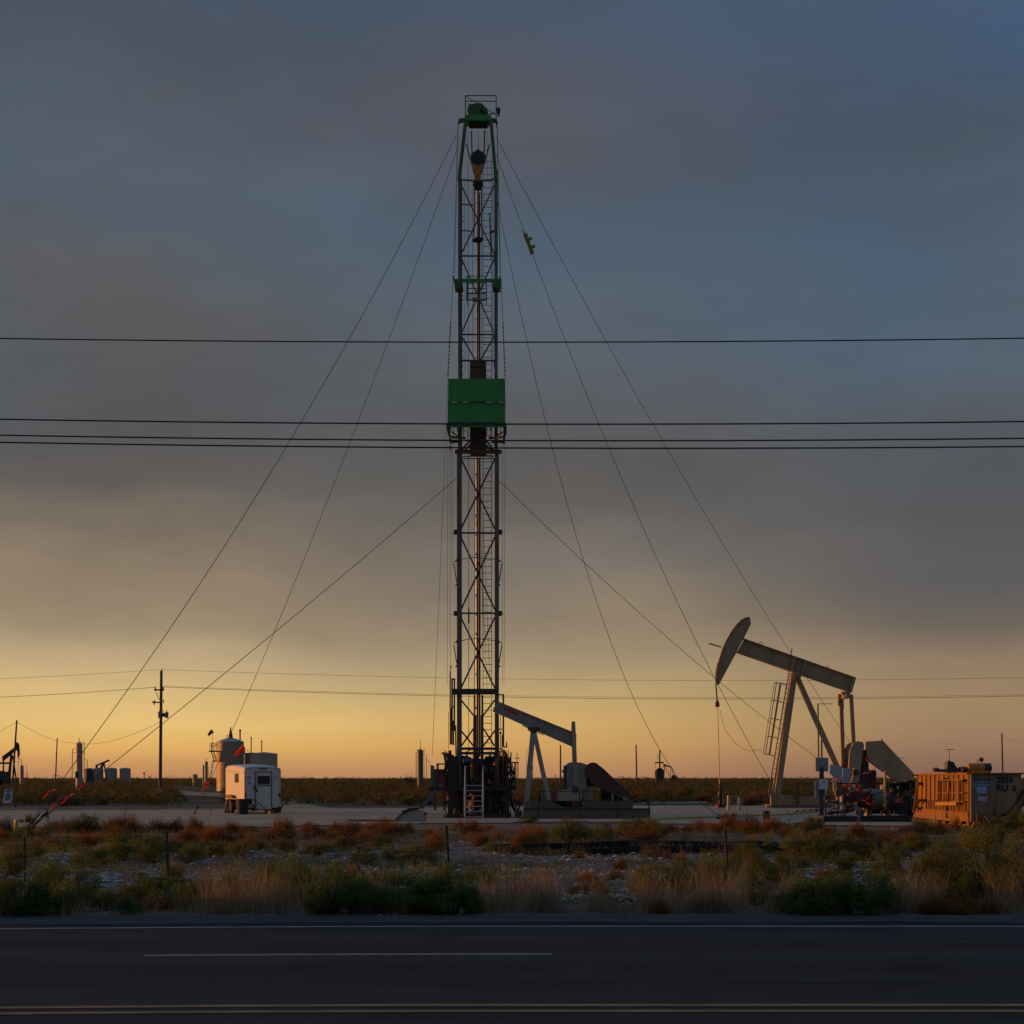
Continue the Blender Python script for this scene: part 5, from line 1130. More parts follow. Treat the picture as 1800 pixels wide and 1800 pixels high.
def text_obj(s, size, loc, mt_, parent, name, bold=.0, rz=0.0):
    cu = bpy.data.curves.new(name, 'FONT'); cu.body = s; cu.size = size; cu.extrude = .003; cu.offset = bold; cu.resolution_u = 3
    to = bpy.data.objects.new(name + '_curve', cu); COL.objects.link(to)
    dg = bpy.context.evaluated_depsgraph_get(); me = bpy.data.meshes.new_from_object(to.evaluated_get(dg))
    bpy.data.objects.remove(to); bpy.data.curves.remove(cu)
    me.materials.clear(); me.materials.append(mt_)
    me.transform(Matrix.Translation(V(loc)) @ Matrix.Rotation(rz, 4, 'Z') @ Matrix.Rotation(R(90), 4, 'X'))
    off = V((0, 0, 0)); p = parent
    while p is not None: off += p.location; p = p.parent
    me.transform(Matrix.Translation(-off))
    o = bpy.data.objects.new(name, me); COL.objects.link(o); o.parent = parent; return o
text_obj('2024', .265, fp(1751.5, 1375.8) + V((0, -.006, 0)), M['stencil'], mt, 'stencilled_number', .011)
text_obj('RU', .30, fp(1751, 1390.6) + V((0, -.006, 0)), M['stencil'], mt, 'stencilled_letters', .011)
text_obj('3', .245, fp(1779, 1390.4) + V((0, -.006, 0)), M['stencil'], mt, 'stencilled_number', .011)
mb = MB(); q = lambda u, v, dy: plane(57.5 + dy)(u, v)
mb.poly([q(1800, 1388, -.3), q(1789, 1408, -.35), q(1775, 1424, -.4), q(1758, 1434, -.45), q(1744, 1440, -.5)], .055, 8); T('black_hose', mb, M['rubber'])
mb = MB(); mb.poly([q(1802, 1410, -.3), q(1790, 1422, -.4), q(1770, 1432, -.45), q(1750, 1440, -.5)], .04, 8); T('black_hose', mb, M['rubber'])
mb = MB(); mb.poly([q(1731, 1434, -.6), q(1740, 1447, -.7), q(1747, 1457, -.9), q(1755, 1463, -1.1)], .035, 8); T('drain_pipe', mb, M['wood'])
mb = MB(); mb.bar(q(1716, 1440, -.1), q(1738, 1439, -.1), .06, .04); mb.bar(q(1716, 1456.5, -.1), q(1790, 1456.5, -.1), .16, .05); T('front_rail', mb, M['dark'])
f = plane(56.3); mb = MB(); mb.tube(f(1643, 1466), f(1643, 1433), .03, n=8); tag(mb.build('yellow_marker', M['hoseyellow'], origin=f(1643, 1465)), 'thin yellow marker stake in front of the numbered tank', 'marker')
f = plane(56.5); mb = MB(); mb.tube(f(26.5, 1465.5), f(29, 1441), .055, n=10); tag(mb.build('yellow_marker', M['yellow'], origin=f(26.5, 1465)), 'thick leaning yellow marker post at the left edge of the pad', 'marker')
# ================================================================== WHITE TRAILER
Yt = 85.7; Xt = (430 - 900) * Yt / F
tr = thing('cargo_trailer', (Xt, Yt, 0), 'white enclosed trailer with a door in its end, side lit orange by the sun', 'trailer', None, R(22))
def C(name, mb, m, label=None): return part(name, mb, m, tr, label, True)
WD, HT, ZB = 1.78, 2.24, .30
def section(y, h):
    r = .13; pts = [(0, y, ZB), (0, y, h - r)]
    for i in range(1, 6): a = R(180 - 18 * i); pts.append((r + r * math.cos(a), y, h - r + r * math.sin(a)))
    pts[-1] = (r, y, h)
    n = 6
    for i in range(1, n): pts.append((r + (WD - 2 * r) * i / n, y, h + .035 * math.sin(math.pi * i / n)))
    for i in range(0, 6): a = R(90 - 18 * i); pts.append((WD - r + r * math.cos(a), y, h - r + r * math.sin(a)))
    pts.append((WD, y, ZB)); return pts
secs = [section(y, h) for y, h in ((0, HT), (.06, HT + .02), (1.3, HT + .12), (2.7, HT + .17), (3.9, HT + .15), (4.1, HT + .1))]
mb = MB(); n = len(secs[0]); vs = [p for s in secs for p in s]; fs = []
for i in range(len(secs) - 1):
    for k in range(n):
        k2 = (k + 1) % n; fs.append((i * n + k, i * n + k2, (i + 1) * n + k2, (i + 1) * n + k))
fs.append(tuple(range(n - 1, -1, -1))); fs.append(tuple(range((len(secs) - 1) * n, len(secs) * n)))
fs = [tuple(reversed(f)) for f in fs]
mb.add(vs, fs); C('body', mb, M['white'])
mb = MB(); prev = None
pts = [V(p) + V((0, -.012, 0)) for p in section(0, HT)]
mb.poly(pts, .02, 6); C('end_trim', mb, M['galv'])
mb = MB(); mb.bar((-.012, .1, HT - .23), (-.012, 4.0, HT - .10), .02, .03); C('side_trim', mb, M['galv'])
mb = MB(); mb.box((.9, -.02, HT - .03), (.40, .03, .035)); C('marker_light', mb, M['black'])
door = MB(); door.box((.93, -.018, 1.13), (.74, .03, 1.78)); door = C('door', door, M['white'])
mb = MB()
for x in (.53, 1.33): mb.box((x, -.02, 1.13), (.045, .05, 1.86))
for z in (.21, 2.05): mb.box((.93, -.02, z), (.84, .05, .045))
part('door_frame', mb, mat('dark_door_trim', (.12, .12, .13), .5), door, None, True)
mb = MB(); r = .07
def rr(x0, x1, z0, z1, y):
    p = []
    for (cx_, cz, a0) in ((x1 - r, z1 - r, 0), (x0 + r, z1 - r, 90), (x0 + r, z0 + r, 180), (x1 - r, z0 + r, 270)):
        for i in range(5): a = R(a0 + 22.5 * i); p.append((cx_ + r * math.cos(a), y, cz + r * math.sin(a)))
    return p
mb.prism(rr(.62, 1.26, 1.46, 1.86, -.034), (0, -.012, 0)); part('door_window', mb, M['glass'], door, None, True)
mb = MB(); mb.prism(rr(.60, 1.28, 1.36, 1.44, -.034), (0, -.01, 0)); part('door_vent', mb, M['offwhite'], door, None, True)
mb = MB(); mb.box((.60, -.05, 1.13), (.07, .05, .10)); part('door_handle', mb, M['black'], door, None, True)
mb = MB(); mb.lathe((.50, -.06, 1.28), [(.02, -.05), (.085, -.05), (.085, .03), (.02, .03)], 14, 'Y'); C('round_lock', mb, M['dark'])
mb = MB(); mb.bar((.42, -.07, .72), (1.12, -.07, .22), .02, .02); C('door_cable', mb, M['black'])
for (x, z, w_, h_, m) in ((.2, 1.80, .22, .045, 'red'), (.22, 1.72, .14, .045, 'red'), (1.53, 1.80, .26, .02, 'blue'), (1.56, 1.72, .18, .02, 'blue')):
    mb = MB(); mb.box((x, -.004, z), (w_, .008, h_)); C('small_lettering', mb, M[m])
mb = MB(); mb.prism([(.13, -.003, 1.58), (.36, -.003, 1.58), (.30, -.003, 1.46), (.245, -.003, 1.40), (.19, -.003, 1.46)], (0, -.005, 0)); C('blue_badge', mb, M['signblue'])
for x in (.05, 1.72):
    mb = MB(); mb.box((x, -.03, .92), (.06, .06, .17)); C('tail_light', mb, M['black'])
win = MB(); win.box((-.006, 1.62, 1.75), (.03, .62, .40)); win = C('side_window', win, M['glass'])
mb = MB()
for z in (1.54, 1.96): mb.box((-.02, 1.62, z), (.03, .70, .035))
for y in (1.29, 1.62, 1.95): mb.box((-.02, y, 1.75), (.03, .035, .42))
part('window_frame', mb, M['dark'], win, None, True)
mb = MB(); mb.prism([(-.03, 1.75, .74), (-.03, 2.0, .90), (-.03, 3.0, .92), (-.03, 3.3, .74)], (-.18, 0, 0)); C('fender', mb, M['dkred'])
for s in (-.14, WD + .02):
    for y in (2.15, 2.95):
        wm = MB(); wm.lathe((s, y, .35), [(.18, -.10), (.31, -.10), (.35, -.06), (.35, .06), (.31, .10), (.18, .10)], 24, 'X'); wm = C('wheel', wm, M['rubber'])
        mb = MB(); mb.lathe((s - .04, y, .35), [(.02, -.04), (.19, -.06), (.2, .0), (.02, .02)], 18, 'X'); part('rim', mb, M['offwhite'], wm, None, True)
mb = MB(); mb.box((WD / 2, 2, .25), (WD - .1, 3.9, .12)); mb.bar((WD / 2, 4.0, .45), (WD / 2, 5.2, .45), .1, .1); C('chassis', mb, M['black'])
mb = MB(); mb.box((1.40, .25, .10), (.22, .2, .2)); C('jack_block', mb, M['amber'])  # both jack blocks: low sunlight put into their orange colour
mb = MB(); mb.box((1.62, .3, .11), (.14, .2, .18)); C('jack_block', mb, M['amber'])
mb = MB(); mb.box((1.73, .05, .20), (.14, .2, .3)); mb.bar((WD + .05, 0, .25), (WD + .12, 0, .45), .05, .05); C('corner_jack', mb, M['black'])
mb = MB(); mb.box((.36, -.25, .42), (.3, .4, .05)); mb.box((.36, -.4, .18), (.3, .12, .05))
for x in (.22, .5): mb.bar((x, -.1, .42), (x, -.45, .02), .03, .03)
C('entry_step', mb, M['black'])
# barrel, sawhorse, hoop
f = plane(84.6); p = f(426.5, 1431); p.z = 0
tb = thing('trash_barrel', p, 'black plastic barrel standing in front of the trailer wheels', 'barrel')
mb = MB(); mb.lathe(p, [(.26, 0), (.275, .03), (.28, .25), (.29, .26), (.285, .28), (.29, .5), (.30, .51), (.295, .53), (.30, .70), (.31, .72), (.30, .74)], 28); part('barrel_body', mb, M['rubber'], tb)
mb = MB(); mb.ring(p + V((0, 0, .735)), .30, .016, 'Z', 28); part('barrel_rim', mb, M['black'], tb)
f = plane(85.0); mb = MB()
mb.box(f(440, 1409), (.14, .2, .28)); tag(mb.build('gas_can', M['black'], origin=f(440, 1413)), 'small black can hanging beside the barrel at the trailer corner', 'can')
f = plane(87.2); p = f(399, 1430); p.z = 0
sh = thing('sawhorse', p, 'dark wooden sawhorse standing left of the trailer wheels', 'sawhorse')
for (a, c) in (((396, 1431), (400.5, 1406)), ((404, 1431), (400.5, 1406))):
    for dy in (0, .7):
        mb = MB(); mb.bar(f(*a, dy - .1), f(*c, dy), .07, .05); part('leg', mb, M['wood'], sh)
mb = MB(); mb.bar(f(400.5, 1406, -.1), f(400.5, 1406, .8), .1, .08); part('top_bar', mb, M['wood'], sh)
f = plane(84.4); mb = MB(); mb.poly([f(369, 1414), f(370, 1424), f(372, 1432.5), f(388, 1433), f(408, 1433)], .016, 6); tag(mb.build('cable_and_shadow_line', M['black'], origin=f(380, 1433)), 'thin black upright cable with its shadow modelled along the gravel left of the trailer', 'cable')  # the run along the gravel is a cast shadow modelled in black

# ================================================================== TANKS AND VESSELS
def cyl_tank(name, u0, u1, vtop, Y, label, mtl, cone=.0, group=None, cat='tank', vb=None, rim=True):
    f = plane(Y); c = f((u0 + u1) / 2, HZ); r = (u1 - u0) / 2 * Y / F; z = H + (HZ - vtop) * Y / F
    t = thing(name, (c.x, Y, 0), label, cat, group)
    mb = MB(); prof = [(r, -.02)]
    nseg = 5 if z > 3 else 1
    for i in range(1, nseg + 1):
        zz = z * i / nseg; prof += [(r, zz - .02), (r * 1.012, zz - .01), (r * 1.012, zz)] if rim else [(r, zz)]
    mb.lathe((c.x, Y, 0), prof, 40); part('shell', mb, mtl, t)
    mb = MB(); mb.lathe((c.x, Y, z + .002), [(r * 1.02, -.03), (r * 1.02, .02), (r * .5, cone * .62), (.05, cone)], 40); part('tank_roof', mb, M['tankroof'] if cone > .5 else mtl, t)
    return t, V((c.x, Y, z)), r, f
t, c, r, f = cyl_tank('storage_tank', 381, 428.5, 1304, 240, 'tallest tan storage tank with stairs, behind the white trailer', M['tank'], .62, 'storage tanks behind the trailer')
mb = MB(); mb.lathe(c + V((.05, 0, .5)), [(.32, 0), (.26, .5), (.12, 1.1), (.06, 1.5)], 10); part('roof_vent', mb, M['dark'], t)
mb = MB(); mb.tube(f(422, 1303), f(422, 1284), .10, n=8); mb.lathe(f(422, 1286), [(.1, 0), (.17, .1), (.1, .3)], 8); part('vent_pipe', mb, M['dark'], t)
mb = MB(); mb.tube(f(399, 1302), f(399, 1293), .05, n=6); mb.tube(f(399, 1293), f(405, 1293), .05, n=6); part('hatch_rail', mb, M['dark'], t)
mb = MB(); mb.box(f(377, 1320.8, -1), (.95, 1.4, .16)); mb.box(f(384, 1310, -1.9), (.5, .06, .10)); st = part('stair_platform', mb, M['dark'], t)
mb = MB()
for u in (372.6, 376, 381.5): mb.bar(f(u, 1321, -1.6), f(u, 1306.5, -1.6), .05, .05); mb.bar(f(u, 1321, -.4), f(u, 1306.5, -.4), .05, .05)
for v in (1306.5, 1312): mb.bar(f(372, v, -1.6), f(382, v, -1.6), .05, .05); mb.bar(f(372, v, -.4), f(382, v, -.4), .05, .05)
part('platform_railing', mb, M['dark'], st)
mb = MB(); a, e = f(374.5, 1322, -1.4), f(380, 1338, -1.4)
mb.bar(a, e, .06, .16); mb.bar(f(379, 1322, -1.4), f(384, 1338, -1.4), .06, .16)
for i in range(8): s = i / 8; mb.box(a.lerp(e, s) + V((.17, 0, 0)), (.42, .6, .05))
mb.box(f(380, 1338, -1.4), (.45, .6, .16)); a, e = f(380, 1339, -1.8), f(371, 1372, -1.8); mb.bar(a, e, .07, .14); mb.bar(f(376, 1339, -1.8), f(377, 1372, -1.8), .05, .05); part('stairs', mb, M['dark'], t)
t2, c2, r2, f = cyl_tank('storage_tank', 428, 457, 1324, 242.2, 'lower tan tank tucked between the tallest tank and the rightmost tank', M['paletank'], .10, 'storage tanks behind the trailer')
t3, c3, r3, f = cyl_tank('storage_tank', 440, 487.5, 1325, 239.3, 'low wide tan tank, rightmost behind the white trailer', M['paletank'], .24, 'storage tanks behind the trailer')
mb = MB(); mb.tube(f(460, 1323), f(460, 1302), .07, n=8); mb.lathe(f(460, 1304), [(.07, 0), (.12, .1), (.05, .2)], 8); part('vent_pipe', mb, M['dark'], t3)
mb = MB(); mb.tube(f(441.5, 1327), f(441.5, 1296), .07, n=8); mb.lathe(f(441.5, 1298), [(.07, 0), (.12, .1), (.05, .2)], 8); part('vent_pipe', mb, M['dark'], t2)
mb = MB(); mb.bar(f(431, 1319, -1), f(441, 1321, -1), .05, .05); mb.bar(f(431, 1326, -1), f(431, 1312, -1), .06, .06); mb.bar(f(428, 1326, -1), f(428, 1312, -1), .05, .05); part('tank_railing', mb, M['dark'], t2)
# windsocks
def windsock(base, top, a, e, r0, r1, label, Y):
    f = plane(Y); t = thing('windsock', V((f(*base).x, Y, 0)), label, 'windsock', 'windsocks')
    mb = MB(); mb.tube(f(*base), f(*top), .035, n=6); part('pole', mb, M['galv'], t)
    mb = MB(); A_, E_ = f(*a), f(*e); mb.poly([A_, A_.lerp(E_, .5) + V((0, 0, .03)), E_], r0, 12, r1); part('sock', mb, M['flag'] if 'red' in label else M['dkred'], t)
windsock((430.2, 1392), (430.2, 1314), (429, 1313), (413.5, 1328.5), .20, .11, 'red windsock on a thin pole in front of the tallest tank', 150)
windsock((373.5, 1321), (373.8, 1284), (373.5, 1284.5), (366, 1292.5), .30, .16, 'dark windsock above the stair platform of the tallest tank', 238.6)
# left tank battery
for i, (u0, u1, vt, lab) in enumerate(((147, 164, 1352, 'leftmost small gray tank, half hidden by the tall vessel'), (164, 181.5, 1351, 'small gray tank behind the small pump jack, second from the tall vessel'), (186.5, 205.5, 1351, 'small gray tank right of the small pump jack, second from the right'), (210.5, 229.5, 1351.2, 'small gray tank at the right end of the left tank row'))):
    cyl_tank('storage_tank', u0, u1, vt, 480, lab, M['vessel'], .3, 'small gray tanks at the left')
def vessel(u0, u1, vt, Y, label, extra, mtl=None):
    t, c, r, f = cyl_tank('separator_tower', u0, u1, vt, Y, label, mtl or M['vessel'], .18, 'separator towers', 'vessel', rim=False)
    mb = MB(); extra(mb, f); part('piping', mb, M['dark'], t)
    mb = MB(); mb.lathe((c.x, Y, 0), [(r * 1.25, -.02), (r * 1.25, .25), (r, .3)], 24); part('base_ring', mb, M['dark'], t); return t
def ex1(mb, f):
    mb.tube(f(139, 1306), f(139, 1297), .05, n=6); mb.poly([f(139.5, 1304), f(148, 1304.5), f(148, 1378)], .05, 6); mb.poly([f(133, 1316.5), f(127.5, 1317), f(126.5, 1378)], .05, 6); mb.bar(f(127.5, 1323), f(133, 1323), .05, .05)
    mb.poly([f(148, 1335), f(153.5, 1335), f(153.5, 1376)], .04, 6); mb.box(f(136.5, 1362, -.5), (.35, .3, .9)); mb.box(f(148, 1324, -.2), (.14, .14, .2))
vessel(133.3, 145, 1307, 240, 'tall slim gray vessel with side pipes, left of the small tanks', ex1)
def ex2(mb, f):
    mb.poly([f(37.5, 1346), f(37.5, 1336), f(35.5, 1334), f(31, 1334)], .05, 6); mb.poly([f(40, 1345), f(47, 1345), f(47, 1370)], .03, 6); mb.poly([f(41, 1358), f(48.5, 1358), f(48.5, 1378)], .03, 6); mb.box(f(31.5, 1379, -.6), (.6, .5, .7))
vessel(34.8, 41.6, 1347, 280, 'short gray vessel right of the leftmost pump jack', ex2)
def ex3(mb, f):
    mb.tube(f(739, 1318), f(739, 1300), .06, .03, 6); mb.tube(f(745.5, 1378), f(745.5, 1313), .03, n=6); mb.poly([f(744, 1326), f(749.5, 1326), f(749.5, 1375)], .04, 6); mb.poly([f(733, 1322), f(731.5, 1322), f(731.5, 1375)], .05, 6); mb.tube(f(748, 1332), f(757, 1342), .03, n=6); mb.box(f(735, 1319), (.3, .3, .25))
vessel(733.5, 744, 1319, 250, 'dark slim vessel with a thin stack, left of the rig', ex3, mat('dark_slate_vessel_paint', (.12, .125, .125), .55, 0, .15, 1.2, .2))
def ex4(mb, f):
    mb.tube(f(362.5, 1338), f(363, 1334), .08, n=6); mb.tube(f(367, 1375), f(367, 1348), .05, n=6)
vessel(359.5, 365.5, 1339.5, 420, 'taller thin gray vessel left of the tallest tank stairs', ex4)
vessel(355.8, 359.3, 1346, 425, 'shorter brown lit vessel just left of the thin gray vessel', lambda mb, f: mb.tube(f(357.5, 1346), f(357.5, 1343), .06, n=6))
t, c, r, f = cyl_tank('storage_tank', 338.5, 347, 1362, 430, 'tiny low tank on the horizon left of the thin vessels', M['vessel'], .2, None)

# ================================================================== SMALLER PUMP JACKS
def small_jack(Y, label, head, beam, post, back, gear, extra=None, bw=.30):
    f = plane(Y); t = thing('pump_jack', V((f(post[1][0], 0).x, Y, 0)), label, 'pump jack')
    def pp(name, mb, m=M['dark']): return part(name, mb, m, t)
    if head: mb = MB(); mb.prism([f(u, v, -.2) for u, v in head], (0, .4, 0)); pp('horse_head', mb)
    mb = MB(); mb.prism([f(u, v, -bw / 2) for u, v in beam], (0, bw, 0)); pp('walking_beam', mb)
    for dy in (-.6, .6):
        mb = MB(); mb.bar(f(*post[0], dy * .3), f(*post[1], dy), .22, .22); pp('samson_post', mb)
    mb = MB(); mb.bar(f(*back[0]), f(*back[1]), .2, .2); pp('back_leg', mb)
    for q in gear:
        mb = MB(); mb.prism([f(u, v, -.5) for u, v in q], (0, 1.0, 0)); pp('gearbox', mb)
    if extra:
        mb = MB(); extra(mb, f); pp('linkage', mb)
    return t
small_jack(285, 'dark pump jack cut by the left edge of the photo, head facing right', [(27.5, 1306), (29.5, 1304.8), (32, 1305.5), (34, 1312), (34.5, 1325), (33, 1332), (31.5, 1332), (31, 1322), (28.5, 1314), (26.5, 1318)],
           [(4, 1330), (24, 1315), (29, 1311), (29.5, 1318), (25, 1322), (5, 1339)], ((20, 1326), (14, 1385)), ((22, 1328), (29.5, 1376)), [[(-8, 1355), (7, 1355), (7, 1386), (-8, 1386)], [(7, 1358), (14, 1356), (14, 1370), (7, 1372)], [(-8, 1372), (20, 1372), (20, 1387), (-8, 1387)]],
           lambda mb, f: (mb.bar(f(6, 1336), f(6, 1358), .2, .2), mb.bar(f(-6, 1341.5), f(18, 1341.5), .3, .3), mb.tube(f(32, 1332), f(32, 1384), .03, n=6), mb.bar(f(26, 1339), f(35, 1339), .05, .05), mb.bar(f(14, 1368), f(28, 1368), .06, .06)))
small_jack(300, 'small dark pump jack with tilted beam in front of the left gray tanks', None, [(167.5, 1345), (191.5, 1335), (193, 1337.5), (169, 1347.5)], ((182, 1341), (178, 1350)), ((183, 1341), (187.5, 1372)),
           [[(153.5, 1366), (166, 1366), (166, 1376), (151, 1376)], [(156, 1352), (160, 1350), (164, 1355), (166, 1366), (155, 1366)]], lambda mb, f: (mb.bar(f(170, 1346), f(169.5, 1350), .3, .3), mb.bar(f(182, 1341), f(170, 1372), .1, .1), mb.box(f(184, 1371.5), (.5, .4, .12))))
small_jack(640, 'tiny distant pump jack beside a small rig on the right horizon', None, [(1166, 1342.5), (1180, 1347.5), (1182, 1350), (1166, 1346)], ((1168, 1345), (1167, 1376)), ((1169, 1347), (1179, 1370)), [[(1179, 1372), (1180, 1365), (1185, 1361), (1190, 1366), (1193, 1372)]], lambda mb, f: (mb.bar(f(1179, 1350), f(1179, 1364), .2, .2), mb.bar(f(1182, 1350), f(1182.5, 1364), .2, .2)))
f = plane(650); dr = thing('distant_rig', f(1160, 1376), 'tiny distant workover rig on the right horizon', 'drilling rig')
mb = MB(); mb.bar(f(1160, 1362), f(1159.5, 1319), .5, .5); mb.bar(f(1156, 1336), f(1156, 1326), .15, .15); part('mast', mb, M['dark'], dr)
mb = MB(); mb.box(f(1159, 1340.5), (3.1, 1.5, .5)); mb.bar(f(1151.6, 1341), f(1151.6, 1350), .15, .15); mb.bar(f(1166, 1341), f(1166, 1350), .15, .15); part('work_platform', mb, M['dark'], dr)
mb = MB(); mb.prism([f(1153, 1376), f(1154, 1353), f(1158, 1350), f(1163, 1350), f(1167, 1354), f(1167, 1376)], (0, 3, 0)); mb.bar(f(1152, 1366), f(1152, 1354), .3, .3); part('rig_base', mb, M['dark'], dr)

# ================================================================== POLES AND POWER LINES
def pole(u, vt, Y, label, ub=None, r=.13, cross=None, name='utility_pole', group='wooden poles on the plain'):
    f = plane(Y); ub = u if ub is None else ub
    base = f(ub, HZ); base.z = 0; t = thing(name, base, label, 'utility pole', group)
    mb = MB(); mb.tube(base + V((0, 0, -.1)), f(u, vt), r, r * .72, 10); part('pole', mb, M['wood'], t)
    if cross:
        mb = MB()
        for (a, c, wd) in cross: mb.bar(f(*a, -.15), f(*c, -.15), wd, wd)
        part('crossarm', mb, M['wood'], t)
    return t, f
t, f = pole(283.6, 1179, 165, 'tall utility pole with transformers standing left of the tanks', 281.5, .17, [((271.5, 1212.7), (289, 1213.2), .14), ((274, 1214.5), (281, 1231), .05), ((270, 1234.8), (283, 1234.8), .12)], group=None)
mb = MB()
for (a, c, r) in (((284.5, 1180), (285.5, 1176), .05), ((273.5, 1213), (273.5, 1207), .06), ((287.5, 1213), (287.5, 1207), .06), ((271.5, 1239), (272.5, 1231), .06), ((268.5, 1235.5), (270, 1233), .07), ((288, 1236), (288, 1230), .05)): mb.tube(f(*a, -.15), f(*c, -.15), r, n=8)
part('insulator', mb, M['dark'], t)
for u in (281.5, 294.5):
    mb = MB(); mb.lathe(f(u, 1262.5, -.35), [(.12, 0), (.155, .04), (.16, .5), (.18, .53), (.1, .57)], 14); mb.tube(f(u, 1253, -.35), f(u, 1248.5, -.35), .05, n=6); part('transformer', mb, M['galv'], t)
mb = MB(); mb.box(f(288, 1257, -.25), (.35, .1, .35)); mb.tube(f(288, 1254, -.3), f(288, 1249, -.3), .03, n=6); part('cutout_switch', mb, M['dark'], t)
small_poles = [pole(29.5, 1266, 210, 'leaning pole behind the leftmost pump jack', 21, .13), pole(100.6, 1297, 260, 'thin pole between the leftmost pump jack and the tall vessel', 96.8, .11, None), pole(985.2, 1310, 280, 'pole seen between the legs and gearbox of the gray pump jack', 985.2, .16), pole(1118, 1309, 330, 'pole standing right of the brown belt guard', 1119.5, .17),
               pole(1761, 1288, 260, 'pole rising behind the numbered tank', 1763.2, .14)]
pole(909, 1324, 700, 'small distant double pole with a crossarm just right of the rig', 909, .2, [((904, 1332.6), (914, 1332.6), .25)], group=None)
pole(934.6, 1344, 700, 'short distant pole, left one of a close pair behind the gray pump jack legs', 934.3, .2)
pole(936.3, 1344, 705, 'short distant pole, right one of a close pair behind the gray pump jack legs', 936.2, .2)
pole(926, 1317, 500, 'faint thin pole left of the gray pump jack front leg', 926, .07, [((925, 1317), (942, 1315.5), .06)], group=None)
pole(976, 1361, 420, 'very short post seen between the gray pump jack legs', 976, .12)
pole(253.5, 1358, 420, 'short post with a dark top left of the tall utility pole', 253.4, .12, [((252.3, 1359), (254.9, 1359), .38)], group=None)
pole(240, 1366, 420, 'very short dark post, left of two near the end of the small tanks', 240, .15)
pole(243, 1367, 424, 'very short dark post, right of two near the end of the small tanks', 243, .12)
pole(1668.8, 1317.5, 90, 'thin pole with a short top bar rising behind the numbered tank', 1668.8, .02, [((1661, 1317.5), (1676.5, 1317.5), .03)], name='antenna_pole', group=None)
# small site fittings on the horizon
f = plane(300)
for i, (us, vt, lab) in enumerate((((93, 105), 1363, 'small pipe frame at the foot of the thin left pole'), ((705, 724), 1365, 'small pipework cluster on the horizon left of the dark vessel'))):
    mb = MB()
    if i == 0:
        for u in us: mb.bar(f(u, 1386), f(u, vt), .06, .06)
        mb.bar(f(us[0], vt), f(us[1], vt), .06, .06)
    else:
        for u, v in ((704.5, 1364), (714, 1360), (720, 1366), (724, 1363), (729, 1366)): mb.bar(f(u, 1384), f(u, v), .09, .09)
        mb.bar(f(704, 1368.5), f(731, 1368.5), .07, .07); mb.box(f(714, 1370), (.6, .4, .5)); mb.box(f(722, 1373.5), (1.2, .6, .4))
    tag(mb.build('site_pipework', M['dark'], origin=f(us[0], 1386)), lab, 'pipework')
f = plane(520)
for (u0, u1, v, lab) in ((1128, 1136, 1369.5, 'small pale pipe rack on the horizon left of the distant rig'),):
    mb = MB()
    for k in range(4): mb.bar(f(u0 + (u1 - u0) * k / 3, 1378), f(u0 + (u1 - u0) * k / 3, v), .1, .1)
    mb.bar(f(u0, v), f(u1, v), .1, .1); mb.bar(f(u0, v + 3), f(u1, v + 3), .1, .1); tag(mb.build('pipe_rack', M['tan'], origin=f(u0, 1378)), lab, 'pipe rack')
# dark box behind the left catwalk of the rig
f = plane(95); mb = MB(); mb.prism([f(762, 1354), f(783, 1354), f(783, 1378), f(762, 1378)], (0, 1.6, 0)); mb.bar(f(761, 1353.6, -.05), f(784, 1353.6, -.05), .1, .1)
for u in (764, 781): mb.bar(f(u, 1378, .4), f(u, 1425, .4), .12, .12)
tag(mb.build('doghouse_cabinet', M['dkred'], origin=f(772, 1425)), 'dark reddish cabinet on legs behind the left catwalk of the rig', 'cabinet')

def wire_between(name, a, c, sag, r, label, group, n=30):
    mb, pts = sagline(a, c, sag, r, n, 6); return tag(mb.build(name, M['powerwire'] if 'near' in group else M['cable'], origin=a), label, 'power line', group)
f = plane(30.0)
for (v0, vm_, v1, lab, r) in ((595, 601.5, 594.5, 'topmost of the four near overhead wires, crossing the rig above the windbreak', .0115), (737, 745.5, 741, 'second from the top of the near overhead wires, crossing just under the windbreak', .0135),
                              (765, 774.5, 770.5, 'second from the bottom of the near overhead wires', .0135), (777.5, 787.5, 785, 'lowest of the four near overhead wires, just above the locking beam', .0135)):
    # parabola through three measured rows, carried on to poles outside the picture
    zl, zm, zr = f(0, v0).z, f(900, vm_).z, f(1800, v1).z; h = f(1800, 0).x
    a = ((zl + zr) / 2 - zm) / h ** 2; b_ = (zr - zl) / (2 * h)
    pts = [V((x, 30.0, zm + b_ * x + a * x * x)) for x in np.linspace(-36, 36, 41)]
    mb = MB(); mb.poly(pts, r, 6); tag(mb.build('power_wire', M['powerwire'], origin=pts[20]), lab, 'power line', 'near overhead wires')
f = plane(164.8)
def span(name, u0, v0, um, vm_, u1, v1, lab, r=.018):
    pts = []
    for i in range(31):
        t = i / 30; u = u0 + (u1 - u0) * t
        l = (v0 * (u - um) * (u - u1) / ((u0 - um) * (u0 - u1)) + vm_ * (u - u0) * (u - u1) / ((um - u0) * (um - u1)) + v1 * (u - u0) * (u - um) / ((u1 - u0) * (u1 - um)))
        pts.append(f(u, l))
    mb = MB(); mb.poly(pts, r, 5); tag(mb.build('power_wire', M['cable'], origin=pts[0]), lab, 'power line', 'wires of the tall utility pole')
span('power_wire', 285.5, 1177, 1160, 1196, 2000, 1186, 'faint top wire running right from the tall utility pole', .013)
span('power_wire', 287.5, 1207.5, 1160, 1228.5, 2000, 1218, 'lower wire running right from the tall utility pole', .02)
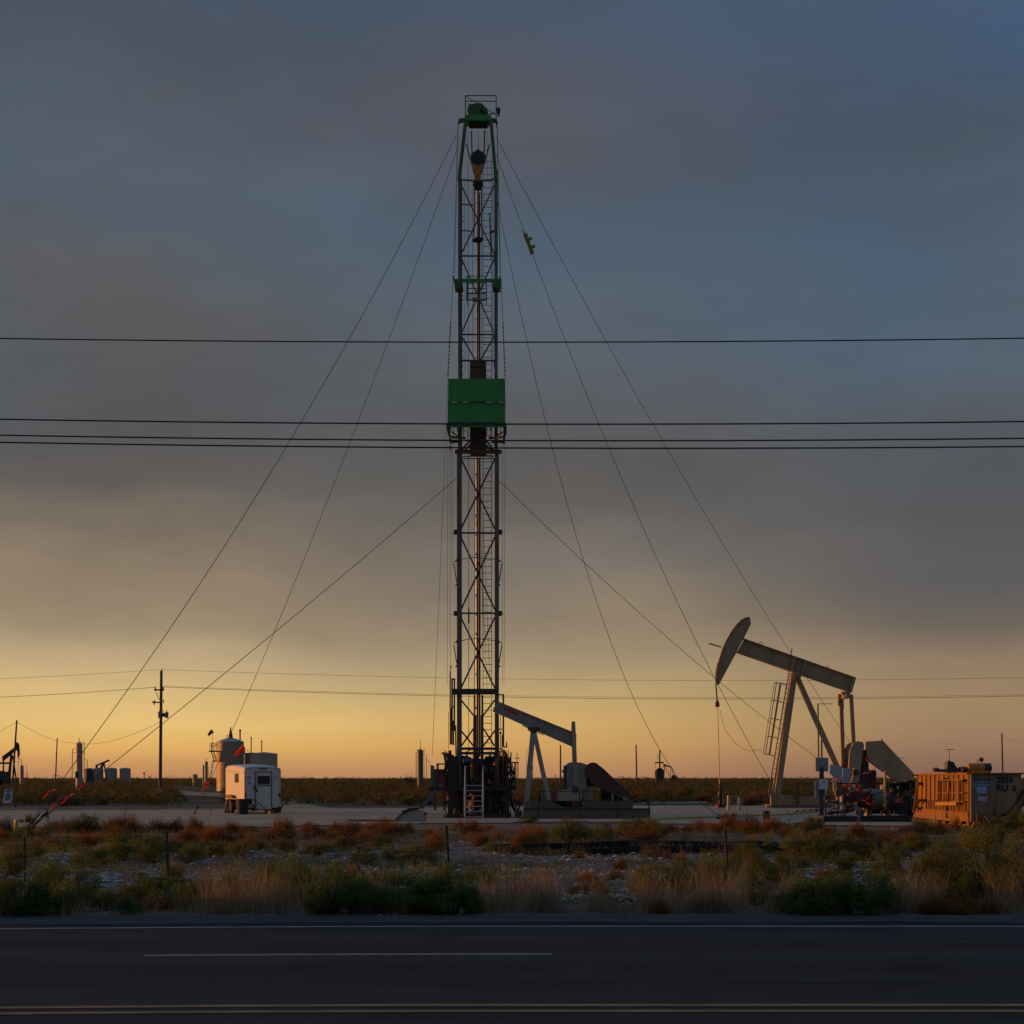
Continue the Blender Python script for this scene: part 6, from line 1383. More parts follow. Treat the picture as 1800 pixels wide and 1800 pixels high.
span('power_wire', 287.5, 1206, 1160, 1225.8, 2000, 1216, 'thin wire just above the lower wire right of the tall utility pole', .012)
span('power_wire', -200, 1198, 0, 1193, 284, 1176.5, 'faint top wire running left from the tall utility pole', .013)
span('power_wire', -200, 1232, 0, 1225.5, 273, 1208, 'lower wire running left from the tall utility pole', .02)
def drape(pts_uvY, lab, r=.02):
    P_ = [plane(Y)(u, v) for (u, v, Y) in pts_uvY]; mb = MB(); mb.poly(P_, r, 5); tag(mb.build('service_wire', M['cable'], origin=P_[0]), lab, 'power line', 'sagging service wires')
drape([(283, 1268, 165), (262, 1279, 173), (240, 1288, 181), (218, 1296, 190), (195, 1303, 199), (172, 1307, 209), (150, 1308, 219), (126, 1306, 234), (100.6, 1302.5, 260)], 'service wire sagging between the tall utility pole and the thin pole')
drape([(100.6, 1302, 260), (85, 1297.5, 248), (70, 1291, 238), (55, 1283.5, 228), (42, 1276, 219), (29.5, 1269, 210)], 'service wire sagging between the thin pole and the leaning pole')
drape([(29, 1270, 210), (15, 1278, 200), (0, 1286, 190), (-20, 1292, 180)], 'service wire running left out of the photo from the leaning pole')
drape([(1762, 1296, 260), (1780, 1302, 250), (1800, 1306, 240), (1830, 1309, 230)], 'service wire running right from the pole behind the numbered tank', .016)

# ================================================================== SIGN, FENCE, PIPELINES
f = plane(100.0); sg = thing('warning_sign', V((f(13, 0).x, 100, 0)), 'white leaning warning sign on a frame at the far left edge of the pad', 'sign')
sq = [(8.5, 1387.5), (23.5, 1387.5), (19.5, 1412), (4, 1412)]
mb = MB(); mb.prism([f(u, v) for u, v in sq], (0, .03, 0)); part('sign_board', mb, M['offwhite'], sg)
sp_ = lambda s, t: f(8.5 + 15 * s - 4.2 * t, 1387.5 + 24.5 * t) + V((0, -.004, 0))
mb = MB()
for (a, b_, c_, d_) in ((.12, .05, .88, .15), (.3, .25, .7, .33), (.2, .38, .85, .5), (.2, .56, .8, .66), (.25, .7, .75, .76)):
    mb.prism([sp_(a, b_), sp_(c_, b_), sp_(c_, d_), sp_(a, d_)], (0, -.006, 0))
part('sign_lettering', mb, M['blue'], sg)
mb = MB(); mb.bar(f(24, 1388, .05), f(26.5, 1419, .05), .05, .05); mb.bar(f(8, 1388, .05), f(2, 1419, .05), .05, .05); mb.bar(f(24, 1388, .05), f(20, 1419, .8), .05, .05); part('sign_frame', mb, M['dark'], sg)

fn = thing('wire_fence', ground_pt(788, 1545), 'low barbed wire fence on thin rusty posts along the verge', 'fence')
posts = []
for (u, vt, ub, vb) in ((43.5, 1472, 43.5, 1557), (293.5, 1463, 296, 1560), (785, 1451, 791, 1546), (1274.5, 1456, 1281, 1548)):
    b0 = ground_pt(ub, vb); ff = plane(b0.y); tp = ff(u, vt); posts.append((b0, tp)); b0 = V((b0.x, b0.y, gz(b0.x, b0.y) - .1))
    mb = MB(); mb.bar(b0, tp, .035 if u > 100 else .015, .045 if u > 100 else .015); mb.bar(b0 + V((0, .02, 0)), tp + V((0, .02, 0)), .012, .05); part('fence_post', mb, M['post'], fn)
ext = [(posts[0][0] + V((-4.5, .3, 0)), posts[0][1] + V((-4.5, .3, 0)))] + posts + [(posts[-1][0] + V((4.6, .1, 0)), posts[-1][1] + V((4.6, .1, 0))), (posts[-1][0] + V((9.5, .2, 0)), posts[-1][1] + V((9.5, .2, 0)))]
for t in (.93, .55, .2):
    mb = MB()
    for i in range(len(ext) - 1):
        a, c = ext[i][0].lerp(ext[i][1], t), ext[i + 1][0].lerp(ext[i + 1][1], t)
        pts = [a.lerp(c, k / 8) - V((0, 0, .05 * 4 * (k / 8) * (1 - k / 8))) for k in range(9)]; mb.poly(pts, .0028, 4)
    part('fence_wire', mb, M['post'], fn)

def pipeline(pts_uv, r, lab):
    P_ = []
    for i in range(len(pts_uv) - 1):
        a, c = ground_pt(*pts_uv[i]), ground_pt(*pts_uv[i + 1])
        for k in range(6): q = a.lerp(c, k / 6); P_.append(V((q.x, q.y + .08 * nz(q.x, 1, .3, 7), gz(q.x, q.y) + r * .8)))
    q = ground_pt(*pts_uv[-1]); P_.append(V((q.x, q.y, gz(q.x, q.y) + r * .8)))
    mb = MB(); mb.poly(P_, r, 10); tag(mb.build('poly_pipe', M['polypipe'], origin=P_[len(P_) // 2]), lab, 'pipeline', 'black poly pipes along the verge')
pipeline([(855, 1495), (1000, 1494.5), (1200, 1494), (1400, 1494), (1640, 1493)], .11, 'thick black poly pipe running along the verge, rear one of the pair')
pipeline([(870, 1501.5), (1050, 1501), (1250, 1500.5), (1420, 1499.5), (1625, 1497)], .095, 'thick black poly pipe running along the verge, front one of the pair')
pipeline([(1040, 1484), (1200, 1484), (1400, 1483), (1560, 1482)], .05, 'thinner black pipe behind the pair of poly pipes')
pipeline([(90, 1488), (150, 1484), (220, 1483), (330, 1487), (480, 1491)], .05, 'thin black pipe half hidden in the brush at the left of the verge')
p = ground_pt(298, 1580); mb = MB(); mb.box(p + V((0, 0, .06)), (.16, .1, .09), .3); tag(mb.build('litter_box', M['galv'], origin=p), 'small pale litter box lying in the grass at the left fence post', 'litter')
p = ground_pt(668, 1492); mb = MB(); mb.bar(p, p + V((0, 0, .30)), .06, .03); tag(mb.build('stake', M['wood'], origin=p), 'short pale wooden stake in the brush left of the middle fence post', 'stake')
q = [ground_pt(1072, 1588), ground_pt(1078, 1591), ground_pt(1090, 1593), ground_pt(1102, 1591), ground_pt(1112, 1590)]
mb = MB(); mb.poly([p + V((0, 0, .05 + .04 * (i % 2))) for i, p in enumerate(q)], .022, 7); tag(mb.build('tyre_scrap', M['rubber'], origin=q[2]), 'curved scrap of black tyre rubber lying at the road edge', 'tyre scrap')
# ================================================================== VEGETATION
def leaf_mat(name, stops, trans=.25, rough=.75, objvar=.25):
    m = bpy.data.materials.new(name); m.use_nodes = True
    nt = m.node_tree; nd = nt.nodes; lk = nt.links; b = nd['Principled BSDF']; out_ = nd['Material Output']
    b.inputs['Roughness'].default_value = rough; b.inputs['Specular IOR Level'].default_value = .15
    at = nd.new('ShaderNodeAttribute'); at.attribute_name = 'tint'
    oi = nd.new('ShaderNodeObjectInfo')
    ma = nd.new('ShaderNodeMath'); ma.operation = 'MULTIPLY_ADD'; lk.new(oi.outputs['Random'], ma.inputs[0]); ma.inputs[1].default_value = objvar; ma.inputs[2].default_value = -objvar / 2
    ad = nd.new('ShaderNodeMath'); ad.operation = 'ADD'; ad.use_clamp = True; lk.new(at.outputs['Fac'], ad.inputs[0]); lk.new(ma.outputs[0], ad.inputs[1])
    r = nd.new('ShaderNodeValToRGB'); lk.new(ad.outputs[0], r.inputs[0]); e = r.color_ramp.elements
    e[0].position, e[0].color = stops[0][0], (*stops[0][1], 1); e[1].position, e[1].color = stops[-1][0], (*stops[-1][1], 1)
    for p, c in stops[1:-1]:
        q = e.new(p); q.color = (*c, 1)
    lk.new(r.outputs[0], b.inputs['Base Color'])
    tr = nd.new('ShaderNodeBsdfTranslucent'); lk.new(r.outputs[0], tr.inputs['Color'])
    mx = nd.new('ShaderNodeMixShader'); mx.inputs[0].default_value = trans
    lk.new(b.outputs[0], mx.inputs[1]); lk.new(tr.outputs[0], mx.inputs[2]); lk.new(mx.outputs[0], out_.inputs['Surface'])
    return m
LM = {
 'green': leaf_mat('dark_green_leaves', [(0, (.042, .070, .024)), (.5, (.095, .155, .042)), (1, (.20, .26, .07))], .4),
 'olive': leaf_mat('yellow_green_leaves', [(0, (.058, .074, .019)), (.5, (.125, .145, .034)), (1, (.23, .235, .062))], .4),
 'rust': leaf_mat('rust_dry_twigs', [(0, (.14, .062, .020)), (.5, (.29, .13, .036)), (1, (.44, .225, .075))], .35),
 'brown': leaf_mat('gray_brown_twigs', [(0, (.08, .058, .042)), (.5, (.16, .12, .085)), (1, (.25, .19, .14))], .25),
 'straw': leaf_mat('straw_grass', [(0, (.17, .13, .08)), (.5, (.30, .235, .145)), (1, (.46, .37, .24))], .35),
 'scrub': leaf_mat('mixed_scrub', [(0, (.055, .060, .022)), (.4, (.080, .080, .030)), (.62, (.105, .095, .040)), (.8, (.15, .088, .04)), (1, (.20, .115, .055))], .45),
}
LM['stem'] = mat('twig_bark', (.055, .038, .026), .9, 0, .3, 8)

def mesh_np(name, verts, quads, tint, mats, midx=None, tris=None):
    me = bpy.data.meshes.new(name)
    nv = len(verts); nq = len(quads)
    me.vertices.add(nv); me.vertices.foreach_set('co', np.asarray(verts, np.float32).ravel())
    me.loops.add(nq * 4); me.loops.foreach_set('vertex_index', np.asarray(quads, np.int32).ravel())
    me.polygons.add(nq); me.polygons.foreach_set('loop_start', np.arange(0, nq * 4, 4, dtype=np.int32))
    for m_ in mats: me.materials.append(m_)
    if midx is not None: me.polygons.foreach_set('material_index', np.asarray(midx, np.int32))
    me.update(calc_edges=True)
    a = me.attributes.new('tint', 'FLOAT', 'POINT'); a.data.foreach_set('value', np.asarray(tint, np.float32))
    return me

def rand_dirs(n):
    d = rng.normal(size=(n, 3)); return d / np.linalg.norm(d, axis=1, keepdims=True)
def leaves(pos, size, aspect, tint, updir=None, upk=0.0):
    """one rhombic leaf per position, random orientation biased to updir"""
    n = len(pos); a = rand_dirs(n)
    if updir is not None: a = a * (1 - upk) + updir * upk; a /= np.linalg.norm(a, axis=1, keepdims=True)
    b = np.cross(a, rand_dirs(n)); b /= np.maximum(np.linalg.norm(b, axis=1, keepdims=True), 1e-6)
    s = (size * rng.uniform(.6, 1.4, n))[:, None]
    v = np.stack([pos - a * s * .5, pos + b * s * aspect * .5, pos + a * s * .5, pos - b * s * aspect * .5], 1).reshape(-1, 3)
    q = np.arange(n * 4).reshape(-1, 4)
    return v, q, np.repeat(tint, 4)
def twigs(p0, p1, r0, r1):
    """thin three sided tapered twigs as quads"""
    n = len(p0); d = p1 - p0; d /= np.maximum(np.linalg.norm(d, axis=1, keepdims=True), 1e-6)
    s = np.cross(d, np.array([0.3, 0.7, 0.2])); s /= np.maximum(np.linalg.norm(s, axis=1, keepdims=True), 1e-6); t = np.cross(d, s)
    vs = []
    for k in range(3):
        a = 2 * math.pi * k / 3; o = s * math.cos(a) + t * math.sin(a)
        vs += [p0 + o * r0, p1 + o * r1]
    v = np.stack(vs, 1).reshape(-1, 3); base = (np.arange(n) * 6)[:, None, None]
    q = np.array([[0, 2, 3, 1], [2, 4, 5, 3], [4, 0, 1, 5]])[None] + base
    return v, q.reshape(-1, 4)
def join(parts):
    vs, qs, ts, ms = [], [], [], []; o = 0
    for (v, q, t, m_) in parts:
        vs.append(v); qs.append(q + o); ts.append(t); ms.append(np.full(len(q), m_)); o += len(v)
    return np.concatenate(vs), np.concatenate(qs), np.concatenate(ts), np.concatenate(ms)

def leafy(name, mt_, nclump, nleaf, size, aspect=.38, top=1.0, spread=.13, airy=.0):
    """open irregular bush: stems from the ground into clumps of leaves, unit width and height"""
    th = rng.uniform(0, 2 * math.pi, nclump); rr_ = np.sqrt(rng.uniform(0.02, 1, nclump)) * .40
    zc = rng.uniform(.10, .92, nclump) * (1 - .55 * (rr_ / .42) ** 2) * top + .06
    cen = np.stack([rr_ * np.cos(th), rr_ * np.sin(th), zc], 1)
    sz = rng.uniform(.6, 1.35, nclump) * spread
    w_ = sz ** 2 / np.sum(sz ** 2); idx = rng.choice(nclump, nleaf, p=w_)
    off = rand_dirs(nleaf) * (rng.uniform(0, 1, nleaf) ** .45)[:, None] * sz[idx][:, None] * np.array([1.15, 1.15, .95])
    pos = cen[idx] + off; pos[:, 2] = np.abs(pos[:, 2]) + .01
    ct = rng.uniform(.25, .75, nclump)[idx] + rng.uniform(-.25, .25, nleaf)
    up = pos - np.array([0, 0, -.1]); up /= np.linalg.norm(up, axis=1, keepdims=True)
    a = leaves(pos, size, aspect, ct, up, .35)
    # whip shoots breaking the outline
    ns = 26; i2 = rng.choice(nclump, ns); p0 = cen[i2]; dd = rand_dirs(ns) * .5 + np.array([0, 0, .9]) + p0 * np.array([1.2, 1.2, 0]); dd /= np.linalg.norm(dd, axis=1, keepdims=True)
    p1 = p0 + dd * rng.uniform(.16, .36, ns)[:, None]; p1[:, 2] = np.minimum(p1[:, 2], 1.04)
    k = 12; tt = np.tile(np.linspace(.35, 1, k), ns); lp = np.repeat(p0, k, 0) * (1 - tt)[:, None] + np.repeat(p1, k, 0) * tt[:, None] + rng.normal(size=(ns * k, 3)) * .012
    b = leaves(lp, size * .9, aspect, rng.uniform(.4, 1, ns * k), np.repeat(dd, k, 0), .4)
    base = np.stack([rng.normal(size=nclump) * .03, rng.normal(size=nclump) * .03, np.full(nclump, -.03)], 1)
    midp = base * .4 + cen * .6 + np.stack([rng.normal(size=nclump) * .03, rng.normal(size=nclump) * .03, np.zeros(nclump)], 1)
    v1, q1 = twigs(base, midp, .012, .008); v2, q2 = twigs(midp, cen, .008, .004); v3, q3 = twigs(p0, p1, .004, .002)
    z = lambda v: np.full(len(v), .5)
    fol = join([(*a, 0), (*b, 0)]); stm = join([(v1, q1, z(v1), 0), (v2, q2, z(v2), 0), (v3, q3, z(v3), 0)])
    return mesh_np(name + '_foliage', fol[0], fol[1], fol[2], [mt_]), mesh_np(name + '_stems', stm[0], stm[1], stm[2], [LM['stem']])
def domed(name, mt_, ntw, nleaf, size, flat=1.0):
    """dry shrub of a few uneven lobes: fine twigs fanning out, tiny dry leaves over them; one mesh"""
    nl = int(rng.integers(2, 5)); lc = np.stack([rng.uniform(-.24, .24, nl), rng.uniform(-.24, .24, nl), np.zeros(nl)], 1); lr = rng.uniform(.45, 1.0, nl); lr[0] = 1.0
    li = rng.choice(nl, ntw, p=lr / lr.sum())
    d = rand_dirs(ntw); d[:, 2] = np.abs(d[:, 2]) * .9 + .10; d /= np.linalg.norm(d, axis=1, keepdims=True)
    lump = 1 + .22 * np.sin(d[:, 0] * 5 + li * 2.0) * np.cos(d[:, 1] * 6 + li) + rng.normal(size=ntw) * .10
    tip = lc[li] + d * np.array([.34, .34, .88 * flat]) * (lump * lr[li])[:, None]; base = lc[li] * .6 + np.stack([rng.normal(size=ntw) * .05, rng.normal(size=ntw) * .05, np.zeros(ntw) - .02], 1)
    v1, q1 = twigs(base, tip, .005, .0022)
    i = rng.choice(ntw, nleaf); t = rng.uniform(.35, 1.03, nleaf) ** .6
    pos = base[i] * (1 - t)[:, None] + tip[i] * t[:, None] + rng.normal(size=(nleaf, 3)) * .028; pos[:, 2] = np.maximum(pos[:, 2], .01)
    ct = .20 + .5 * t + rng.uniform(-.22, .22, nleaf) + (.12 * np.sin(li * 2.1))[i]
    a = leaves(pos, size, .30, np.clip(ct, 0, 1), d[i], .55)
    J = join([(*a, 0), (v1, q1, np.full(len(v1), .35), 0)])
    return mesh_np(name, J[0], J[1], J[2], [mt_])
def blades(pos, hgt, lean, wd, tint, segs=3):
    """grass blades: curved tapering strips"""
    n = len(pos); th = rng.uniform(0, 2 * math.pi, n); dx = np.stack([np.cos(th), np.sin(th), np.zeros(n)], 1)
    sd_ = np.stack([-np.sin(th + .6), np.cos(th + .6), np.zeros(n)], 1); rows = []
    for k in range(segs + 1):
        t = k / segs; c = pos + dx * (lean * t ** 1.8)[:, None] + np.array([0, 0, 1.0]) * (hgt * (t - .12 * t * t))[:, None]
        ww = (wd * (1 - .85 * t))[:, None]; rows += [c - sd_ * ww, c + sd_ * ww]
    v = np.stack(rows, 1).reshape(-1, 3); b = (np.arange(n) * 2 * (segs + 1))[:, None, None]
    q = np.array([[2 * k, 2 * k + 1, 2 * k + 3, 2 * k + 2] for k in range(segs)])[None] + b
    return v, q.reshape(-1, 4), np.repeat(tint, 2 * (segs + 1))

G_ = [leafy('green', LM['green'], 30, 6000, .042, spread=.15) for _ in range(6)]
O_ = [leafy('olive', LM['olive'], 28, 5200, .042, spread=.145) for _ in range(6)]
B_ = [leafy('big', LM['olive'], 60, 12000, .026, .36, spread=.115) for _ in range(2)]
R_ = [domed('rust', LM['rust'], 520, 2600, .045) for _ in range(9)]
W_ = [domed('brown', LM['brown'], 520, 1700, .05, .9) for _ in range(5)]
def tuft(name, n):
    a = np.sqrt(rng.uniform(0, 1, n)) * .22; t = rng.uniform(0, 2 * math.pi, n)
    p = np.stack([a * np.cos(t), a * np.sin(t), np.full(n, -.02)], 1)
    v, q, c = blades(p, rng.uniform(.55, 1.05, n), rng.uniform(.05, .34, n), rng.uniform(.006, .012, n), rng.uniform(.1, .95, n))
    return mesh_np(name, v, q, c, [LM['straw']])
T_ = [tuft('tuft', 170) for _ in range(4)]

marks = [(26, 'leaning yellow post'), (120, 'red ribbons'), (205, 'litter box'), (295, 'left fence post'), (445, 'white trailer'), (655, 'steel beam'), (722, 'grounded horse head'), (790, 'middle fence post'), (838, 'rig stairs'), (905, 'rig right foot'),
         (1030, 'gray pump jack'), (1130, 'gray pump jack tail'), (1200, 'yellow hose'), (1279, 'right fence post'), (1347, 'small drum'), (1445, 'electrical cabinet'), (1545, 'pump skid'), (1660, 'numbered tank side'), (1750, 'tank numbers')]
def zone(v):
    if v > 1578: return 'at the roadside'
    if v > 1530: return 'on the verge'
    if v > 1488: return 'by black pipes'
    if v > 1430: return 'at pad edge'
    return 'behind the pad'
pending = []
def shrub(u, v, wpx, hpx, kind, word, cat='bush', label=True):
    g0 = ground_pt(u, v); s = F / g0.y; g0.z = gz(g0.x, g0.y) - .02
    w_, h_ = wpx / s, hpx / s
    kw, kh = {'G': (1.15, 1.25), 'O': (1.15, 1.25), 'B': (1.1, 1.15), 'R': (1.5, 1.15), 'W': (1.4, 1.1)}.get(kind, (1, 1)); w_ *= kw; h_ *= kh
    pool = {'G': G_, 'O': O_, 'B': B_}.get(kind)
    nm = {'G': 'green_bush', 'O': 'olive_bush', 'B': 'olive_bush', 'R': 'rust_shrub', 'W': 'brown_shrub', 'T': 'grass_tuft'}[kind]
    if pool:
        fo, stm = pool[rng.integers(len(pool))]
        o = bpy.data.objects.new(nm, None); COL.objects.link(o); o.empty_display_size = .2
        for (pn, me) in (('foliage', fo), ('stems', stm)):
            ch = bpy.data.objects.new(pn, me); COL.objects.link(ch); ch.parent = o
    else:
        pool = {'R': R_, 'W': W_, 'T': T_}[kind]
        o = bpy.data.objects.new(nm, pool[rng.integers(len(pool))]); COL.objects.link(o)
    o.location = g0; o.rotation_euler = (0, 0, rng.uniform(0, 6.28)); o.scale = (w_, w_ * rng.uniform(.85, 1.1), h_)
    o['category'] = cat
    if label:
        lm = min(marks, key=lambda m_: abs(m_[0] - u))[1]
        pending.append((o, u, v, word, zone(v), lm))
    return o
ords = {1: [''], 2: ['left one of two: ', 'right one of two: ']}
def settle():
    by = {}
    for it in pending: by.setdefault((it[3], it[4], it[5]), []).append(it)
    num = ['first', 'second', 'third', 'fourth', 'fifth', 'sixth', 'seventh', 'eighth', 'ninth', 'tenth', 'eleventh', 'twelfth']
    for (word, zn, lm), its in by.items():
        its.sort(key=lambda i: i[1])
        rel = 'below the' if zn != 'behind the pad' else 'beyond the'
        for i, it in enumerate(its):
            if len(its) == 1: pre = ''
            elif len(its) == 2: pre = ('left of two, ', 'right of two, ')[i]
            elif i == 0: pre = 'leftmost of several, '
            elif i == len(its) - 1: pre = 'rightmost of several, '
            else: pre = num[i] + ' from left, '
            it[0]['label'] = f'{pre}{word} {zn} {rel} {lm}'
# green bushes, measured one by one: column, base row, width, height
for (u, v, w_, h_) in ((42, 1609, 100, 66), (82, 1585, 52, 60), (128, 1604, 70, 48), (155, 1586, 60, 44), (240, 1590, 72, 44), (292, 1592, 84, 48), (325, 1598, 60, 40), (410, 1592, 46, 58), (505, 1584, 78, 68), (470, 1560, 50, 40), (585, 1607, 96, 76), (632, 1602, 70, 58), (584, 1560, 34, 34), (700, 1602, 96, 64),
                       (752, 1606, 60, 58), (795, 1607, 92, 70), (858, 1560, 30, 30), (1050, 1478, 40, 22), (1262, 1560, 60, 40), (1330, 1590, 60, 50), (1440, 1607, 92, 62), (1490, 1608, 70, 62), (1535, 1607, 84, 66), (1400, 1585, 60, 40), (1580, 1590, 50, 40), (930, 1446, 36, 14), (1395, 1462, 60, 18), (20, 1480, 40, 16),
    (12, 1609, 70, 50), (70, 1609, 66, 46), (106, 1608, 50, 40), (188, 1602, 60, 34), (224, 1607, 56, 30), (350, 1594, 60, 44), (388, 1588, 54, 40), (452, 1578, 54, 44), (532, 1584, 60, 48), (560, 1607, 56, 50), (618, 1607, 62, 60), (664, 1607, 58, 48), (730, 1607, 54, 46), (778, 1607, 60, 50), (826, 1606, 48, 44), (1384, 1605, 54, 36), (1416, 1608, 60, 44), (1466, 1602, 60, 50), (1562, 1604, 50, 44), (300, 1560, 50, 30), (100, 1560, 50, 34), (640, 1575, 60, 36), (745, 1575, 56, 34), (1300, 1575, 56, 36)):
    shrub(u, v, w_, h_, 'G', 'dark green bush')
for (u, v, w_, h_) in ((18, 1545, 62, 62), (52, 1473, 46, 20), (82, 1470, 26, 16), (150, 1466, 62, 32), (160, 1522, 70, 38), (215, 1516, 80, 48), (272, 1518, 82, 46), (330, 1520, 56, 36), (730, 1517, 76, 34), (690, 1512, 44, 26), (660, 1490, 50, 24), (1000, 1486, 76, 40), (1060, 1480, 44, 30), (1112, 1474, 56, 34), (1150, 1478, 44, 34),
                       (1150, 1574, 84, 54), (1203, 1574, 66, 50), (1248, 1558, 56, 52), (1330, 1545, 54, 50), (1372, 1560, 60, 40), (1405, 1518, 92, 54), (1460, 1516, 82, 48), (1512, 1514, 62, 40), (1430, 1466, 40, 27), (1375, 1540, 50, 36), (1540, 1476, 40, 16), (935, 1472, 30, 16), (1700, 1480, 30, 24), (1762, 1478, 34, 28), (1752, 1468, 40, 26), (1790, 1468, 46, 44), (1735, 1472, 34, 20), (1812, 1470, 50, 50), (1610, 1500, 50, 30), (1575, 1510, 50, 34), (1350, 1500, 30, 26), (605, 1462, 40, 12), (500, 1500, 46, 22), (870, 1500, 40, 20), (110, 1500, 60, 26), (60, 1512, 56, 30), (300, 1500, 60, 24), (370, 1512, 56, 28), (420, 1506, 50, 24), (560, 1504, 60, 22), (640, 1516, 60, 24), (1320, 1512, 56, 30), (1290, 1540, 60, 34), (1480, 1540, 60, 40), (1555, 1545, 60, 50)):
    shrub(u, v, w_, h_, 'O', 'yellow green bush')
for (u, v, w_, h_) in ((1640, 1580, 120, 84), (1722, 1580, 150, 118), (1792, 1592, 130, 118), (1668, 1540, 90, 60), (1690, 1600, 90, 60)):
    shrub(u, v, w_, h_, 'B', 'large olive bush')
for (u, v, w_, h_) in ((45, 1446, 20, 17), (475, 1477, 62, 26), (446, 1468, 30, 18), (560, 1472, 44, 26), (615, 1472, 68, 32), (664, 1482, 54, 27), (588, 1476, 30, 18), (500, 1473, 40, 22), (300, 1466, 38, 26), (330, 1482, 46, 32), (378, 1478, 42, 26), (410, 1466, 34, 26), (432, 1470, 30, 20), (352, 1476, 30, 20),
                       (245, 1474, 24, 12), (167, 1464, 24, 13), (85, 1483, 30, 14), (28, 1562, 20, 12), (200, 1596, 60, 22), (262, 1600, 60, 24), (183, 1518, 26, 14), (66, 1498, 18, 26), (140, 1520, 28, 18), (220, 1466, 20, 10), (250, 1500, 30, 12),
                       (800, 1458, 26, 20), (828, 1476, 32, 18), (866, 1460, 28, 16), (885, 1478, 30, 22), (770, 1480, 30, 16), (905, 1500, 24, 22), (720, 1607, 38, 26), (755, 1470, 26, 14), (1008, 1462, 26, 16), (1040, 1470, 26, 14), (1075, 1468, 24, 16), (1120, 1464, 34, 18), (1182, 1464, 28, 18), (1206, 1464, 26, 16),
                       (1228, 1462, 28, 18), (1262, 1464, 28, 20), (1306, 1464, 36, 24), (1342, 1464, 32, 20), (1020, 1512, 22, 16), (1090, 1528, 24, 26), (1168, 1512, 24, 18), (1190, 1520, 40, 22), (1336, 1524, 36, 24), (1020, 1570, 40, 20), (1052, 1570, 50, 32), (1030, 1552, 40, 20), (1135, 1600, 40, 28), (1165, 1606, 40, 34),
                       (1455, 1468, 32, 16), (1512, 1460, 26, 16), (1530, 1516, 34, 22), (1500, 1480, 28, 16), (1585, 1464, 30, 14), (1645, 1466, 34, 14), (1640, 1606, 70, 38), (1690, 1607, 84, 44), (1735, 1606, 50, 34), (1455, 1552, 40, 26), (1560, 1478, 34, 14), (1610, 1476, 34, 12), (1388, 1472, 40, 20)):
    shrub(u, v, w_, h_, 'R', 'rust orange shrub', 'shrub')
settle()
# many more small rust and brown shrubs in three bands, each one its own object
def scatter(n, vr, ur, kinds, wr, hk, label, group, keep=None):
    k = 0; tries = 0
    while k < n and tries < n * 30:
        tries += 1
        u = rng.uniform(*ur); y0 = F * H / (vr[0] - HZ); y1 = F * H / (vr[1] - HZ)
        y = rng.uniform(min(y0, y1), max(y0, y1)); v = HZ + F * H / y
        x = (u - 900) * y / F
        if nz(x, y, .22, 4) < rng.uniform(-.35, .15): continue
        if keep and not keep(u, v, x, y): continue
        kd = kinds[rng.integers(len(kinds))]; w_ = rng.uniform(*wr) * F / y
        o = shrub(u, v, w_, w_ * rng.uniform(*hk), kd, '', 'shrub', False)
        lb = label[kd] if isinstance(label, dict) else label
        o['label'] = lb; o['group'] = group + (' ' + kd.replace('R', 'rust').replace('W', 'brown').replace('O', 'olive') if isinstance(label, dict) else ''); k += 1
scatter(74, (1500, 1458), (-60, 1860), 'RRW', (.45, .95), (.5, .75), {'R': 'small rust orange shrub in the band between the gravel pad and black pipes', 'W': 'small gray brown shrub in the band between the gravel pad and black pipes'}, 'small shrubs along the pad edge')
scatter(34, (1598, 1505), (-40, 1840), 'RWW', (.22, .5), (.6, .9), {'R': 'very small rust shrub scattered on the stony verge near the road', 'W': 'very small gray brown shrub scattered on the stony verge near the road'}, 'small shrubs on the stony verge')
scatter(105, (1416, 1405), (-20, 1830), 'RRWWO', (.7, 1.5), (.5, .8), {'R': 'rust shrub in the row along the far edge of the gravel pad', 'W': 'gray brown shrub in the row along the far edge of the gravel pad', 'O': 'olive shrub in the row along the far edge of the gravel pad'}, 'shrubs behind the pad',
        lambda u, v, x, y: not (300 < u < 400 and v > 1396) and not (500 < u < 560))

# tall straw grass by the road, and dry grass among the shrubs
def grass_patch(xy, hmin, hmax, lean, wd, per, rad, mt_, name):
    n = len(xy) * per; c = np.repeat(xy, per, 0); a = np.sqrt(rng.uniform(0, 1, n)) * rad; t = rng.uniform(0, 2 * math.pi, n)
    x = c[:, 0] + a * np.cos(t); y = c[:, 1] + a * np.sin(t)
    z = np.array([gz(float(i), float(j)) for i, j in zip(x, y)]) - .01
    k = np.repeat(rng.uniform(.35, 1.25, len(xy)) ** 1.2, per)
    v, q, cc = blades(np.stack([x, y, z], 1), rng.uniform(hmin, hmax, n) * k, rng.uniform(*lean, n) * k, rng.uniform(.5, 1, n) * wd, np.clip(np.repeat(rng.uniform(.1, .9, len(xy)), per) + rng.uniform(-.2, .2, n), 0, 1))
    o = bpy.data.objects.new(name, mesh_np(name, v, q, cc, [mt_])); COL.objects.link(o); o['kind'] = 'stuff'; return o
pts = []
tall = [(0, 40, .35), (90, 130, .6), (330, 470, 1.0), (475, 555, .95), (620, 690, .7), (735, 765, .5), (830, 985, 1.0), (1010, 1075, .6), (1100, 1310, 1.0), (1340, 1395, .9), (1560, 1660, 1.0), (1740, 1800, 1.0), (-500, -20, .8), (1820, 2300, .8)]
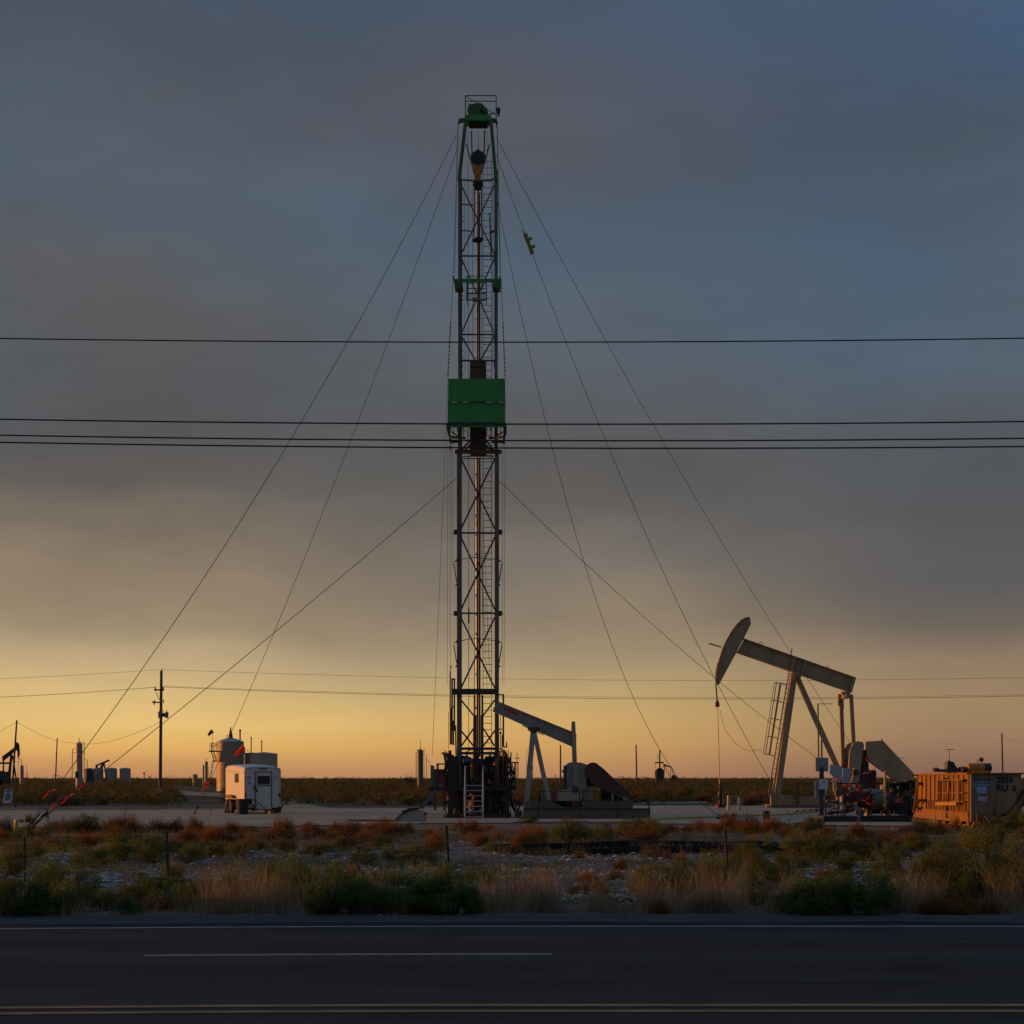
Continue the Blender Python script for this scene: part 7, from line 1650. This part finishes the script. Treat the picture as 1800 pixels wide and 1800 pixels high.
for (u0, u1, k) in tall:
    y = 23.4
    for i in range(int((u1 - u0) * .36 * k)):
        u = (rng.uniform(u0, u1) if rng.uniform() < .45 else np.clip(rng.normal(u0 + (u1 - u0) * rng.choice([.25, .6, .85]), (u1 - u0) * .07), u0, u1)); yy = 22.75 + rng.exponential(.65); 
        if yy > 26: continue
        pts.append(((u - 900) * yy / F, yy + cy((u - 900) * yy / F)))
go = grass_patch(np.array(pts), .28, .66, (.04, .26), .0048, 26, .15, LM['straw'], 'tall_dry_grass')
tag(go, 'tall straw coloured grass growing along the road edge', 'grass')
pts = []
for i in range(3800):
    y = rng.uniform(40, 61); x = rng.uniform(-1.7, 1.7) * .29 * y
    if nz(x, y, .3, 27) > rng.uniform(-.5, .2): pts.append((x, y))
for i in range(260):
    u = rng.uniform(-100, 1900); yy = 22.66 + rng.exponential(.12); pts.append(((u - 900) * yy / F, yy + cy((u - 900) * yy / F)))
for i in range(7400):
    y = 23.2 + rng.uniform(0, 1) ** 1.0 * 37; x = rng.uniform(-1.7, 1.7) * .29 * y
    if nz(x, y, .3, 17) > rng.uniform(-.3, .35): pts.append((x, y))
go = grass_patch(np.array(pts), .06, .30, (.02, .16), .005, 14, .18, LM['straw'], 'short_dry_grass')
tag(go, 'short dry grass scattered among the shrubs and stones', 'grass')
pts = []
for i in range(2200):
    y = 22.9 + rng.uniform(0, 1) ** 1.3 * 34; x = rng.uniform(-1.7, 1.7) * .29 * y
    if nz(x, y, .25, 41) > rng.uniform(-.1, .5): pts.append((x, y))
go = grass_patch(np.array(pts), .06, .26, (.02, .12), .004, 18, .16, LM['green'], 'green_weeds')
tag(go, 'low green weeds growing through the stones of the verge', 'weeds')

def cover(name, n, yr, wr, hr, per, leaf, mt_, label, seed, thr=(-.3, .3)):
    P_, T2, S2, U2 = [], [], [], []
    y = rng.uniform(yr[0], yr[1], n); x = rng.uniform(-1.7, 1.7, n) * .29 * y
    for i in range(n):
        if nz(x[i], y[i], .28, seed) < rng.uniform(*thr): continue
        m_ = int(per * rng.uniform(.5, 1.5)); d = rand_dirs(m_); d[:, 2] = np.abs(d[:, 2]); w_ = rng.uniform(*wr); h_ = rng.uniform(*hr)
        p = d * (rng.uniform(.3, 1.1, (m_, 1)) ** .5) * np.array([w_ / 2 * rng.uniform(.7, 1.5), w_ / 2, h_]) + np.array([x[i], y[i], gz(x[i], y[i]) - .02])
        P_.append(p); T2.append(np.clip(rng.uniform(.1, .8) + rng.uniform(-.2, .2, m_), 0, 1)); S2.append(np.full(m_, leaf)); U2.append(d)
    v, q, c = leaves(np.concatenate(P_), np.concatenate(S2), .35, np.concatenate(T2), np.concatenate(U2), .4)
    o = bpy.data.objects.new(name, mesh_np(name, v, q, c, [mt_])); COL.objects.link(o); o['kind'] = 'stuff'; tag(o, label, 'ground cover')
cover('green_ground_cover', 1320, (23.3, 36), (.2, .7), (.10, .34), 190, .035, LM['green'], 'low dark green ground cover spreading between the roadside bushes', 51, (-.1, .4))
cover('olive_ground_cover', 1900, (30, 60), (.25, .9), (.10, .32), 150, .04, LM['olive'], 'low yellow green ground cover among the shrubs of the verge', 57, (-.15, .35))
cover('rust_ground_cover', 1400, (40, 61), (.25, .8), (.08, .26), 130, .04, LM['rust'], 'low rust coloured ground cover between the pad and the pipes', 63, (-.2, .3))
cover('brown_ground_cover', 620, (23.5, 48), (.15, .6), (.06, .20), 110, .035, LM['brown'], 'low brown dead ground cover scattered over the verge', 71, (-.1, .35))

# scrubland out to the horizon
def scrub_mass(name, y0, y1, dens, hr, wr, per, label, seed, big=1.0):
    pos_l = []; tl = []; sl_ = []; ul = []
    n = int(dens)
    y = np.sqrt(rng.uniform(0, 1, n) * (y1 ** 2 - y0 ** 2) + y0 ** 2); x = rng.uniform(-1.6, 1.6, n) * (.292 * y + 4)
    w_ = rng.uniform(*wr, n); h_ = rng.uniform(*hr, n) * rng.choice([1, 1, 1, 1, 1.45], n)
    for i in range(n):
        X, Y = x[i], y[i]
        if nz(X, Y, .035, seed) < rng.uniform(-.45, .05): continue
        u = 900 + F * X / Y; v = HZ + F * H / Y
        if name == 'scrubland' and (310 < u < 395 and 1384 < v < 1418): continue
        m_ = per; d = rand_dirs(m_); d[:, 2] = np.abs(d[:, 2])
        lump = 1 + .3 * rng.normal(size=(m_, 1)) * .5
        p = d * lump * np.array([w_[i] / 2, w_[i] / 2, h_[i]]); p += np.array([X, Y, gz(X, Y) - .03])
        pos_l.append(p); base = rng.uniform(0, .55) if rng.uniform() < .78 else rng.uniform(.65, 1)
        tl.append(np.clip(base + rng.uniform(-.15, .2, m_), 0, 1)); sl_.append(np.full(m_, .11 * w_[i] * big)); dd = d.copy(); ul.append(dd)
    P_ = np.concatenate(pos_l); T2 = np.concatenate(tl); S2 = np.concatenate(sl_); U2 = np.concatenate(ul)
    v, q, c = leaves(P_, S2, .5, T2, U2, .45)
    o = bpy.data.objects.new(name, mesh_np(name, v, q, c, [LM['scrub']])); COL.objects.link(o); o['kind'] = 'stuff'; tag(o, label, 'scrub'); return o
scrub_mass('scrubland', 112, 240, 3400, (.35, .95), (.6, 1.7), 170, 'green brown desert scrub covering the plain behind the pad', 3)
scrub_mass('scrubland', 240, 700, 6800, (.5, 1.4), (.9, 2.6), 80, 'farther desert scrub running back toward the horizon', 8)
scrub_mass('scrubland', 700, 3200, 6800, (.7, 2.6), (2, 7), 60, 'farthest line of scrub on the horizon', 12)

# stones on the verge
def stone_mesh(seed, n_sub=2):
    bm = bmesh.new(); bmesh.ops.create_icosphere(bm, subdivisions=n_sub, radius=.5)
    for vt in bm.verts:
        k = 1 + .35 * noise.noise(vt.co * 2.2 + V((seed, seed, seed))) + .15 * noise.noise(vt.co * 5 + V((seed, 0, 0)))
        vt.co *= k; vt.co.z *= .68
    me = bpy.data.meshes.new('stone'); bm.to_mesh(me); bm.free(); me.materials.append(M['stone']); return me
SM = [stone_mesh(i * 3.7) for i in range(4)]
n = 36000
y = 25 + rng.uniform(0, 1, n) * 22; y[:900] = 22.35 + rng.exponential(.5, 900); x = rng.uniform(-1.7, 1.7, n) * .29 * y
oct_v = np.array([[1, 0, 0], [-1, 0, 0], [0, 1, 0], [0, -1, 0], [0, 0, .7], [0, 0, -.7]], float)
oct_f = np.array([[0, 2, 4], [2, 1, 4], [1, 3, 4], [3, 0, 4], [2, 0, 5], [1, 2, 5], [3, 1, 5], [0, 3, 5]])
vs, fs = [], []; o_ = 0
for i in range(n):
    if i >= 900 and nz(x[i], y[i], .18, 23) < rng.uniform(-.35, .25): continue
    s = rng.uniform(.006, .016) if i < 900 else rng.uniform(.012, .035) if rng.uniform() < .82 else rng.uniform(.035, .075)
    vv = oct_v * s * rng.uniform(.6, 1.3, (6, 1)) * np.array([rng.uniform(.8, 1.6), rng.uniform(.8, 1.4), rng.uniform(.6, 1)])
    a = rng.uniform(0, 6.28); vv = vv @ np.array([[math.cos(a), -math.sin(a), 0], [math.sin(a), math.cos(a), 0], [0, 0, 1]])
    vs.append(vv + np.array([x[i], y[i], gz(x[i], y[i]) + s * .25])); fs.append(oct_f + o_); o_ += 6
me = bpy.data.meshes.new('gravel'); me.from_pydata(np.concatenate(vs).tolist(), [], np.concatenate(fs).tolist()); me.materials.append(M['stone'])
o = bpy.data.objects.new('gravel', me); COL.objects.link(o); o['kind'] = 'stuff'; tag(o, 'loose pale stones strewn over the verge', 'gravel')
def rock(u, v, wpx, hpx, lab, group=None):
    g0 = ground_pt(u, v); s = F / g0.y; o = bpy.data.objects.new('rock', SM[rng.integers(4)]); COL.objects.link(o)
    o.location = (g0.x, g0.y, gz(g0.x, g0.y) + hpx / s * .3); o.scale = (wpx / s, wpx / s * .8, hpx / s * 1.4); o.rotation_euler = (0, 0, rng.uniform(0, 6.28)); tag(o, lab, 'rock', group)
rock(880, 1526, 20, 12, 'large pale rock on the stony verge right of the middle fence post', None)
rock(633, 1516, 15, 8, 'pale rock beside the bare dead shrub', None)
rock(1085, 1577, 15, 8, 'pale rock at the road edge right of the orange shrubs', None)
rock(1001, 1517, 12, 6, 'pale rock in front of the black pipes below the gray pump jack', None)
rock(1023, 1538, 10, 6, 'pale rock on the stony verge just above the orange shrubs', None)
for (u, v) in ((190, 1535), (265, 1540), (350, 1545), (480, 1530), (615, 1550), (735, 1542), (770, 1528), (960, 1530), (985, 1545), (1100, 1535), (900, 1545), (1540, 1525), (1575, 1538), (1430, 1525), (110, 1530), (930, 1515)):
    rock(u + rng.uniform(-8, 8), v, rng.uniform(6, 11), rng.uniform(4, 6), 'fist sized pale rock lying among the gravel of the verge', 'small pale rocks')

# bare dead shrub
b0 = ground_pt(662, 1566); mb = MB(); mb.cur = 0
def grow(p, d, ln, r, lvl):
    q = p + d * ln; m1 = p.lerp(q, .5) + V((random.uniform(-.05, .05), random.uniform(-.05, .05), random.uniform(-.02, .02))) * ln * 1.5
    mb.poly([p, m1, q], r, 5, r * .65)
    if lvl == 0: return
    for k in range(3 if lvl > 1 else 4):
        nd_ = (d + V((random.uniform(-.75, .75), random.uniform(-.6, .6), random.uniform(-.1, .55)))).normalized(); grow(q if k else m1, nd_, ln * random.uniform(.5, .75), r * .6, lvl - 1)
s = b0.y / F
p1 = b0 + V((-22 * s, .1, 22 * s)); p2 = b0 + V((-36 * s, .2, 46 * s)); p3 = b0 + V((-35 * s, .3, 62 * s))
mb.poly([b0, p1, p2, p3], .020, 6, .012)
for a in ((-.35, .85), (.1, 1), (.45, .85), (.25, .9)): grow(p3, V((a[0], .1, a[1])).normalized(), .16, .007, 3)
tag(mb.build('dead_shrub', LM['stem'], origin=b0), 'thin bare dead shrub with a crooked trunk between the left and middle fence posts', 'shrub')
b0 = ground_pt(312, 1466); mb = MB()
for a in ((.5, .85), (-.2, 1), (.2, .9)): grow(b0, V((a[0], 0, a[1])).normalized(), .28, .008, 2)
tag(mb.build('dead_shrub', LM['stem'], origin=b0), 'small bare twiggy shrub at the pad edge left of the trailer', 'shrub')
